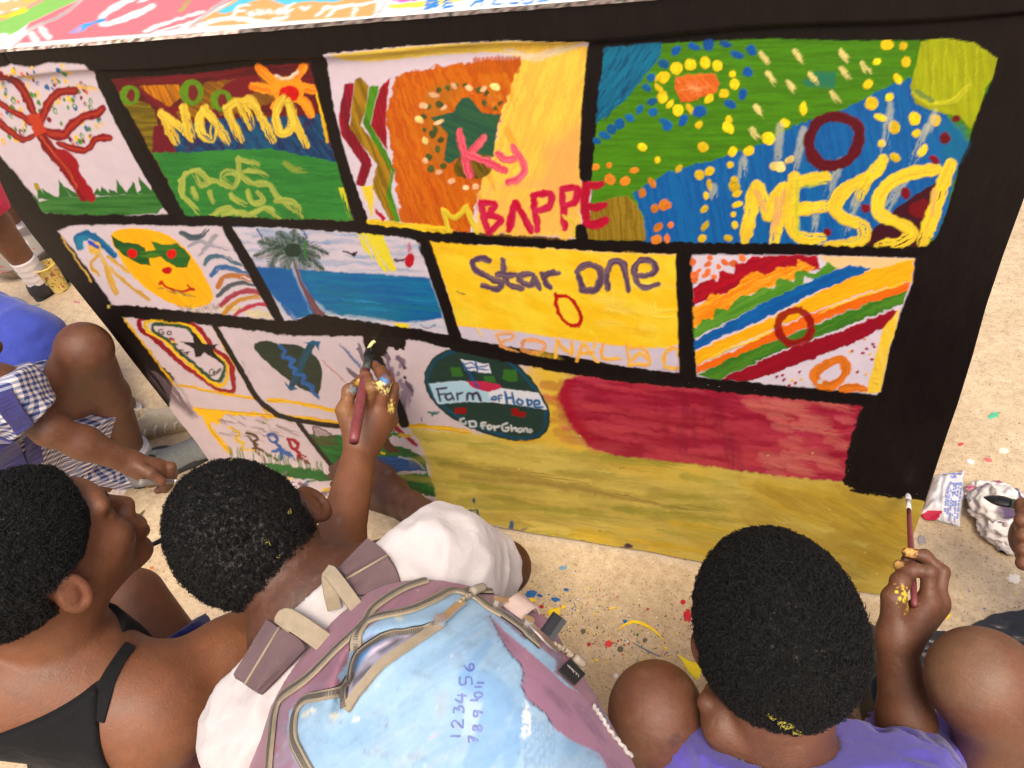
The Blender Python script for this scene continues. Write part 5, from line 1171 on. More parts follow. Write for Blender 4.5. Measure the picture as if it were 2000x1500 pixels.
# ================================================================== people
def person(loc, label, group='children painting around the cloth'):
    return empty('person', loc, label, 'person', group)
def hframe_uf(up, fwd):
    u = cdir(*up); f = cdir(*fwd); f = f - u * (f @ u); f /= np.linalg.norm(f)
    return np.stack([np.cross(f, u), f, u], 1)
NAVY = np.array([.030, .040, .17])
WHITE_SHIRT = fabric('white_jersey', (.52, .475, .47), noise=.05)
NAVYC = fabric('navy_cotton', (.012, .016, .055))
PURPLE = fabric('violet_blue_cotton', (.098, .075, .42), weave=1200)
BLUEC = fabric('royal_blue_cotton', (.042, .066, .37), weave=1200)
BLACKC = fabric('black_rib_knit', (.006, .006, .007), weave=1500, sheen=.03)
REDC = fabric('crimson_cotton', (.62, .02, .07))
SOCK = fabric('white_ribbed_sock', (.76, .68, .66), weave=1500, noise=.08)
def oblong(c, fwd, L, wdt, hgt):
    """x right, y forward, z up frame for a shoe"""
    f = _v(fwd); f[2] = 0; f /= np.linalg.norm(f); r = np.cross(f, [0, 0, 1])
    return np.stack([r, f, [0, 0, 1]], 1)
def shoe(parent, heel, fwd, L, mat, solemat, high=.055, name='shoe', open_top=True, kidney=.10):
    """closed shoe: sole slab, upper with toe box and an opening for the foot"""
    R = oblong(heel, fwd, L, 0, 0); o = _v(heel); o[2] = 0
    W = lambda x, y, z: o + R @ _v([x, y, z])
    B = Body()
    B.cone(W(0, .035, .030), W(.004, L - .050, .018), .036, .034, .02)
    B.ell(W(.004, L - .045, .022), (.043, .045, .030), R, .02); B.ell(W(0, .036, .032), (.034, .036, .036), R, .02)
    B.cone(W(0, .03, .03), W(0, .03, high), .034, .032, .015); B.cone(W(0, .07, .04), W(0, .07, high - .01), .030, .026, .02)
    if open_top: B.ell(W(0, .045, high + .030), (.027, .048, .046), R, .006, None, True)
    lo, hi = B.bounds(); ax = axes3(lo, hi, .0035); D = np.maximum(B.field(ax), (.014 - ax[2])[None, None, :])
    v, f = surface_nets(D, ax)
    s = put(name, mesh_np(name, taubin(v, f, 2), f), mat, parent)
    ang = np.linspace(0, 2 * np.pi, 28, endpoint=False); ring = []
    for a in ang:
        y = L / 2 - .003 + (L / 2 + .004) * -math.cos(a); wd = (.041 if y > L * .55 else .036) * (abs(math.sin(a)) ** .7) * (1 if math.sin(a) > 0 else -1)
        ring.append((wd, y))
    V = [W(x, y, .001) for x, y in ring] + [W(x * 1.03, y, .012) for x, y in ring] + [W(x * .97, y, .019) for x, y in ring]
    n = len(ring); Fq = [tuple(range(n - 1, -1, -1)), tuple(range(2 * n, 3 * n))]
    for k in (0, 1): Fq += [(k * n + i, k * n + (i + 1) % n, (k + 1) * n + (i + 1) % n, (k + 1) * n + i) for i in range(n)]
    put('sole', mesh_py('sole', V, Fq), solemat, s)
    return s, W
def sock(parent, ankle, knee, t0, t1, r0, r1, foot=None):
    a, k = _v(ankle), _v(knee); d = k - a
    pts = [a + d * t for t in np.linspace(t0, t1, 14)]
    rr = np.linspace(r0, r1, 14) * (1 + .045 * np.sin(np.arange(14) * 2.1))
    if foot is not None: pts = [_v(foot)] + pts; rr = np.concatenate([[r0 * .95], rr])
    pts.append(pts[-1] - d * .004); rr = np.append(rr, r1 * .9)
    return put('sock', mesh_py('sock', *tube(pts, rr, 20, caps=False), smooth=True), SOCK, parent)
def eyes(H, parent):
    EW = mat_col('eye_white', base=(.62, .56, .5), rough=.2, noise=.02, bump=0)
    for sx in (-1, 1):
        v, f = tube([H.w(sx * .031, .073, -.001) + H.R @ _v([0, y, 0]) for y in np.linspace(-.0105, .0118, 9)], .0116 * np.sqrt(np.clip(1 - np.linspace(-.98, .98, 9) ** 2, .02, 1)), 12)
        put('eye', mesh_py('eye', v, f, smooth=True), EW, parent)

from mathutils.bvhtree import BVHTree
def bvh_of(o):
    me = o.data; return BVHTree.FromPolygons([v_.co[:] for v_ in me.vertices], [tuple(p.vertices) for p in me.polygons])
def hit(bv, px, py, lift=0.0):
    d = Vector(ray(px, py)).normalized(); h = bv.ray_cast(Vector(EYE), d)
    if h[0] is None: return None
    n = h[1] if h[1].dot(d) < 0 else -h[1]
    return np.array(h[0] + n * lift), np.array(n)
def ribbon(pts, nrm, wd, th=.002):
    """a flat band with thickness that follows surface points"""
    pts = np.asarray(pts); nrm = np.asarray(nrm); V = []; Fq = []
    wd = np.broadcast_to(np.asarray(wd, float), (len(pts),))
    for i in range(len(pts)):
        t = pts[min(i + 1, len(pts) - 1)] - pts[max(i - 1, 0)]; s = np.cross(t, nrm[i]); s = s / (np.linalg.norm(s) + 1e-9)
        for a, b in ((-.5, 0), (-.46, 1), (.46, 1), (.5, 0)): V.append(pts[i] + s * a * wd[i] + nrm[i] * th * b)
    for i in range(len(pts) - 1):
        for j in range(4): Fq.append((i * 4 + j, i * 4 + (j + 1) % 4, i * 4 + 4 + (j + 1) % 4, i * 4 + 4 + j))
    Fq += [(3, 2, 1, 0), tuple(len(pts) * 4 - 4 + j for j in range(4))]
    return V, Fq
def on_surf(bv, pl, n=8, lift=.001, smooth=2):
    q = spline(pl, n); r = [hit(bv, x, y, lift) for x, y in q]; r = [x for x in r if x is not None]
    p = np.array([x[0] for x in r]); m = np.array([x[1] for x in r])
    for _ in range(smooth):
        if len(m) > 2: m[1:-1] = (m[:-2] + m[1:-1] * 2 + m[2:]) / 4
    m /= np.linalg.norm(m, axis=1)[:, None]
    return p, m

# ---------------------------------------------------------------- the boy with the rucksack
HA = Head(P(492, 1040, .92), (-.64, -.54, -.54), (.73, -.62, .10), .93)
pa = person(P(900, 1500, 1.15) * [1, 1, 0], 'child in a white t-shirt seen from behind, wearing the blue and mauve rucksack')
BA = Body(); HA.build(BA, face=True, earout=.65, ex=.001, ez=-.020)
neckA = P(600, 1172, .885); shRA = P(850, 1112, .89); shLA = P(548, 1425, .81)
midA = P(800, 1350, .89); pelA = P(960, 1560, 1.10)
BA.cone(HA.w(0, -.030, -.035), neckA, .047, .048, .03, 'head'); BA.cone(HA.w(0, -.045, -.01), neckA, .044, .05, .03, 'head')
BA.cone(neckA, (neckA + midA) / 2, .055, .085, .05, 'core'); BA.cone((neckA + midA) / 2, midA, .085, .095, .05, 'core'); BA.cone(midA, pelA, .095, .115, .05, 'core')
BA.cone(neckA, shRA, .046, .046, .04, 'core'); BA.cone(neckA, shLA, .046, .050, .04, 'core'); BA.cone(shRA, shLA, .040, .040, .05, 'core')
elRA = P(984, 1108, 1.09); wrRA = P(800, 990, 1.37)
BA.cone(shRA, elRA, .047, .037, .03, 'core')
BA.ell(elRA, (.036, .036, .036), None, .012, 'armR'); BA.cone(elRA, elRA * .62 + wrRA * .38, .036, .036, .015, 'armR'); BA.cone(elRA * .62 + wrRA * .38, wrRA, .036, .0275, .02, 'armR')
# hand low on the cloth: back of the hand towards the viewer
kn = [P(712, 915, 1.50), P(700, 935, 1.50), P(697, 955, 1.49), P(702, 975, 1.47)]
for q, r in zip(kn, (.018, .018, .017, .015)): BA.cone(wrRA, q, .024, r, .012, 'armR')
BA.cone(P(765, 960, 1.41), P(712, 940, 1.49), .030, .026, .02, 'armR')
tipsA = [(P(668, 905, 1.555), P(650, 916, 1.595)), (P(664, 922, 1.55), P(648, 930, 1.58)), (P(664, 942, 1.54), P(652, 946, 1.56)), (P(674, 962, 1.52), P(662, 962, 1.54))]
for i, (q, (m, t)) in enumerate(zip(kn, tipsA)): chain_finger(BA, [q, m, t], .0105 - .0006 * i, 'f%d' % i)
chain_finger(BA, [P(760, 925, 1.42), P(712, 897, 1.49), P(672, 900, 1.54)], .0125, 'thA')
elLA = P(490, 1570, .96); BA.cone(shLA, elLA, .048, .038, .03, 'core'); BA.cone(elLA, P(600, 1420, 1.12), .037, .026, .02, 'armL'); BA.ell(P(640, 1390, 1.15), (.035, .045, .02), None, .02, 'armL')
hipR, hipL = pelA + _v([.07, .02, -.02]), pelA + _v([-.07, -.02, -.02])
knR, knL = P(760, 1330, 1.20), P(500, 1480, 1.06)
for h_, k_, ft in ((hipR, knR, P(900, 1430, 1.29)), (hipL, knL, P(740, 1500, 1.20))):
    ft = ft * [1, 1, 0] + _v([0, 0, .045])
    BA.cone(h_, k_, .078, .055, .03, 'leg'); BA.cone(k_, ft, .052, .032, .02, 'leg'); BA.cone(ft, ft + _v([-.10, .06, -.012]), .030, .026, .02, 'leg')
def mesh_person(B, parent, marks=(), res=.0046, fine=(), base=SK, zfloor=.002):
    v, f = body_mesh(B, 'body', res, fine, zfloor)
    return put('body', mesh_np('body', v, f, skin_cols(v, base, marks)), SKIN, parent)
hlo = lambda *pts, pad=.03: (np.min(np.array(pts), 0) - pad, np.max(np.array(pts), 0) + pad)
hbox = (HA.c - .125, HA.c + .125)
mesh_person(BA, pa, [(HA.w(s_ * .08, -.012, -.016), .03, (.10, .034, .018), .6, 0) for s_ in (-1, 1)] + [(p_, .030, (.13, .05, .024), .5, 0) for p_ in (elRA, wrRA)],
    fine=[(*hbox, .0026), (*hlo(wrRA, *kn, *[t for _, t in tipsA], pad=.035), .0022)], base=SK * [.58, .52, .55])
lineA = lambda x, y, z: np.minimum(np.minimum(z + .088 - .55 * np.clip(y + .02, 0, 1) * 1.2, .13 - y - .5 * np.abs(z - .06)), np.where((np.abs(x) > .055) & (y > -.042) & (y < .016) & (z < -.004), -.01, 1.0)) - np.clip(y - .035, 0, 1) * 1.5
def bald(q):
    n = vnoise(q[:, 0] * 95, q[:, 1] * 130, q[:, 2] * 95 + 5, 2)
    m = np.exp(-(((q[:, 0] - .012) / .040) ** 2 + ((q[:, 1] - .005) / .035) ** 2)) * (q[:, 2] > .05)
    return np.clip((n - .60) * 9, 0, 1) * np.clip(m * 1.6, 0, 1) * .8
hair_cap(HA, 'hair', pa, HAIR, lineA, thick=.0075, lump=.0075, seed=3, curl=.0016, n=24000, patches=bald, fleck=[(560, 1000, 5, 4, 0), (545, 1085, 4, 4, 0), (520, 1060, 4, 3, 0), (470, 990, 3, 3, 0), (450, 905, 3, 3, 0), (585, 1120, 3, 3, 0)])
nk = half(P(590, 1168, .79), HA.w(0, -.03, -.02) - neckA)
slv = half(shRA * .30 + elRA * .70, elRA - shRA); slvL = half(shLA * .35 + elLA * .65, elLA - shLA)
def regA(X, Y, Z):
    r = np.maximum(nk(X, Y, Z), np.where(((X - shRA[0]) ** 2 + (Y - shRA[1]) ** 2 + (Z - shRA[2]) ** 2) > 0, slv(X, Y, Z) - .0, 0))
    return np.maximum(r, slvL(X, Y, Z))
v, f = cloth_mesh(BA, {'core'}, .010, regA, res=.0045, wrinkle=.009, wfreq=22, seed=4, lim=(np.minimum(shRA, pelA) - .3, np.maximum(shRA, pelA) + .25))
put('t_shirt', mesh_np('t_shirt', v, f), WHITE_SHIRT, pa)
v, f = cloth_mesh(BA, {'leg'}, .014, lambda X, Y, Z: np.maximum(half(hipR * .25 + knR * .75, knR - hipR)(X, Y, Z), .03 - Z + 0 * X + 0 * Y), res=.006, wrinkle=.006, wfreq=14)
put('shorts', mesh_np('shorts', v, f), NAVYC, pa)

# ---------------------------------------------------------------- the girl in the black top
HB = Head(P(82, 1082, .86), (0, -1, 0), (1, 0, 0), .95); HB.R = hframe_uf((-.25, -.72, -.65), (.56, -.50, .62))
neckB = P(125, 1290, .92); shRB = P(300, 1385, .93); shLB = P(-130, 1345, .86)
pelB = neckB + _v([.02, -.06, -.44]); chB = neckB * .6 + pelB * .4
pb = person(pelB * [1, 1, 0], 'child in a black strappy top, seen in profile, reaching up to paint the cloth')
BB = Body(); HB.build(BB, face=True, earout=.22)
BB.cone(HB.w(0, -.022, -.045), neckB, .049, .052, .03, 'head'); BB.cone(HB.w(0, -.045, -.02), neckB, .044, .055, .03, 'head')
BB.cone(neckB, chB, .062, .095, .05, 'core'); BB.cone(chB, pelB, .098, .125, .05, 'core')
BB.cone(neckB, shRB, .048, .052, .05, 'core'); BB.cone(neckB, shLB, .05, .055, .05, 'core'); BB.cone(shRB, shLB, .05, .05, .06, 'core'); BB.cone(shRB, chB, .05, .08, .05, 'core')
elB = P(640, 1165, 1.10); wrB = P(704, 876, 1.235)
BB.chain([shRB, shRB * .6 + elB * .4, elB], [.060, .050, .041], .03, 'core')
BB.ell(elB, (.040, .040, .040), None, .012, 'armR'); BB.cone(elB, elB * .7 + wrB * .3, .039, .0385, .02, 'armR'); BB.cone(elB * .7 + wrB * .3, wrB, .0385, .0265, .02, 'armR')
D0 = 1.235
kB = [P(714, 808, D0), P(739, 806, D0 + .005), P(755, 808, D0 + .018), P(762, 820, D0 + .034)]
for q, r in zip(kB, (.0165, .0165, .0155, .014)): BB.cone(wrB * .8 + q * .2, q, .0235, r, .012, 'armR')
fB = [[kB[0], P(726, 758, 1.215), P(714, 737, 1.245), P(712, 724, 1.272)], [kB[1], P(752, 746, 1.220), P(744, 726, 1.252), P(731, 713, 1.285)], [kB[2], P(767, 757, 1.25), P(758, 738, 1.278), P(742, 733, 1.298)], [kB[3], P(768, 776, 1.272), P(760, 758, 1.292), P(744, 752, 1.300)]]
for i, q in enumerate(fB): chain_finger(BB, q, (.0108, .0108, .0100, .0088)[i], 'f%d' % i)
thB = [P(686, 846, 1.235), P(674, 802, 1.225), P(683, 764, 1.228), P(703, 745, 1.252)]
BB.cone(wrB, thB[1], .020, .0155, .012, 'armR'); chain_finger(BB, thB, .0125, 'armR', .006)
kneeB = P(262, 1168, 1.18); hipB = pelB + _v([.07, .04, .0]); ankB = kneeB + _v([-.01, -.02, -.33]); ankB[2] = .05
BB.cone(hipB, kneeB, .080, .046, .03, 'leg'); BB.cone(kneeB, ankB, .044, .034, .02, 'shin'); BB.cone(ankB, ankB + _v([.0, .08, -.02]), .03, .025, .02, 'shin')
hip2 = pelB + _v([.04, -.05, -.02]); kn2 = P(430, 1480, 1.06); BB.cone(hip2, kn2, .085, .058, .03, 'leg'); BB.cone(kn2, kn2 + _v([-.2, .14, -.12]), .05, .035, .02, 'leg')
YP = (.80, .62, .10)
mkB = [(P(738, 712, 1.280), .0075, (.03, .25, .70), 1, 1.2), (P(748, 742, 1.210), .010, (.04, .22, .50), .8, 2.2), (P(757, 752, 1.220), .0075, (.9, .82, .30), 1, 1.5), (P(752, 760, 1.220), .008, (.9, .82, .30), .9, 2), (P(741, 750, 1.210), .007, (.9, .82, .30), .9, 2.5), (P(763, 795, 1.240), .008, (.85, .72, .15), .8, 3),
       (thB[1], .024, (.32, .17, .045), .30, 1.2), (thB[2], .015, (.32, .18, .05), .30, 1.6), (P(700, 745, 1.230), .008, (.60, .42, .06), .7, 2.2), (fB[0][1], .018, (.34, .20, .06), .35, 1.6), (P(690, 762, 1.220), .008, (.12, .28, .36), .6, 2), (P(660, 1010, 1.12), .007, (.2, .25, .3), .5, 2),
       (P(712, 724, 1.270), .008, (.42, .26, .2), .7, 0), (P(735, 830, 1.210), .002, (.8, .7, .6), .8, 1), (P(714, 848, 1.220), .003, (.8, .7, .6), .7, 3)]
mesh_person(BB, pb, mkB + [(HB.w(s_ * .078, -.008, -.016), .03, (.17, .055, .028), .7, 0) for s_ in (-1, 1)] + [(HB.w(0, .10, -.066), .022, (.10, .034, .022), .6, 0)],
    fine=[(*hlo(HB.c, pad=.13), .0024), (*hlo(wrB, *kB, *[t for q in fB for t in q], *thB, pad=.028), .0019)], base=SK * [1.32, 1.24, 1.16])
LASH = mat_col('dark_lashes', base=(.012, .008, .007), rough=.7)
for sx in (-1, 1):
    put('eyelashes', mesh_py('eyelashes', *tube([HB.w(sx * (.031 + a * .0115), .0825 - 4.5 * (a * .0115) ** 2 * 20 - .001, -.0045 + .0022 * a * a) for a in np.linspace(-1, 1, 9)], [.0004] + [.0011] * 7 + [.0005], 6), smooth=True), LASH, pb)
# brow and lashes
for sx in (-1, 1):
    put('eyebrow', mesh_py('eyebrow', *tube([HB.w(sx * x, y, z) for x, y, z in ((.014, .0935, .016), (.030, .0905, .021), (.047, .078, .016))], [.0022, .0028, .0012], 8, flat=.6), smooth=True), HAIR if False else mat_col('brow_hair', base=(.015, .01, .008), rough=.8), pb)
lineB = lambda x, y, z: np.minimum(z + .045 - .62 * np.clip(y + .035, 0, 1), np.where((np.abs(x) > .055) & (y > -.035) & (y < .020) & (z < .012), -.01, 1.0)) - np.clip(y - .060, 0, 1) * 1.2
hair_cap(HB, 'hair', pb, HAIR, lineB, thick=.0095, lump=.0045, seed=8, curl=.0021, n=24000)
BBv = body_mesh(BB, 'x', .012)
bvB0 = BVHTree.FromPolygons([tuple(map(float, q)) for q in BBv[0]], [tuple(map(int, q)) for q in BBv[1]])
top_pl = half(hit(bvB0, 95, 1392)[0], neckB - pelB)
armcut = half(hit(bvB0, 196, 1440)[0], cdir(1, -.08, 0))
v, f = cloth_mesh(BB, {'core'}, .005, lambda X, Y, Z: np.maximum(np.maximum(top_pl(X, Y, Z), armcut(X, Y, Z)), .15 - Z + 0 * X + 0 * Y), res=.0045, wrinkle=.002, wfreq=22, seed=2)
put('black_top', mesh_np('black_top', v, f), BLACKC, pb)
bodyB = [o for o in pb.children if o.name.startswith('body')][0]
bvB = bvh_of(bodyB)
for pl, wd in [([(252, 1262), (232, 1290), (210, 1330), (196, 1368), (180, 1402)], [.014, .014, .017, .022, .030])]:
    p, m = on_surf(bvB, pl, 6, .001)
    put('strap', mesh_py('strap', *ribbon(p, m, np.interp(np.linspace(0, 1, len(p)), np.linspace(0, 1, 5), wd), .003), smooth=False), BLACKC, pb)
v, f = cloth_mesh(BB, {'leg'}, .014, lambda X, Y, Z: np.maximum(half(hipB * .20 + kneeB * .80, kneeB - hipB)(X, Y, Z), .01 - Z + 0 * X + 0 * Y), res=.006, wrinkle=.007, wfreq=14, seed=6)
put('skirt', mesh_np('skirt', v, f), fabric('navy_school_cloth', (.010, .018, .14)), pb)

# ---------------------------------------------------------------- the boy in violet, lower right
HC = Head(P(1503, 1222, .80), (-.10, -.80, -.58), (.99, -.06, .05), .93)
neckC = HC.c + _v([.022, -.100, -.120]); shRC = neckC + _v([.130, -.01, -.030]); shLC = neckC + _v([-.060, -.05, -.065])
pelC = neckC + _v([.02, -.06, -.40]); pelC[2] = max(pelC[2], .13); chC = neckC * .6 + pelC * .4
pc = person(pelC * [1, 1, 0], 'child in a violet blue shirt seen from behind, thin brush raised in the right hand')
BC = Body(); HC.build(BC, face=True, earout=.55)
BC.cone(HC.w(0, -.028, -.035), neckC, .050, .050, .03, 'head'); BC.cone(HC.w(0, -.048, -.01), neckC, .046, .052, .03, 'head')
BC.cone(neckC, chC, .062, .095, .05, 'core'); BC.cone(chC, pelC, .095, .12, .05, 'core'); BC.cone(neckC, shRC, .045, .046, .04, 'core'); BC.cone(neckC, shLC, .045, .046, .04, 'core'); BC.cone(shRC, shLC, .04, .04, .06, 'core')
elC = P(1782, 1510, .95); wrC = P(1750, 1248, .935)
BC.cone(shRC, elC, .044, .036, .03, 'core'); BC.ell(elC, (.034, .034, .034), None, .01, 'armR'); BC.cone(elC, elC * .6 + wrC * .4, .034, .031, .02, 'armR'); BC.cone(elC * .6 + wrC * .4, wrC, .031, .0235, .02, 'armR')
cx = lambda x, y, d: P(1680 + .16 * x, 1040 + .16 * y, d)
kC = [cx(830, 860, .945), cx(945, 850, .965), cx(960, 880, .985), cx(930, 930, 1.0)]
for q, r in zip(kC, (.0155, .0155, .0145, .013)): BC.cone(wrC * .85 + q * .15, q, .0215, r, .012, 'armR')
fC = [[kC[0], cx(835, 480, .945), cx(650, 455, .950), cx(475, 400, .962)], [kC[1], cx(1000, 480, .975), cx(790, 290, .985), cx(575, 245, .985)], [kC[2], cx(1000, 520, 1.005), cx(800, 360, 1.01), cx(560, 330, 1.0)], [kC[3], cx(930, 560, 1.03), cx(800, 430, 1.03), cx(640, 400, 1.02)]]
for i, q in enumerate(fC): chain_finger(BC, q, (.0092, .0090, .0084, .0076)[i], 'f%d' % i)
thC = [cx(420, 1080, .935), cx(410, 800, .930), cx(490, 600, .940), cx(545, 510, .950)]
BC.cone(wrC, thC[1], .019, .0145, .012, 'armR'); chain_finger(BC, thC, .0120, 'armR', .006); BC.ell(thC[3], (.0105, .0105, .0105), None, .004, 'armR')
kneeC = P(1280, 1392, .865); ankC = kneeC + _v([.015, .03, -.37]); ankC[2] = .06; hipC = pelC + _v([-.08, .02, .02])
BC.ell(kneeC, (.044, .046, .044), None, .02, 'legL'); BC.ell(kneeC + _v([0, .018, .016]), (.028, .026, .026), None, .025, 'legL'); BC.cone(kneeC, hipC, .046, .070, .03, 'legL'); BC.cone(kneeC, ankC, .043, .032, .02, 'legL'); BC.cone(kneeC * .6 + ankC * .4 + _v([0, -.02, 0]), ankC, .044, .032, .02, 'legL')
kneeC2 = P(1560, 1400, 1.02); ankC2 = P(1690, 1475, 1.14); hipC2 = pelC + _v([.08, .03, .02])
BC.cone(hipC2, kneeC2, .078, .055, .03, 'legR'); BC.cone(kneeC2, ankC2, .05, .034, .02, 'legR')
wrCL = P(1432, 1425, .80); elCL = P(1450, 1660, .84)
BC.cone(shLC, elCL, .043, .036, .03, 'core'); BC.cone(elCL, wrCL, .033, .024, .02, 'armL'); BC.ell(P(1412, 1398, .80), (.022, .032, .024), None, .02, 'armL'); BC.ell(wrCL + _v([.012, -.012, .012]), (.014, .014, .014), None, .015, 'armL')
for i, (a, b, c) in enumerate([((1380, 1372), (1395, 1350), (1420, 1345)), ((1392, 1392), (1415, 1368), (1445, 1370)), ((1405, 1410), (1430, 1392), (1460, 1398))]):
    chain_finger(BC, [P(*a, .80), P(*b, .82), P(*c, .85)], .0095, 'g%d' % i)
mkC = [(cx(480, 780, .925), .010, (.72, .55, .03), .95, 2.2), (cx(515, 880, .925), .008, (.72, .55, .03), .9, 2.2), (cx(470, 690, .93), .007, (.55, .36, .06), .6, 2.5), (cx(610, 245, .98), .008, (.80, .42, .10), .8, 1.5), (cx(455, 385, .955), .008, (.70, .42, .12), .8, .6), (cx(540, 320, .99), .007, (.75, .55, .4), .8, .6), (kneeC + _v([0, -.02, .05]), .05, (.12, .045, .026), .5, .6), (P(1322, 1448, .81), .010, (.05, .025, .025), .5, 1.0)]
mesh_person(BC, pc, mkC + [(HC.w(s_ * .08, -.012, -.016), .03, (.13, .044, .022), .6, 0) for s_ in (-1, 1)],
    fine=[(*hlo(HC.c, pad=.125), .0026), (*hlo(wrC, *kC, *[t for q in fC for t in q], *thC, pad=.026), .0018)], base=SK * [.95, .93, .95])
lineC = lambda x, y, z: np.minimum(z + .088 - .75 * np.clip(y + .05, 0, 1) - .6 * np.clip(np.abs(x) - .035, 0, 1), np.where((np.abs(x) > .055) & (y > -.032) & (y < .02) & (z < .014), -.01, 1.0)) - np.clip(y - .045, 0, 1) * 1.2
oC = hair_cap(HC, 'hair', pc, HAIR, lineC, thick=.0125, lump=.0058, seed=12, curl=.0024, n=36000, fleck=[(1505, 1395, 16, 5, .45), (1535, 1412, 18, 5, .5), (1558, 1424, 10, 5, .5)])
nkC_lo = half(neckC + _v([0, 0, -.015]), _v([0, .3, 1])); nkC_hi = half(neckC + _v([0, 0, .050]), HC.c - neckC)
_na = (HC.c - neckC) / np.linalg.norm(HC.c - neckC)
def nkC(X, Y, Z):
    px, py, pz = X - neckC[0], Y - neckC[1], Z - neckC[2]; t = px * _na[0] + py * _na[1] + pz * _na[2]
    d = np.sqrt((px - t * _na[0]) ** 2 + (py - t * _na[1]) ** 2 + (pz - t * _na[2]) ** 2)
    return np.minimum(nkC_lo(X, Y, Z), np.maximum(.062 - d, nkC_hi(X, Y, Z)))
slC = half(shRC * .10 + elC * .90, elC - shRC); slCL = half(shLC * .5 + elCL * .5, elCL - shLC)
v, f = cloth_mesh(BC, {'armR'}, .015, half(P(1762, 1450, .925), wrC - elC), res=.004, wrinkle=.012, wfreq=30, seed=19)
put('sleeve', mesh_np('sleeve', v, f), PURPLE, pc)
v, f = cloth_mesh(BC, {'core'}, .014, lambda X, Y, Z: np.maximum(np.maximum(nkC(X, Y, Z), np.where(X < neckC[0] - .03, slCL(X, Y, Z), -1)), np.maximum(slC(X, Y, Z), .1 - Z + 0 * X + 0 * Y)), res=.0042, wrinkle=.011, wfreq=26, seed=9)
put('shirt', mesh_np('shirt', v, f), PURPLE, pc)
# the puffed end of the right sleeve and the collar flap that stand up beside the neck
def ruffle(name, pl, rr, mat, parent, seed, amp=.006):
    pts = spline([P(*q) for q in pl], 8); r = np.interp(np.linspace(0, 1, len(pts)), np.linspace(0, 1, len(rr)), rr)
    V, Fq = tube(pts, r, 28, caps=True, flat=.8)
    V = np.asarray(V); n = vnoise(V[:, 0] * 42, V[:, 1] * 42, V[:, 2] * 42 + seed, 2); c = np.repeat(pts, 28, 0)
    V = V + (V - c) / np.maximum(np.linalg.norm(V - c, axis=1), 1e-6)[:, None] * (amp * (1 - 3 * np.abs(n - .5)))[:, None]
    return put(name, mesh_py(name, V, Fq, smooth=True), mat, parent)


DKSH = mat_col('scuffed_black_leather', base=(.035, .033, .032), rough=.5, noise=.4, nscale=60)
DKSO = mat_col('grey_rubber_sole', base=(.30, .28, .25), rough=.8, noise=.2)
shoe(pc, P(1745, 1470, 1.2), _v([-.4, 1, 0]), .2, DKSH, DKSO)
shoe(pc, ankC * [1, 1, 0] + _v([0, -.05, 0]), _v([0, 1, 0]), .2, DKSH, DKSO)

# ---------------------------------------------------------------- the child at the right edge
pd_ = person(P(2230, 1480, 1.0) * [1, 1, 0], 'child in royal blue shorts with one bent knee beside the black paint')
BD = Body()
kneeD = P(1922, 1335, .835); hipD = P(2330, 1560, .97); ankD = P(1965, 1640, 1.07); pelD = hipD + _v([.09, -.02, -.02]); neckD = pelD + _v([.05, .0, .44])
BD.ell(kneeD, (.049, .047, .047), None, .02, 'leg'); BD.ell(kneeD + _v([-.012, .012, .018]), (.030, .028, .028), None, .025, 'leg'); BD.cone(kneeD, hipD, .051, .082, .03, 'leg'); BD.cone(kneeD, kneeD * .6 + ankD * .4, .042, .043, .03, 'leg'); BD.cone(kneeD * .6 + ankD * .4, ankD, .043, .032, .02, 'leg'); BD.cone(ankD, ankD * [1, 1, 0] + _v([0, .07, .03]), .033, .026, .02, 'leg')
BD.cone(hipD, pelD, .08, .12, .05, 'core'); BD.cone(pelD, neckD, .12, .06, .05, 'core')
HD = Head(neckD + _v([0, .03, .14]), (-.18, -.70, -.68), (1, -.2, 0), .98); HD.build(BD); BD.cone(HD.w(0, -.025, -.04), neckD, .048, .05, .03, 'head')
shD = neckD + _v([-.13, .03, -.06]); elD = P(2240, 1190, 1.0); wrD = P(2075, 1060, 1.13)
BD.cone(neckD, shD, .05, .05, .04, 'core'); BD.cone(shD, elD, .046, .038, .03, 'core'); BD.cone(elD, wrD, .037, .026, .02, 'armR')
BD.cone(wrD, P(2022, 1040, 1.17), .028, .030, .02, 'armR'); BD.ell(P(2018, 1058, 1.165), (.030, .030, .036), None, .02, 'armR')
for i, y in enumerate((1000, 1030, 1058, 1084)): chain_finger(BD, [P(2030, y + 6, 1.18), P(1999, y, 1.15), P(1996 + i, y + 16, 1.13), P(2014, y + 20, 1.125)], .0105, 'f%d' % i)
chain_finger(BD, [P(2045, 1010, 1.14), P(2014, 988, 1.14), P(1996, 984, 1.15)], .011, 'th')
hip2D = pelD + _v([.1, .0, 0]); BD.cone(pelD, hip2D + _v([.0, .30, .05]), .085, .055, .03, 'leg2')
mesh_person(BD, pd_, [(kneeD + cdir(-.7, -.5, -.4) * .05, .050, (.20, .115, .062), .55, .5)], fine=[(*hlo(P(2020, 1040, 1.15), pad=.08), .0024)], base=SK * [1.12, 1.1, 1.1])
hair_cap(HD, 'hair', pd_, HAIR, lineC, thick=.011, seed=22, n=4000)
v, f = cloth_mesh(BD, {'leg', 'core'}, .013, lambda X, Y, Z: np.maximum(half(P(1972, 1440, .86), kneeD - hipD)(X, Y, Z), Z - pelD[2] - .06 + 0 * X + 0 * Y), res=.006, wrinkle=.005, wfreq=18)
put('shorts', mesh_np('shorts', v, f), BLUEC, pd_)
v, f = cloth_mesh(BD, {'core'}, .012, lambda X, Y, Z: np.maximum(half(shD * .4 + elD * .6, elD - shD)(X, Y, Z), pelD[2] + .05 - Z + 0 * X + 0 * Y), res=.007, wrinkle=.006, wfreq=16)
put('shirt', mesh_np('shirt', v, f), PURPLE, pd_)
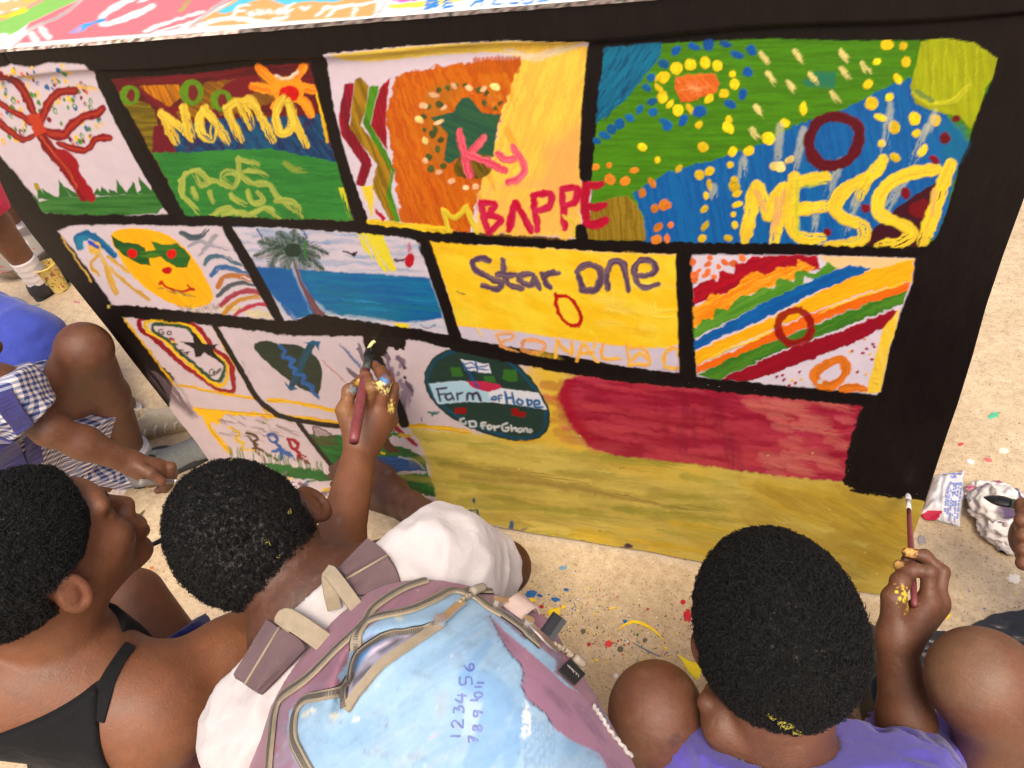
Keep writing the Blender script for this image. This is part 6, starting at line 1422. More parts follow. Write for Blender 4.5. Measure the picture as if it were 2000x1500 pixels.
shoe(pd_, ankD * [1, 1, 0] + _v([0, -.04, 0]), _v([-.1, 1, 0]), .2, DKSH, DKSO)

# ---------------------------------------------------------------- the child in the gingham dress, left
def mat_gingham():
    m, t, p = mat_new('blue_white_gingham')
    tc = N(t, 'ShaderNodeTexCoord'); mp = N(t, 'ShaderNodeMapping'); mp.inputs['Rotation'].default_value = (.5, .35, .6); t.links.new(tc.outputs['Object'], mp.inputs[0])
    sx = N(t, 'ShaderNodeSeparateXYZ'); t.links.new(mp.outputs[0], sx.inputs[0])
    outs = []
    for a in ('X', 'Z'):
        k = N(t, 'ShaderNodeMath', operation='MULTIPLY'); t.links.new(sx.outputs[a], k.inputs[0]); k.inputs[1].default_value = 1 / .0105
        fr = N(t, 'ShaderNodeMath', operation='FRACT'); t.links.new(k.outputs[0], fr.inputs[0])
        g = N(t, 'ShaderNodeMath', operation='GREATER_THAN'); t.links.new(fr.outputs[0], g.inputs[0]); g.inputs[1].default_value = .5; outs.append(g)
    s = N(t, 'ShaderNodeMath', operation='ADD'); t.links.new(outs[0].outputs[0], s.inputs[0]); t.links.new(outs[1].outputs[0], s.inputs[1])
    h = N(t, 'ShaderNodeMath', operation='MULTIPLY'); t.links.new(s.outputs[0], h.inputs[0]); h.inputs[1].default_value = .5
    r = N(t, 'ShaderNodeValToRGB'); e = r.color_ramp.elements; r.color_ramp.interpolation = 'LINEAR'
    e[0].position, e[0].color = 0, (.74, .66, .62, 1); e[1].position, e[1].color = 1, (.030, .042, .16, 1); x = e.new(.5); x.color = (.27, .29, .42, 1)
    t.links.new(h.outputs[0], r.inputs[0]); t.links.new(r.outputs[0], p.inputs['Base Color']); p.inputs['Roughness'].default_value = .85
    return m
GING = mat_gingham()
pe = person(P(20, 880, 1.85) * [1, 1, 0], 'child in a blue gingham school dress with one knee drawn up')
BE = Body()
neckE = P(-90, 765, 1.37); HE = Head(P(-165, 650, 1.33), (-.2, -.7, -.66), (.7, .5, -.4), .98); HE.build(BE)
pelE = P(50, 908, 1.86); pelE[2] = .14; shE = P(-2, 765, 1.37); shE2 = P(-230, 800, 1.3)
BE.cone(HE.w(0, -.02, -.045), neckE, .047, .05, .03, 'head'); BE.cone(neckE, neckE * .5 + pelE * .5, .06, .095, .05, 'core'); BE.cone(neckE * .5 + pelE * .5, pelE, .095, .125, .05, 'core'); BE.cone(neckE, shE, .045, .047, .04, 'core'); BE.cone(neckE, shE2, .045, .047, .04, 'core')
elE = P(98, 838, 1.42); wrE = P(258, 905, 1.52)
BE.cone(shE, elE, .042, .031, .03, 'core'); BE.ell(elE, (.030, .030, .030), None, .01, 'armR'); BE.cone(elE, elE * .6 + wrE * .4, .030, .030, .02, 'armR'); BE.cone(elE * .6 + wrE * .4, wrE, .030, .0225, .02, 'armR')
kE = [P(308, 908, 1.55), P(305, 920, 1.54), P(300, 931, 1.54), P(293, 939, 1.54)]
for q in kE: BE.cone(wrE, q, .019, .0145, .012, 'armR')
for i, q in enumerate(kE):
    b = project(q)[:2]; chain_finger(BE, [q, P(b[0] + 26, b[1] + 4, 1.56), P(b[0] + 30, b[1] + 16, 1.58), P(b[0] + 14, b[1] + 20, 1.57)], .0098 - .0004 * i, 'f%d' % i)
chain_finger(BE, [P(270, 910, 1.51), P(294, 924, 1.51), P(316, 940, 1.52)], .0105, 'armR', .006)
kneeE = P(165, 682, 1.52); hipE = pelE + _v([.07, .04, .02]); ankE = P(258, 880, 1.93)
BE.ell(kneeE, (.044, .042, .044), None, .02, 'leg'); BE.cone(kneeE, hipE, .051, .084, .03, 'leg'); BE.cone(kneeE, kneeE * .6 + ankE * .4, .049, .046, .03, 'shin'); BE.cone(kneeE * .6 + ankE * .4, ankE, .046, .031, .02, 'shin')
ank2 = P(228, 935, 1.93); kn2E = P(95, 965, 1.80); BE.cone(hipE, kn2E, .085, .052, .03, 'leg2'); BE.cone(kn2E, ank2, .05, .036, .02, 'leg2')
mesh_person(BE, pe, [(P(188, 866, 1.40), .006, (.65, .4, .03), .9, 2.5), (P(150, 820, 1.38), .005, (.65, .4, .03), .9, 2.5), (kneeE + _v([0, -.04, .03]), .05, (.10, .036, .020), .5, .4)], fine=[(*hlo(wrE, *kE, pad=.06), .0026)], base=SK * [.92, .90, .92])
hair_cap(HE, 'hair', pe, HAIR, lineC, thick=.012, seed=31, n=6000)
nkE = half(neckE + _v([0, 0, .0]), HE.c - neckE)
def regE(X, Y, Z):
    r = np.where(X > shE[0] - .045, half(shE * .30 + elE * .70, elE - shE)(X, Y, Z), -1)
    return np.maximum(r, nkE(X, Y, Z))
v, f = cloth_mesh(BE, {'core'}, .014, regE, res=.005, wrinkle=.007, wfreq=20, seed=3, lim=(neckE - .6, neckE + .6))
dress = put('dress', mesh_np('dress', v, f), GING, pe)
v, f = cloth_mesh(BE, {'leg2'}, .026, lambda X, Y, Z: np.maximum(half(hipE * .12 + kn2E * .88, kn2E - hipE)(X, Y, Z), .004 - Z + 0 * X + 0 * Y), res=.0055, wrinkle=.012, wfreq=17, seed=6)
put('skirt', mesh_np('skirt', v, f), GING, pe)
v, f = cloth_mesh(BE, {'leg'}, .024, lambda X, Y, Z: np.maximum(half(hipE * .40 + kneeE * .60, kneeE - hipE)(X, Y, Z), .004 - Z + 0 * X + 0 * Y), res=.0055, wrinkle=.012, wfreq=17, seed=5)
put('skirt', mesh_np('skirt', v, f), GING, pe)
PIN = fabric('violet_navy_pinafore', (.045, .042, .17), weave=1200)
bvE = bvh_of(dress)
for pl, wd in [([(2, 770), (22, 800), (45, 830), (58, 860), (66, 905)], .035), ([(0, 850), (20, 900), (30, 930)], .05)]:
    p, m = on_surf(bvE, pl, 5, .003, 4)
    if len(p) > 3: put('pinafore_strap', mesh_py('pinafore_strap', *ribbon(p, m, wd, .004), smooth=False), PIN, pe)
GREY = mat_col('grey_canvas_shoe', base=(.20, .205, .19), rough=.85, noise=.2, nscale=120); SOLEB = mat_col('black_rubber', base=(.03, .03, .028), rough=.75)
def laces(s, W, L, mat, n=4):
    for i in range(n):
        y = .085 + i * .022; z = .058 - i * .007
        put('lace', mesh_py('lace', *tube([W(-.024, y, z - .006), W(0, y + .008, z + .004), W(.024, y, z - .006)], .0034, 6), smooth=True), mat, s)
s, W = shoe(pe, onz(266, 948), onz(382, 892) - onz(266, 948), .25, GREY, SOLEB); laces(s, W, .24, mat_col('grey_lace', base=(.46, .45, .42), rough=.9))
s, W = shoe(pe, P(200, 955, 1.96), onz(300, 925) - onz(205, 955), .22, SOLEB, SOLEB)
sock(pe, ankE + _v([0, 0, -.03]), kneeE, 0.0, .13, .038, .036); sock(pe, ank2 + _v([0, 0, -.03]), kn2E, 0.0, .35, .040, .038)

# ---------------------------------------------------------------- the child in blue behind, left
pf = person(P(-200, 760, 2.3) * [1, 1, 0], 'child in royal blue shorts and cream sneakers, seated beyond the gingham dress')
BF = Body()
kneeF = P(52, 672, 1.96); hipF = P(-200, 600, 2.12); ankF = P(238, 790, 2.10); pelF = hipF + _v([-.10, .02, -.04]); neckF = pelF + _v([-.03, .03, .45])
BF.cone(kneeF, hipF, .070, .12, .03, 'leg'); BF.cone(kneeF, ankF, .055, .036, .02, 'leg'); BF.cone(hipF, pelF, .09, .12, .05, 'core'); BF.cone(pelF, neckF, .12, .06, .05, 'core')
HF_ = Head(neckF + _v([0, .02, .14]), (-.18, -.70, -.68), (.8, .3, -.3), .98); HF_.build(BF); BF.cone(HF_.w(0, -.02, -.04), neckF, .047, .05, .03, 'head')
ankF2 = P(165, 905, 2.0); ankF2[2] = .09; knF2 = P(-40, 760, 1.9); BF.cone(pelF, knF2, .09, .055, .03, 'leg2'); BF.cone(knF2, ankF2, .05, .036, .02, 'leg2')
mesh_person(BF, pf, res=.006); hair_cap(HF_, 'hair', pf, HAIR, lineC, thick=.011, seed=41, n=2500, res=.0025)
v, f = cloth_mesh(BF, {'leg', 'core'}, .020, lambda X, Y, Z: np.maximum(half(kneeF * .72 + ankF * .28, ankF - kneeF)(X, Y, Z), .005 - Z + 0 * X + 0 * Y), res=.007, wrinkle=.010, wfreq=12, seed=7)
put('shorts', mesh_np('shorts', v, f), BLUEC, pf)
CREAM = mat_col('cream_mesh_sneaker', base=(.66, .55, .38), rough=.75, noise=.16, nscale=90, bump=.4, bscale=260); CRSO = mat_col('tan_gum_sole', base=(.50, .36, .19), rough=.8); CRL = mat_col('pale_sneaker_overlay', base=(.74, .66, .52), rough=.6)
for heel, toe in (((248, 855), (368, 822)), ((150, 945), (192, 880))):
    h0 = onz(*heel); s, W = shoe(pf, h0, onz(*toe) - h0, .25, CREAM, CRSO, high=.062)
    laces(s, W, .25, CRL, 5)
    put('strap', mesh_py('strap', *tube([W(-.043, .045, .020), W(-.030, .055, .058), W(0, .060, .070), W(.030, .055, .058), W(.043, .045, .020)], .012, 8, flat=.3, ref=(0, 1, 0)), smooth=True), CRL, s)
    for sx in (-1, 1):
        for i in range(5):
            y = .075 + .028 * i; put('overlay', mesh_py('overlay', *tube([W(sx * .044, y - .008, .018), W(sx * .040, y, .034), W(sx * .024, y + .012, .050 - .006 * i)], .0035, 6), smooth=True), CRL, s)
sock(pf, ankF + _v([0, 0, -.05]), kneeF, 0.0, .30, .042, .044); sock(pf, ankF2 + _v([0, 0, -.03]), knF2, 0.0, .22, .042, .043)

# ---------------------------------------------------------------- the child standing at the far left
pg = person(P(40, 500, 2.9) * [1, 1, 0], 'child in red with white socks and black shoes, standing beyond the cloth by the cup')
BG_ = Body()
ank1 = P(60, 527, 2.66); kn1 = P(-62, 372, 2.40); ank2g = P(28, 440, 3.02); kn2g = P(-18, 345, 2.72)
hip1 = kn1 + _v([-.03, .05, .36]); hip2g = kn2g + _v([-.02, -.02, .36]); pelG = (hip1 + hip2g) / 2 + _v([0, 0, .05]); neckG = pelG + _v([0, 0, .42])
for a, k_, h_ in ((ank1, kn1, hip1), (ank2g, kn2g, hip2g)):
    BG_.cone(h_, k_, .070, .050, .03, 'leg'); BG_.cone(k_, k_ * .6 + a * .4, .048, .050, .02, 'leg'); BG_.cone(k_ * .6 + a * .4, a, .050, .036, .02, 'leg')
BG_.cone(pelG, neckG, .12, .06, .05, 'core'); HG = Head(neckG + _v([0, .02, .14]), (-.18, -.70, -.68), (.6, .4, -.4), .98); HG.build(BG_); BG_.cone(HG.w(0, -.02, -.04), neckG, .047, .05, .03, 'head')
for sx in (-1, 1): BG_.cone(neckG, neckG + _v([sx * .15, 0, -.06]), .05, .045, .04, 'core'); BG_.cone(neckG + _v([sx * .15, 0, -.06]), neckG + _v([sx * .2, .02, -.42]), .043, .026, .03, 'core')
mesh_person(BG_, pg, res=.006, base=SK * 1.25); hair_cap(HG, 'hair', pg, HAIR, lineC, thick=.011, seed=51, n=2500, res=.0025)
hem = P(2, 398, 2.50)
v, f = cloth_mesh(BG_, {'leg', 'core'}, .030, lambda X, Y, Z: hem[2] - Z + 0 * X + 0 * Y, res=.008, wrinkle=.012, wfreq=12)
put('red_dress', mesh_np('red_dress', v, f), REDC, pg)
for a, k_ in ((ank1, kn1), (ank2g, kn2g)):
    fwd = onz(88, 560) - onz(40, 600)
    h0 = a * [1, 1, 0] - fwd / np.linalg.norm(fwd) * .045
    s, W = shoe(pg, h0, fwd, .21, mat_col('black_school_shoe', base=(.022, .021, .022), rough=.42), SOLEB, high=.050)
    sock(pg, a + _v([0, 0, -.050]), k_, 0.0, .27, .041, .041, foot=a * [1, 1, 0] + _v([0, 0, .022]) + fwd / np.linalg.norm(fwd) * .02)
# ================================================================== the rucksack on the boy's back
BAGC = P(850, 1400, .735)
bn = cdir(.02, -.30, -.95)                                           # outward, away from the back
bu = cdir(-.45, -.85, .0); bu = bu - bn * (bu @ bn); bu /= np.linalg.norm(bu); br = np.cross(bu, bn)
def bagpl(px, py):
    r = ray(px, py); t = ((BAGC - EYE) @ bn) / (r @ bn); q = EYE + r * t - BAGC
    return q @ br, q @ bu
OUT = [(470, 1560), (486, 1470), (515, 1390), (560, 1310), (610, 1250), (655, 1200), (720, 1152), (780, 1133), (850, 1130), (930, 1146), (1000, 1172), (1070, 1205), (1105, 1260), (1150, 1330), (1195, 1410), (1255, 1520), (1290, 1640), (1220, 1800), (1000, 1900), (700, 1880), (520, 1740)]
po = np.array([bagpl(*q) for q in spline(OUT, 5, True)[:-1]])
lo2, hi2 = po.min(0) - .03, po.max(0) + .03
bax = [np.arange(lo2[0], hi2[0], .0028, dtype=np.float32), np.arange(lo2[1], hi2[1], .0028, dtype=np.float32), np.arange(-.09, .125, .0028, dtype=np.float32)]
A2, B2_ = np.meshgrid(bax[0], bax[1], indexing='ij')
def sd2(P2, x, y):
    ins = np.zeros(x.shape, bool); dm = np.full(x.shape, 1e9)
    for (ax_, ay_), (bx_, by_) in zip(P2, np.roll(P2, -1, 0)):
        if ay_ != by_:
            ins ^= ((ay_ > y) != (by_ > y)) & (x < (bx_ - ax_) * (y - ay_) / (by_ - ay_) + ax_)
        L = (bx_ - ax_) ** 2 + (by_ - ay_) ** 2 + 1e-12
        t = np.clip(((x - ax_) * (bx_ - ax_) + (y - ay_) * (by_ - ay_)) / L, 0, 1)
        dm = np.minimum(dm, (x - ax_ - t * (bx_ - ax_)) ** 2 + (y - ay_ - t * (by_ - ay_)) ** 2)
    return np.sqrt(dm) * np.where(ins, -1, 1)
SD = sd2(po, A2, B2_)
dd = np.clip(-SD, 0, .13)
topz = .100 * (1 - (1 - np.clip(dd / .12, 0, 1)) ** 2.6) - .018
wr = vnoise(A2 * 14, B2_ * 14, 6.1, 2) - .5; wr2 = 1 - 2 * np.abs(vnoise(A2 * 9 + B2_ * 12, B2_ * 10 - A2 * 8, 2.2) - .5)
topz = topz + (.010 * wr + .006 * (wr2 - .5)) * np.clip(dd / .05, 0, 1)
def bpx(pts): return np.array([bagpl(*q) for q in pts])
k10 = lambda *p: K(.35, 380, 975, p)
k11 = lambda *p: K(.3, 900, 1050, p)
POCKET = spline(k10((1360, 712), (1200, 725), (1050, 750), (950, 800), (890, 860), (858, 960), (852, 1080), (850, 1172), (905, 1090), (955, 1025), (1050, 925), (1200, 815), (1290, 755)), 4, True)
pp = bpx(POCKET)
sp = sd2(pp, A2, B2_)
topz = topz - .030 * np.clip(-sp / .012, 0, 1) + .004 * np.exp(-((sp - .006) / .007) ** 2)
bot = .055 * (1 - (1 - np.clip(dd / .05, 0, 1)) ** 2)
gap = np.where(SD > 0, SD, 0)
DZ = np.maximum(bax[2][None, None, :] - topz[..., None], -bax[2][None, None, :] - bot[..., None] - .018) * .7
DZ = np.maximum(DZ, SD[..., None])
v, f = surface_nets(DZ.astype(np.float32), bax); v = taubin(v, f, 3)
bagv = BAGC + v[:, :1] * br + v[:, 1:2] * bu + v[:, 2:3] * bn
if np.linalg.det(np.stack([br, bu, bn])) < 0: f = f[:, ::-1]
bag = empty('rucksack', BAGC - bn * .05, 'worn light blue and mauve rucksack with open front pocket on the child\'s back', 'rucksack')
bs = Sheet(bagv)
MAUVE = (142, 98, 114)
bs.C[:] = lin(MAUVE)
bs.smear(((480, 1120), (1260, 1500)), (122, 86, 106), 60, 30, 90, -.9, .35, .3, h=0)
bs.smear(((500, 1120), (900, 1400)), (158, 112, 124), 24, 30, 100, -.9, .25, .3, h=0)
bs.smear(((950, 1150), (1260, 1500)), (104, 76, 104), 36, 26, 90, 1.0, .5, .3, h=0)
SKYB = (138, 170, 196)
BLUE_P = k10((1085, 640), (1200, 592), (1330, 545), (1400, 512), (1480, 515), (1560, 560), (1640, 610), (1740, 700), (1850, 790)) + k11((440, 650), (620, 800), (612, 880), (760, 1000), (800, 1050), (1000, 1300), (1150, 1500), (1250, 1800)) + [(1000, 1750), (700, 1750), (590, 1600)] + k10((590, 1500), (540, 1400), (518, 1290), (530, 1180), (590, 1130), (700, 1085), (830, 1050), (800, 985), (850, 920), (880, 800), (960, 720))
bs.poly(BLUE_P, SKYB, h=0, idn=1, smooth=False, jag=.5)
inb = BLUE_P
bs.smear(((560, 1180), (1180, 1500)), (154, 182, 202), 60, 40, 110, -.7, .25, .3, h=0, inside=inb)
bs.smear(((560, 1180), (1180, 1500)), (118, 158, 194), 50, 40, 110, -.6, .25, .34, h=0, inside=inb)
bs.smear(((560, 1380), (1180, 1500)), (176, 190, 198), 30, 16, 60, -.5, .3, .4, h=0, inside=inb)
for q in (((1480, 950), (1640, 960), (1760, 1060), (1780, 1160), (1740, 1230), (1760, 1330), (1640, 1500), (1500, 1500), (1560, 1300), (1600, 1100), (1500, 1060)), ((1480, 1000), (1620, 790), (1660, 800), (1560, 960)), ((1780, 1200), (1840, 1200), (1800, 1480), (1720, 1480))):
    bs.poly(k10(*q), (100, 146, 192), alpha=.5, edge=4, h=0, smooth=True)
bs.poly(k10((1340, 1100), (1400, 1060), (1420, 1160), (1360, 1200)), (150, 160, 164), alpha=.5, edge=8, h=0, smooth=True)
bs.poly(k10((1510, 1110), (1610, 1140), (1560, 1330), (1490, 1330)), (166, 186, 196), alpha=.7, edge=3, h=0)
bs.poly(k10((1840, 1110), (1870, 1150), (1880, 1300), (1820, 1340), (1830, 1200)), (224, 222, 216), alpha=.8, dry=.34, h=0)
for i in range(10): bs.stroke(k10((1850 + i * 18, 1240 + random.uniform(-30, 40)), (1845 + i * 17, 1500)), 1.6, (104, 128, 170), alpha=.6, h=0)
for st in [((1420, 900), (1450, 860), (1480, 880), (1440, 930)), ((1500, 780), (1620, 740)), ((1300, 1340), (1480, 1260))]: bs.stroke(k10(*st), 1.6, (190, 160, 170), alpha=.6, h=0)
bs.dots(k10((660, 1180), (620, 1200), (700, 1100), (1140, 660), (780, 1210), (900, 1230)), 9, 6, (206, 200, 170), alpha=.6, h=0)
bs.poly(k10((950, 770), (1000, 740), (990, 780)), (132, 110, 176), alpha=.7, edge=4, h=0)
SW = k11((190, 515), (300, 620), (450, 745), (600, 880), (680, 960), (760, 1002), (850, 1090), (1000, 1250), (1160, 1490), (1200, 1700), (1000, 1700), (950, 1490), (900, 1400), (800, 1360), (700, 1310), (610, 1240), (560, 1150), (430, 1050), (395, 960), (410, 880), (390, 820), (340, 770), (290, 710), (240, 610))
bs.poly(SW, (146, 104, 126), h=0, idn=2, jag=.5)
bs.smear(((960, 1210), (1250, 1500)), (120, 84, 112), 40, 16, 60, .9, .5, .3, h=0, inside=SW)
bs.stroke(SW[15:] + [SW[0]], 3, (56, 48, 70), h=0, raw=True)
bs.stroke(k10((1085, 640), (1200, 592), (1330, 545), (1400, 512)), 2.5, (84, 110, 150), h=0)
# inside of the open pocket
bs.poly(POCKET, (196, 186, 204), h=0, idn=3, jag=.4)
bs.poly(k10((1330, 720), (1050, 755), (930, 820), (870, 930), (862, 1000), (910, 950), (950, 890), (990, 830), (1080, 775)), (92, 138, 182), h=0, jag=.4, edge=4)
bs.poly(k10((870, 1000), (980, 920), (1000, 950), (880, 1060)), (52, 50, 74), h=0, alpha=.9, edge=5); bs.poly(k10((1020, 850), (1120, 780), (1340, 722), (1200, 760), (1040, 870)), (40, 40, 60), h=0, alpha=.8, edge=4)  # shadow in the depth of the pocket, painted into the colour
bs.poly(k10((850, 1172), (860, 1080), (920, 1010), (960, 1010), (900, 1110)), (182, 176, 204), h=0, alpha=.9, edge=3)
PENS = []
def digits(line, pts, h, w):
    """upright handwriting along the line of points, read from the lower end upward"""
    shapes = {'1': [((.0, .5), (.45, .5), (1, .5))], '2': [((.8, .1), (1, .5), (.75, .85), (.35, .5), (0, .1), (0, 1))], '3': [((1, .1), (.95, .7), (.6, .5), (.5, .4)), ((.5, .4), (.45, .9), (.05, .7), (.05, .1))], '4': [((1, .3), (.45, .0), (.4, .9)), ((.8, .7), (0, .65))], '5': [((1, .9), (1, .2), (.55, .2), (.5, .8), (.1, .8), (0, .1))], '6': [((1, .7), (.55, .15), (.1, .3), (.1, .8), (.45, .85), (.45, .25))], '7': [((1, .05), (1, .9), (.5, .55), (0, .3)), ((.5, .2), (.5, .85))], '8': [((.95, .7), (.9, .2), (.6, .3), (.4, .8), (.05, .7), (.05, .2), (.4, .2), (.7, .8), (.95, .7))], '9': [((.6, .8), (.6, .2), (.95, .2), (.95, .8), (.6, .8), (0, .6))], '0': [((1, .5), (.7, .1), (.2, .2), (0, .6), (.4, .95), (.9, .8), (1, .5))]}
    for ch, (x, y, s) in zip(line, pts):
        for st in shapes[ch]:
            # glyph up axis = picture left, glyph right axis = picture up (writing turned a quarter)
            PENS.append([(x - (u - .5) * h * s, y - (r - .5) * w * s) for u, r in st])
digits('123456', [(890, 1438, 1), (893, 1414, 1.1), (896, 1386, 1), (900, 1362, 1.15), (910, 1330, 1.2), (916, 1304, 1)], 20, 17)
digits('7891011', [(925, 1444, 1), (932, 1422, 1), (934, 1394, 1), (926, 1368, .9), (934, 1358, .9), (934, 1342, .8), (938, 1334, .8)], 18, 14)
bs.smear(((520, 1150), (1200, 1500)), (96, 86, 92), 60, 10, 40, .4, .22, .45, h=0)
for i in range(140): bs.dot(random.uniform(520, 1200), random.uniform(1150, 1500), random.uniform(1, 3), random.uniform(1, 2.5), random.choice([(90, 84, 90), (200, 205, 205), (120, 130, 140)]), 0, 0, .45)
bs.ID[v[:, 2] < .012] = 0
BAGM = mat_col('worn_nylon', rough=.72, noise=.10, nscale=40, bump=.35, bscale=1400, bdist=.0005, spec=.35, sheen=.15)
for i, (nm, lb) in {0: ('bag_body', None), 1: ('front_panel', 'faded light blue front panel with blue pen numbers'), 2: ('side_swoosh', 'curved mauve panel'), 3: ('pocket_inside', 'open zipped pocket with pale paper inside')}.items():
    fid = bs.ID[f[:, 0]]
    q = f[fid == i]
    if not len(q): continue
    u, inv = np.unique(q, return_inverse=True)
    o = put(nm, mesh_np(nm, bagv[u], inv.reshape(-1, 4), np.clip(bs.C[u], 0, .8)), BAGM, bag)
    if lb: o['label'] = lb
bvG = BVHTree.FromPolygons([tuple(map(float, q)) for q in bagv], [tuple(map(int, q)) for q in f])
pv = []
for st in PENS:
    p, m = on_surf(bvG, st, 5, .0006, 4)
    if len(p) > 2: pv.append(ribbon(p, m, .0016 * (.7 + .6 * vnoise(np.arange(len(p)) * .3, st[0][0], st[0][1])), .0005))
pn = put('pen_numbers', mesh_py('pen_numbers', *cat(*pv)), mat_col('blue_biro', base=(.10, .14, .40), rough=.5, noise=.4, nscale=300, bump=0), bag); pn['kind'] = 'stuff'
TAPE = mat_col('tan_webbing', base=(.31, .25, .17), rough=.85, noise=.15, nscale=70, bump=.5, bscale=900)
TEETH = mat_col('grey_zip_teeth', base=(.16, .145, .13), rough=.45, noise=.3, nscale=900, metal=.3)
DARKW = mat_col('dark_mauve_webbing', base=(.130, .080, .085), rough=.85, noise=.12, bump=.5, bscale=900)
PALEW = mat_col('pink_beige_webbing', base=(.52, .38, .33), rough=.85, noise=.1, bump=.6, bscale=800)
SILV = mat_col('nickel_zip_pull', base=(.62, .56, .50), rough=.32, noise=.15, metal=.85)
BLK = mat_col('black_plastic', base=(.012, .012, .013), rough=.45)
def zipper(pl, wd, teeth_off=0.0, lift=.0015, n=9):
    p, m = on_surf(bvG, pl, n, lift, 6)
    for _ in range(3): p[1:-1] = (p[:-2] + p[1:-1] * 2 + p[2:]) / 4
    z = put('zipper', mesh_py('zipper', *ribbon(p, m, wd, .002), smooth=False), TAPE, bag)
    # teeth: small crosswise bars on a raised coil, one mesh
    t = np.gradient(p, axis=0); t /= np.linalg.norm(t, axis=1)[:, None]; s = np.cross(t, m)
    L = np.concatenate([[0], np.cumsum(np.linalg.norm(np.diff(p, axis=0), axis=1))]); st = np.arange(0, L[-1], .0019)
    V = []; Fq = []
    for d in st:
        c = np.array([np.interp(d, L, p[:, k]) for k in range(3)]); tt = np.array([np.interp(d, L, t[:, k]) for k in range(3)]); ss = np.array([np.interp(d, L, s[:, k]) for k in range(3)]); nn = np.array([np.interp(d, L, m[:, k]) for k in range(3)])
        c = c + nn * .002 + ss * teeth_off * wd; b = len(V)
        for a in (-1, 1):
            for e in (-1, 1):
                for g_ in (0, 1): V.append(c + tt * a * .0006 + ss * e * .0021 + nn * g_ * .0012)
        Fq += [(b, b + 2, b + 3, b + 1), (b + 4, b + 5, b + 7, b + 6), (b, b + 1, b + 5, b + 4), (b + 2, b + 6, b + 7, b + 3), (b + 1, b + 3, b + 7, b + 5)]
    o = put('zip_teeth', mesh_py('zip_teeth', V, Fq), TEETH, z); o['kind'] = 'stuff'
    ed = put('stitch_edge', mesh_py('stitch_edge', *tube(p + s * wd * .5 + m * .0008, .0008, 6), smooth=True), BLK, z)
    return p, m
zipper(k10((1290, 462), (1180, 500), (1090, 550), (1000, 620), (945, 705), (800, 840), (640, 1000), (500, 1100), (455, 1200), (440, 1320), (425, 1480), (415, 1600)), .013)
zipper(k10((1720, 655), (1640, 610), (1560, 550), (1440, 517), (1350, 560), (1200, 628), (1000, 672), (930, 740), (890, 830)), .011)
zipper(k10((855, 1010), (800, 1075), (700, 1105), (620, 1125), (570, 1200), (560, 1330), (600, 1430), (660, 1540)), .009)
zipper(k10((1510, 522), (1620, 522), (1700, 530), (1850, 570), (1900, 590)), .011)
zipper(k10((1720, 655), (1800, 710), (1870, 770)) + k11((430, 640), (500, 700)), .010)
zipper(k10((1345, 712), (1200, 722), (1050, 747), (950, 797), (885, 860), (852, 960), (848, 1080), (846, 1168)), .006, lift=.003)
p, m = on_surf(bvG, k10((1370, 712), (1290, 765), (1200, 825), (1050, 930), (955, 1032), (900, 1100), (850, 1176)), 7, .002, 6)
put('pocket_lip', mesh_py('pocket_lip', *ribbon(p, m, .009, .003)), TAPE, bag)
p, m = on_surf(bvG, k11((850, 1095), (900, 1165), (960, 1260), (1050, 1370), (1150, 1490), (1200, 1580)), 8, .002)
put('piping', mesh_py('piping', *tube(p + m * .001 * np.sin(np.arange(len(p)) * 1.9)[:, None], .0022, 8), smooth=True), mat_col('frayed_grey_cord', base=(.40, .36, .34), rough=.9, noise=.6, nscale=300), bag)
# webbing
def surf_band(name, pl, wd, mat, parent, lift=.002, th=.0025, arch=0.0, n=8, bv=None):
    p, m = on_surf(bv or bvG, pl, n, lift, 6)
    if arch: p = p + m * (arch * np.sin(np.linspace(0, np.pi, len(p))))[:, None]
    return put(name, mesh_py(name, *ribbon(p, m, wd, th)), mat, parent)
surf_band('side_strap', k11((330, 500), (420, 470), (520, 480), (600, 520), (645, 545)), .026, PALEW, bag, arch=.008)
bk = hit(bvG, *k11((610, 570))[0], .006)
if bk is None: bk = (P(1083, 1221, .66), bn)
v_, f_ = tube([bk[0] - br * .010 - bu * .004, bk[0] + br * .008 + bu * .004], .008, 6, flat=.45); put('buckle', mesh_py('buckle', v_, f_), BLK, bag)
def pull(path, name='zip_pull', slider=None):
    """metal slider and tab along a path of picture points on the bag, cord and toggle at its end"""
    p, m = on_surf(bvG, path, 6, .006, 6)
    o = put(name, mesh_py(name, *ribbon(p, m, .008, .002)), SILV, bag)
    v_, f_ = tube([p[0] - m[0] * .004, p[0] + m[0] * .004], .006, 8); put('slider', mesh_py('slider', v_, f_, smooth=False), SILV, o)
    return o, p, m
def cordtoggle(o, path, toggle):
    p, m = on_surf(bvG, path, 8, .006, 6); p = p + m * .0015 * np.sin(np.arange(len(p)) * 1.4)[:, None]
    put('pull_cord', mesh_py('pull_cord', *tube(p, .0026, 8), smooth=True), TAPE, o)
    p, m = on_surf(bvG, toggle, 4, .008, 6)
    put('toggle', mesh_py('toggle', *tube(p, [.0035] + [.0048] * (len(p) - 2) + [.0035], 10), smooth=True), mat_col('taupe_rubber', base=(.30, .25, .19), rough=.6), o)
o, p, m = pull(k10((1365, 705), (1400, 675), (1450, 635), (1490, 605))); cordtoggle(o, k10((1470, 610), (1500, 580), (1530, 565)), k10((1535, 555), (1570, 540), (1605, 528)))
o, p, m = pull(k10((1680, 605), (1720, 600), (1780, 590), (1815, 590)))
o, p, m = pull(k10((1850, 715), (1890, 760), (1950, 820), (1990, 850))); cordtoggle(o, k11((570, 710), (620, 735), (660, 760), (690, 790)), k11((700, 800), (740, 835), (785, 855)))
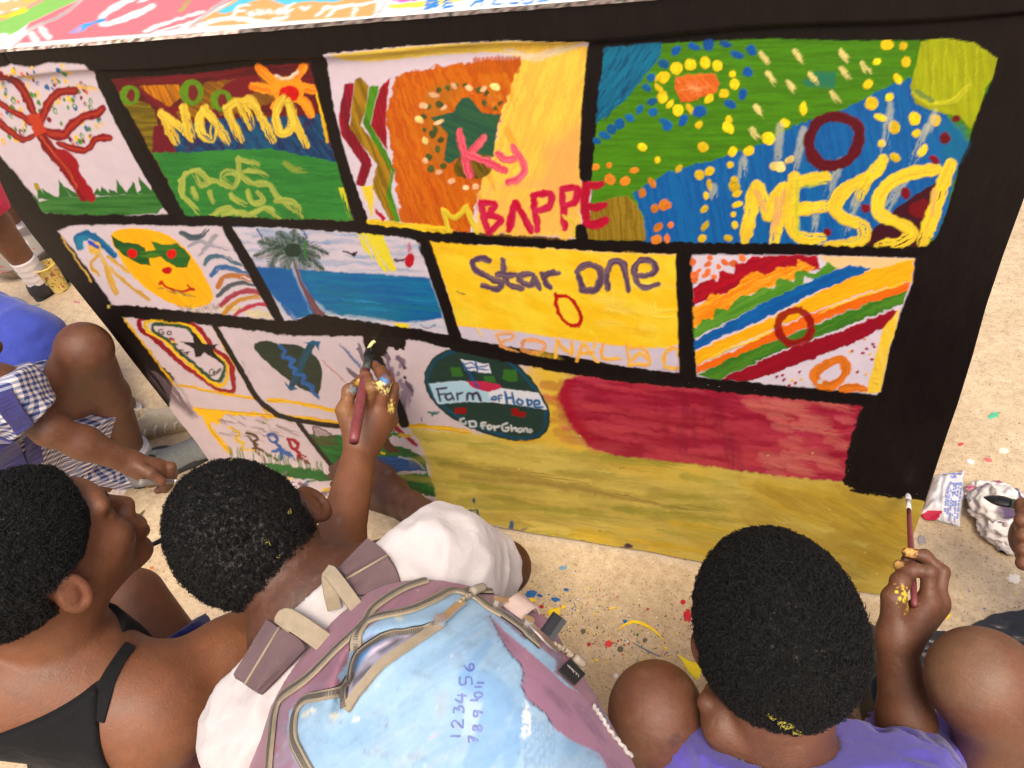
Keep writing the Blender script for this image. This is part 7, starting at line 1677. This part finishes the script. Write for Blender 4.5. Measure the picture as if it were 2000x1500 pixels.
# black maker's label with its lettering
lp = [hit(bvG, *q, .004) for q in k11((612, 880), (684, 808), (782, 906), (716, 976))]
if all(x is not None for x in lp):
    q = np.array([x[0] for x in lp]); n_ = np.mean([x[1] for x in lp], 0); n_ /= np.linalg.norm(n_)
    V = list(q) + list(q + n_ * .002)
    tg = put('maker_label', mesh_py('maker_label', V, [(0, 1, 2, 3), (7, 6, 5, 4), (0, 4, 5, 1), (1, 5, 6, 2), (2, 6, 7, 3), (3, 7, 4, 0)]), mat_col('black_woven_label', base=(.012, .012, .012), rough=.8, noise=.2, bump=.4, bscale=1500), bag)
    cu = bpy.data.curves.new('label_text', 'FONT'); cu.body = 'L.L.Bean'; cu.align_x = 'CENTER'; cu.align_y = 'CENTER'; cu.extrude = .01
    to = bpy.data.objects.new('label_text', cu); C.objects.link(to)
    bpy.context.view_layer.update()
    me = bpy.data.meshes.new_from_object(to.evaluated_get(bpy.context.evaluated_depsgraph_get())); bpy.data.objects.remove(to)
    xd = (q[1] - q[2] + q[0] - q[3]); xd = xd / np.linalg.norm(xd); yd = np.cross(n_, xd); cen = q.mean(0) + n_ * .0024
    sc = np.linalg.norm(q[1] - q[2]) / 4.6
    vv = np.array([list(a.co) for a in me.vertices]); vv = cen + vv[:, :1] * xd * sc + vv[:, 1:2] * yd * sc + vv[:, 2:3] * n_ * sc * .5 - yd * .001
    me.vertices.foreach_set('co', vv.astype(np.float32).ravel()); me.update()
    put('lettering', me, mat_col('white_thread', base=(.75, .72, .66), rough=.8, bump=0), tg)
# shoulder straps and grab loops, lying on the shirt
shirtA = [o for o in pa.children if o.name.startswith('t_shirt')][0]
bvS = bvh_of(shirtA)
def strap(pl, wd, name='shoulder_strap'):
    p, m = on_surf(bvS, pl, 7, .004, 8)
    for _ in range(4): p[1:-1] = (p[:-2] + p[1:-1] * 2 + p[2:]) / 4
    o = put(name, mesh_py(name, *ribbon(p, m, wd, .006)), DARKW, bag)
    c = len(p) * 4 // 7; t = p[min(c + 1, len(p) - 1)] - p[c - 1]; s = np.cross(t, m[c]); s /= np.linalg.norm(s)
    a = p[c] + m[c] * .0065
    put('trim_line', mesh_py('trim_line', *tube([a - s * wd * .48, a, a + s * wd * .48], .0014, 6), smooth=True), TAPE, o)
    return o
strap(k10((1020, 530), (1010, 480), (985, 420), (945, 372), (890, 330)), .052)
strap(k10((520, 960), (470, 920), (420, 890), (380, 860), (340, 840)), .064)
def loop(pts, wd, nrm_d, name='grab_loop'):
    q = spline(pts, 8); n_ = np.tile(nrm_d, (len(q), 1))
    t = np.gradient(q, axis=0); n_ = n_ - t * ((n_ * t).sum(1) / (t * t).sum(1))[:, None]; n_ /= np.linalg.norm(n_, axis=1)[:, None]
    return put(name, mesh_py(name, *ribbon(q, n_, wd, .003)), TAPE, bag)
g1 = hit(bvG, *k10((880, 545))[0], 0) or (BAGC, bn); g2 = hit(bvG, *k10((610, 800))[0], 0) or (BAGC, bn)
def sS(px, py, lift=.004):
    x = hit(bvS, *k10((px, py))[0], lift); return (x[0], x[1]) if x else (P(*k10((px, py))[0], .80), bn)
a0, a1, a2 = sS(840, 500, .022), sS(775, 470, .020), sS(795, 620, .006)
loop([g1[0] + bn * .003, a0[0], a1[0], (a1[0] + a2[0]) / 2 + bn * .006, a2[0]], .015, cdir(.2, -.5, -.85))
b0, b1 = sS(570, 690, .018), sS(510, 715, .006)
loop([g2[0] + bn * .003, (g2[0] + b0[0]) / 2 + bn * .010, b0[0], b1[0]], .021, cdir(-.1, -.3, -.95))
# ================================================================== brushes and small things
MAROON = mat_col('worn_maroon_lacquer', base=(.20, .045, .050), rough=.42, noise=.35, nscale=160, bump=.3, bscale=500)
PAINTED = mat_col('paint_caked_ferrule', base=(.05, .055, .05), rough=.4, noise=.7, nscale=220, bump=.8, bscale=300, bdist=.002)
WETBLK = mat_col('wet_black_bristle', base=(.010, .010, .010), rough=.28, noise=.4, nscale=300, bump=.8, bscale=700, bdist=.001)
WHITEP = mat_col('chipped_white_paint', base=(.70, .66, .64), rough=.5, noise=.4, nscale=260, bump=.6, bscale=400)
SILVR = mat_col('brushed_tin', base=(.55, .54, .52), rough=.3, noise=.2, metal=.9)
tipB = ony(728, 668) + _v([0, -.010, 0])
brush('paintbrush', 'thick maroon brush with a wet black flat tip, held up in the paint-smeared hand', P(691, 862, 1.118), tipB, .038, .0075, .0062, MAROON, PAINTED, WETBLK, .030, flat=.45)
# a loaded streak of yellow and white paint on its edge
v_, f_ = tube(spline([P(718, 694, 1.295), P(720, 682, 1.303), P(727, 670, 1.310), P(738, 663, 1.318)], 5), [.002] + [.0032] * 13 + [.0012, .001], 8)
put('paint_drip', mesh_py('paint_drip', v_, f_, smooth=True), mat_col('wet_cream_paint', base=(.80, .70, .32), rough=.25, noise=.2), [o for o in C.objects if o.name == 'paintbrush'][0])
brush('paintbrush', 'thin dark red brush with white specks, its tip on the black corner of the cloth', P(1786, 1183, .925), ony(1773, 957) + _v([0, -.006, 0]), .022, .0038, .0030, MAROON, WHITEP, WHITEP, .022, flat=.9)
brush('paintbrush', 'teal handled brush with stiff black bristles above the crumpled tissue', P(2075, 1005, 1.13), P(1921, 971, 1.20), .040, .0065, .0068, mat_col('teal_lacquer', base=(.05, .17, .19), rough=.4, noise=.5, nscale=120), mat_col('yellow_spotted_ferrule', base=(.25, .30, .18), rough=.4, noise=.8, nscale=160, metal=.4), WETBLK, .022, flat=.5)
brush('paintbrush', 'small black tipped brush in the dark hand low on the cloth', P(705, 900, 1.47), ony(646, 914) + _v([0, -.006, 0]), .018, .0042, .0036, mat_col('pale_blue_lacquer', base=(.30, .38, .42), rough=.4), SILVR, WETBLK, .02)
brush('paintbrush', 'grey handled brush held beside the grey shoe', P(272, 942, 1.50), P(375, 938, 1.60), .022, .0060, .0050, mat_col('grey_varnish', base=(.22, .20, .19), rough=.35, noise=.2), SILVR, WETBLK, .02)
brush('paintbrush', 'slim black brush between the chin of the child in black and the nearest head', P(240, 1092, .98), P(330, 1048, 1.07), .016, .0034, .0032, BLK, BLK, WETBLK, .015)

# paint cup
def revolve(prof, n=36): 
    V = []; Fq = []
    for r, z in prof:
        for k in range(n): V.append((r * math.cos(2 * math.pi * k / n), r * math.sin(2 * math.pi * k / n), z))
    for i in range(len(prof) - 1):
        for k in range(n): Fq.append((i * n + k, i * n + (k + 1) % n, (i + 1) * n + (k + 1) % n, (i + 1) * n + k))
    return np.array(V), Fq
cupc = onz(121, 566)
def splot_mat(name, base, spots, rough=.4, scale=60, thr=.58):
    m, t, p = mat_new(name); tc = N(t, 'ShaderNodeTexCoord'); src = None
    r = N(t, 'ShaderNodeRGB'); r.outputs[0].default_value = (*base, 1); src = r.outputs[0]
    for i, c in enumerate(spots):
        n = N(t, 'ShaderNodeTexNoise', Scale=scale * (1 + .3 * i), Detail=3.0); mp = N(t, 'ShaderNodeMapping'); mp.inputs['Location'].default_value = (3.1 * i, 1.7 * i, 5.3 * i); t.links.new(tc.outputs['Object'], mp.inputs[0]); t.links.new(mp.outputs[0], n.inputs['Vector'])
        k = N(t, 'ShaderNodeMapRange'); t.links.new(n.outputs['Fac'], k.inputs[0]); k.inputs[1].default_value = thr; k.inputs[2].default_value = thr + .03
        x = N(t, 'ShaderNodeMix', data_type='RGBA'); t.links.new(k.outputs[0], x.inputs[0]); t.links.new(src, x.inputs[6]); x.inputs[7].default_value = (*c, 1); src = x.outputs[2]
    t.links.new(src, p.inputs['Base Color']); p.inputs['Roughness'].default_value = rough
    return m
cup = empty('paint_cup', cupc, 'clear plastic cup caked in yellow paint standing on the ground', 'cup')
V, Fq = revolve([(.0005, .001), (.027, .001), (.0275, .004), (.038, .104), (.0405, .106), (.0405, .109), (.0385, .109), (.0372, .104), (.026, .008), (.0005, .008)])
put('cup_body', mesh_py('cup_body', V + cupc, Fq, smooth=True), splot_mat('yellow_smeared_plastic', (.78, .60, .13), [(.82, .68, .30), (.16, .15, .06), (.70, .66, .60), (.55, .06, .06)], .35, 50, .60), cup)
V, Fq = revolve([(.0385, .1062), (.0412, .1062), (.0418, .108), (.0412, .110), (.0388, .110)]); put('rim', mesh_py('rim', V + cupc, Fq, smooth=True), mat_col('yellow_rim', base=(.85, .66, .14), rough=.3), cup)
V, Fq = revolve([(.0004, .052), (.0305, .052), (.031, .050)]); put('paint', mesh_py('paint', V + cupc, Fq, smooth=True), splot_mat('leftover_paint', (.62, .42, .05), [(.10, .05, .02), (.75, .70, .60)], .3, 70, .55), cup)
# metal basin
bc = onz(52, 520)
ba = empty('metal_basin', bc, 'shallow tin basin with paint stained rim behind the yellow cup', 'basin')
V, Fq = revolve([(.0005, .002), (.085, .002), (.115, .055), (.128, .058), (.130, .062), (.126, .063), (.112, .059), (.082, .007), (.0005, .007)], 48)
put('basin_body', mesh_py('basin_body', V + bc, Fq, smooth=True), splot_mat('stained_tin', (.34, .30, .24), [(.62, .48, .46), (.45, .10, .12)], .35, 22, .62), ba)
for k in range(26):
    a = 2 * math.pi * k / 26; c, s_ = math.cos(a), math.sin(a)
    put('flute', mesh_py('flute', *tube([bc + _v([.088 * c, .088 * s_, .010]), bc + _v([.110 * c, .110 * s_, .050])], .0022, 6), smooth=True), SILVR, ba)
# plastic sachet
ctr = [(1800, 1006), (1812, 962), (1824, 934), (1886, 922), (1888, 964), (1872, 1029), (1834, 1012)]
n1, n2 = 34, 34
q = np.array([onz(*c)[:2] for c in [(1824, 934), (1886, 922), (1872, 1029), (1798, 1008)]])
uu, vv = np.meshgrid(np.linspace(0, 1, n1), np.linspace(0, 1, n2), indexing='ij')
xy = ((1 - uu) * (1 - vv))[..., None] * q[0] + (uu * (1 - vv))[..., None] * q[1] + (uu * vv)[..., None] * q[2] + ((1 - uu) * vv)[..., None] * q[3]
edge = np.minimum(np.minimum(uu, 1 - uu), np.minimum(vv, 1 - vv))
zt = .004 + .020 * np.clip(edge * 6, 0, 1) ** .6 * (.4 + .9 * vnoise(uu * 5, vv * 5, 3.2, 2)) + .006 * np.abs(vnoise(uu * 9, vv * 7, 1.2, 2) - .5) * 2
xy = xy + .006 * (np.stack([vnoise(uu * 4, vv * 4, 9.1), vnoise(uu * 4, vv * 4, 12.1)], -1) - .5)
pts = np.concatenate([xy, zt[..., None]], -1); low = pts.copy(); low[..., 2] = .0025
gi = np.arange(n1 * n2).reshape(n1, n2); qf = np.stack([gi[:-1, :-1], gi[1:, :-1], gi[1:, 1:], gi[:-1, 1:]], -1).reshape(-1, 4)
bagp = empty('plastic_sachet', pts.reshape(-1, 3).mean(0) * [1, 1, 0], 'crumpled clear plastic sachet with blue print lying beside the cloth', 'plastic bag')
FILM = mat_col('milky_plastic_film', base=(.66, .64, .66), rough=.22, noise=.08, nscale=30, bump=.4, bscale=60, bdist=.003)
put('film', mesh_np('film', np.concatenate([pts.reshape(-1, 3), low.reshape(-1, 3)]), np.concatenate([qf, qf[:, ::-1] + n1 * n2])), FILM, bagp)
BLUEI = mat_col('blue_print', base=(.22, .28, .60), rough=.4, bump=0)
def surf_uv(u, v): 
    i, j = u * (n1 - 1), v * (n2 - 1); a, b = int(min(i, n1 - 2)), int(min(j, n2 - 2)); fu, fv = i - a, j - b
    return pts[a, b] * (1 - fu) * (1 - fv) + pts[a + 1, b] * fu * (1 - fv) + pts[a, b + 1] * (1 - fu) * fv + pts[a + 1, b + 1] * fu * fv + _v([0, 0, .0008])
prt = []
for r in range(6):
    u = .56 + .065 * r; vpos = .30
    while vpos < .92:
        L = random.uniform(.03, .09)
        if random.random() < .86: prt.append(ribbon([surf_uv(u, vpos), surf_uv(u + .004, vpos + L * .5), surf_uv(u, min(vpos + L, .98))], np.tile([0, 0, 1.], (3, 1)), .0035, .0003))
        vpos += L + .022
for u, vpos in ((.30, .10), (.42, .08), (.50, .16), (.58, .07), (.70, .08), (.78, .10), (.62, .14)): prt.append(ribbon([surf_uv(u, vpos), surf_uv(u + .03, vpos + .02), surf_uv(u + .05, vpos + .05)], np.tile([0, 0, 1.], (3, 1)), .006, .0003))
o = put('print', mesh_py('print', *cat(*prt)), BLUEI, bagp); o['kind'] = 'stuff'
rc = empty('red_wrapper', onz(1815, 1012), 'folded crimson wrapper poking out from under the plastic sachet', 'wrapper')
a_, b_, c_ = onz(1794, 1004), onz(1836, 1014), onz(1826, 1022)
V = [a_ + _v([0, 0, .003]), b_ + _v([0, 0, .014]), c_ + _v([0, 0, .010]), onz(1806, 1017) + _v([0, 0, .002]), a_ + _v([0, 0, .012]), b_ + _v([0, .004, .022])]
put('fold', mesh_py('fold', V, [(0, 1, 2, 3), (0, 4, 5, 1), (3, 2, 5, 4)]), mat_col('crimson_film', base=(.52, .02, .06), rough=.35, noise=.2), rc)
# crumpled tissue
tc_ = onz(1942, 1010) + _v([0, 0, .03])
ts = empty('crumpled_tissue', tc_ * [1, 1, 0], 'crumpled white tissue stained with dark and purple paint', 'tissue')
def crumple(c, rx, ry, rz, seed, name, tint, n=46, amp=.66):
    th, ph = np.meshgrid(np.linspace(0, np.pi, n), np.linspace(0, 2 * np.pi, n, endpoint=False), indexing='ij')
    d = np.stack([np.sin(th) * np.cos(ph), np.sin(th) * np.sin(ph), np.cos(th)], -1)
    nn = 1 - 2 * np.abs(vnoise(d[..., 0] * 2.1 + seed, d[..., 1] * 2.1, d[..., 2] * 2.1 + seed, 3) - .5)
    n2_ = 1 - 2 * np.abs(vnoise(d[..., 0] * 5 + seed, d[..., 1] * 5 + 3, d[..., 2] * 5, 2) - .5)
    p = c + d * _v([rx, ry, rz]) * (1 - amp + amp * nn + .22 * amp * n2_)[..., None]
    p[..., 2] = np.maximum(p[..., 2], .003)
    st = vnoise(p[..., 0] * 30 + seed, p[..., 1] * 30, p[..., 2] * 30, 3)[..., None]
    k = np.clip((st - .60) * 9, 0, 1) * tint
    col = np.array([.76, .70, .66]) * (1 - k) + np.array([.11, .07, .14]) * k
    k2 = (np.clip((vnoise(p[..., 0] * 60 + 9, p[..., 1] * 60, p[..., 2] * 60 + seed, 2) - .74) * 12, 0, 1) * tint)[..., None]; col = col * (1 - k2) + np.array([.5, .06, .14]) * k2
    gi = np.arange(n * n).reshape(n, n); gj = np.roll(gi, -1, 1)
    qf = np.stack([gi[:-1], gi[1:], gj[1:], gj[:-1]], -1).reshape(-1, 4)
    return put(name, mesh_np(name, p.reshape(-1, 3), qf, col.reshape(-1, 3), smooth=False), TISS, ts)
TISS = mat_col('soft_tissue_paper', rough=.9, noise=.06, nscale=60, bump=.3, bscale=500)
crumple(tc_ + _v([0, 0, .0]), .048, .045, .036, 2.0, 'wad', 1.0); crumple(onz(1935, 978) + _v([0, 0, .02]), .046, .026, .024, 7.0, 'wad', 1.0); crumple(onz(1955, 1045) + _v([0, 0, .018]), .040, .032, .026, 12.0, 'wad', .25); crumple(onz(1968, 1074) + _v([0, 0, .012]), .020, .016, .014, 17.0, 'wad', 1.6)
# black paint pooled on a plastic sheet, and white paper under it
pal = empty('paint_spill', onz(1960, 1250), 'thick black paint spread in ridges on the ground behind the bent knee', 'paint spill')
OP = [onz(*c)[:2] for c in [(1775, 1262), (1800, 1238), (1850, 1236), (1890, 1228), (1920, 1210), (1960, 1200), (2040, 1190), (2090, 1225), (2060, 1262), (1990, 1285), (1965, 1272), (1930, 1262), (1880, 1290), (1830, 1300), (1790, 1302), (1776, 1290)]]
OPs = spline(OP, 5, True)[:-1]; lo_, hi_ = OPs.min(0) - .01, OPs.max(0) + .01
gx_, gy_ = np.arange(lo_[0], hi_[0], .0026), np.arange(lo_[1], hi_[1], .0026); GX, GY = np.meshgrid(gx_, gy_, indexing='ij')
sd_ = sd2(OPs, GX, GY) + .008 * (vnoise(GX * 60, GY * 60, 3, 2) - .5)
rid = np.abs(vnoise(GX * 26 + 3 * vnoise(GX * 9, GY * 9, 2.), GY * 70 + 3 * vnoise(GX * 8, GY * 8, 5.), 1.0, 2) - .5) * 2
hz = .003 + .010 * rid * np.clip(-sd_ / .02, 0, 1)
DZ_ = np.maximum(sd_[..., None] * .7, np.arange(-.001, .016, .0013)[None, None, :] - hz[..., None])
v, f = surface_nets(DZ_.astype(np.float32), [gx_.astype(np.float32), gy_.astype(np.float32), np.arange(-.001, .016, .0013, dtype=np.float32)])
v[:, 2] += .0025
put('black_paint', mesh_np('black_paint', v, f), mat_col('half_dry_black_paint', base=(.030, .029, .030), rough=.33, noise=.3, nscale=120, bump=.4, bscale=300), pal)
pap = empty('paper_sheet', onz(1815, 1360), 'sheet of white paper on the ground under the black paint', 'paper')
cor = [onz(*c) for c in [(1780, 1290), (1850, 1280), (1905, 1440), (1832, 1470)]]
V = [c + _v([0, 0, .0012]) for c in cor] + [c + _v([0, 0, .0020]) for c in cor]
put('sheet', mesh_py('sheet', V, [(3, 2, 1, 0), (4, 5, 6, 7), (0, 1, 5, 4), (1, 2, 6, 5), (2, 3, 7, 6), (3, 0, 4, 7)]), mat_col('white_paper', base=(.66, .60, .62), rough=.8, noise=.05), pap)
mk = onz(1808, 1336); V, Fq = revolve([(.0002, .0026), (.009, .0026), (.009, .0021)], 20); put('print_mark', mesh_py('print_mark', V + mk, Fq), mat_col('grey_print', base=(.33, .29, .28), rough=.7), pap)
# leaf
lf = empty('leaf', onz(272, 1010), 'small narrow green leaf lying on the ground beside the grey shoe', 'leaf')
a_, b_ = onz(262, 1022), onz(283, 998); d_ = (b_ - a_); s_ = np.cross(d_ / np.linalg.norm(d_), [0, 0, 1])
V = []; 
for i in range(9): 
    k = i / 8; w_ = .0052 * math.sin(math.pi * (k * .92 + .04)); V += [a_ + d_ * k - s_ * w_ + _v([0, 0, .0035]), a_ + d_ * k + _v([0, 0, .0018]), a_ + d_ * k + s_ * w_ + _v([0, 0, .004])]
put('blade', mesh_py('blade', V, [q for i in range(8) for q in ((3 * i, 3 * i + 3, 3 * i + 4, 3 * i + 1), (3 * i + 1, 3 * i + 4, 3 * i + 5, 3 * i + 2))], smooth=True), mat_col('olive_leaf', base=(.12, .13, .03), rough=.6), lf)
# dried paint on the ground: thin raised splashes, a mesh for each
PM = mat_col('dried_paint_splash', rough=.4, noise=.15, nscale=150, bump=.5, bscale=300)
ground_ob = g
def splash(pl, col, z=.0016, jag=.25, n=5, name='paint_splash'):
    p = np.array([onz(*q)[:2] for q in spline(pl, n, True)[:-1]]); c = p.mean(0)
    k = 1 + jag * (vnoise(np.arange(len(p)) * .9, c[0] * 40, c[1] * 40, 2) - .5)
    p = c + (p - c) * k[:, None]
    inner = c + (p - c) * .8
    V = [(x, y, .0004) for x, y in p] + [(x, y, z) for x, y in inner] + [(c[0], c[1], z * 1.15)]; m = len(p)
    Fq = [(i, (i + 1) % m, m + (i + 1) % m, m + i) for i in range(m)]
    me = bpy.data.meshes.new(name); me.from_pydata(V, [], Fq + [(m + i, m + (i + 1) % m, 2 * m) for i in range(m)]); me.update()
    a = me.color_attributes.new('Col', 'FLOAT_COLOR', 'POINT'); a.data.foreach_set('color', np.tile(np.append(lin(np.array(col)), 1), len(V)).astype(np.float32))
    return put(name, me, PM, ground_ob)
def blob(x, y, rx, ry, a=0.0):
    return [(x + rx * math.cos(t) * math.cos(a) - ry * math.sin(t) * math.sin(a), y + rx * math.cos(t) * math.sin(a) + ry * math.sin(t) * math.cos(a)) for t in np.linspace(0, 2 * math.pi, 8, endpoint=False)]
BLUEQ, YELQ, REDQ, GRNQ, WHTQ, GRYQ = (24, 100, 170), (240, 206, 40), (186, 20, 50), (60, 120, 70), (225, 220, 225), (92, 90, 74)
for x, y, rx, ry, c in [(1037, 1160, 11, 8, BLUEQ), (1054, 1163, 6, 3, BLUEQ), (1085, 1171, 9, 4, BLUEQ), (1106, 1152, 5, 3, BLUEQ), (1036, 1172, 10, 5, YELQ), (1083, 1197, 13, 9, YELQ), (1058, 1185, 4, 4, REDQ), (1100, 1186, 5, 4, YELQ), (1100, 1109, 9, 4, (120, 160, 190)), (1342, 1203, 9, 12, REDQ), (1334, 1176, 5, 5, REDQ), (1189, 1257, 7, 7, (216, 60, 50)), (1150, 1259, 4, 4, REDQ), (1207, 1252, 2, 3, REDQ), (1219, 1260, 2, 2, REDQ), (1228, 1258, 2, 2, REDQ), (1221, 1214, 4, 4, BLUEQ), (1198, 1188, 6, 2, YELQ), (1139, 1233, 5, 5, GRYQ), (1212, 1268, 6, 6, GRYQ), (1260, 1250, 5, 4, GRYQ), (1300, 1266, 4, 3, YELQ), (1203, 1320, 5, 5, WHTQ), (1245, 1240, 3, 3, GRNQ), (1849, 1204, 9, 4, YELQ), (1805, 1128, 3, 3, (110, 110, 130)), (1851, 1166, 8, 4, (224, 130, 120)), (1940, 812, 12, 6, (90, 180, 140)), (1876, 868, 6, 3, (200, 70, 70)), (1930, 898, 8, 4, (220, 110, 110)), (1895, 902, 8, 5, (225, 220, 215)), (1800, 1055, 9, 9, (150, 140, 140)), (1980, 1130, 14, 9, (235, 225, 210)), (1960, 880, 10, 6, (235, 220, 200)), (440, 1178, 10, 6, (90, 130, 170)), (150, 590, 7, 2, (190, 110, 130)), (85, 622, 14, 4, (120, 150, 140)), (60, 600, 20, 2, (110, 130, 130)), (296, 1110, 5, 3, (200, 120, 60)), (1265, 1190, 3, 2, REDQ), (1165, 1290, 4, 3, YELQ), (1160, 1200, 2, 2, YELQ), (1560, 1030, 1, 1, YELQ)]:
    splash(blob(x, y, rx, ry, random.uniform(-.4, .4)), c, jag=.9 if rx > 5 else .4)
splash([(1326, 1280), (1345, 1290), (1372, 1300), (1368, 1320), (1362, 1328), (1345, 1312), (1335, 1296)], (242, 220, 30), jag=.2)
for pl, c, w_ in [([(1208, 1230), (1222, 1220), (1240, 1215), (1262, 1222), (1282, 1236), (1296, 1250)], YELQ, .006), ([(1235, 1255), (1262, 1270), (1293, 1285)], (110, 120, 140), .002), ([(1790, 720), (1812, 722)], (150, 140, 130), .002)]:
    p = np.array([onz(*q) for q in spline(pl, 6)]) + _v([0, 0, .0008]); k = np.sin(np.linspace(.15, np.pi - .1, len(p))); r_ = ribbon(p, np.tile([0, 0, 1.], (len(p), 1)), w_ * k + .0005, .0010)
    me = bpy.data.meshes.new('paint_splash'); me.from_pydata([tuple(q) for q in r_[0]], [], r_[1]); me.update(); a = me.color_attributes.new('Col', 'FLOAT_COLOR', 'POINT'); a.data.foreach_set('color', np.tile(np.append(lin(np.array(c)), 1), len(r_[0])).astype(np.float32)); put('paint_splash', me, PM, ground_ob)
# a haze of tiny droplets
V = []; Fq = []; cols = []
for _ in range(900):
    x, y = random.choice([(random.gauss(1110, 60), random.gauss(1190, 30)), (random.gauss(1240, 70), random.gauss(1260, 30)), (random.uniform(1000, 1380), random.uniform(1110, 1400)), (random.uniform(1780, 2000), random.uniform(500, 1250)), (random.uniform(30, 330), random.uniform(560, 900))])
    c = onz(x, y); r_ = random.uniform(.0006, .0021); b = len(V); k = random.randint(5, 7)
    for i in range(k): V.append((c[0] + r_ * math.cos(6.28 * i / k) * random.uniform(.6, 1.2), c[1] + r_ * math.sin(6.28 * i / k) * random.uniform(.6, 1.2), .0009))
    Fq.append(tuple(range(b, b + k))); cc = lin(np.array(random.choice([YELQ, YELQ, REDQ, BLUEQ, GRNQ, GRYQ, WHTQ, (110, 80, 60), (90, 70, 60)]))); cols += [np.append(cc, 1)] * k
me = bpy.data.meshes.new('paint_droplets'); me.from_pydata(V, [], Fq); me.update(); a = me.color_attributes.new('Col', 'FLOAT_COLOR', 'POINT'); a.data.foreach_set('color', np.array(cols, np.float32).ravel())
tag(put('paint_droplets', me, PM, ground_ob), kind='stuff')
# grit and crumbs
V = []; Fq = []
for _ in range(500):
    x, y = random.choice([(random.uniform(1770, 2000), random.uniform(450, 1250)), (random.uniform(1000, 1380), random.uniform(1100, 1350)), (random.uniform(270, 330), random.uniform(1000, 1200)), (random.uniform(60, 320), random.uniform(560, 880))])
    c = onz(x, y); s_ = random.uniform(.0008, .0022); b = len(V)
    V += [tuple(c + _v(q) * s_ * random.uniform(.7, 1.3)) for q in ((1, 0, 0), (-.5, .9, 0), (-.5, -.9, 0), (0, 0, 1.2))]; Fq += [(b, b + 1, b + 3), (b + 1, b + 2, b + 3), (b + 2, b, b + 3)]
tag(put('grit', mesh_py('grit', V, Fq), mat_col('sandy_grit', base=(.26, .18, .11), rough=.9), ground_ob), kind='stuff')
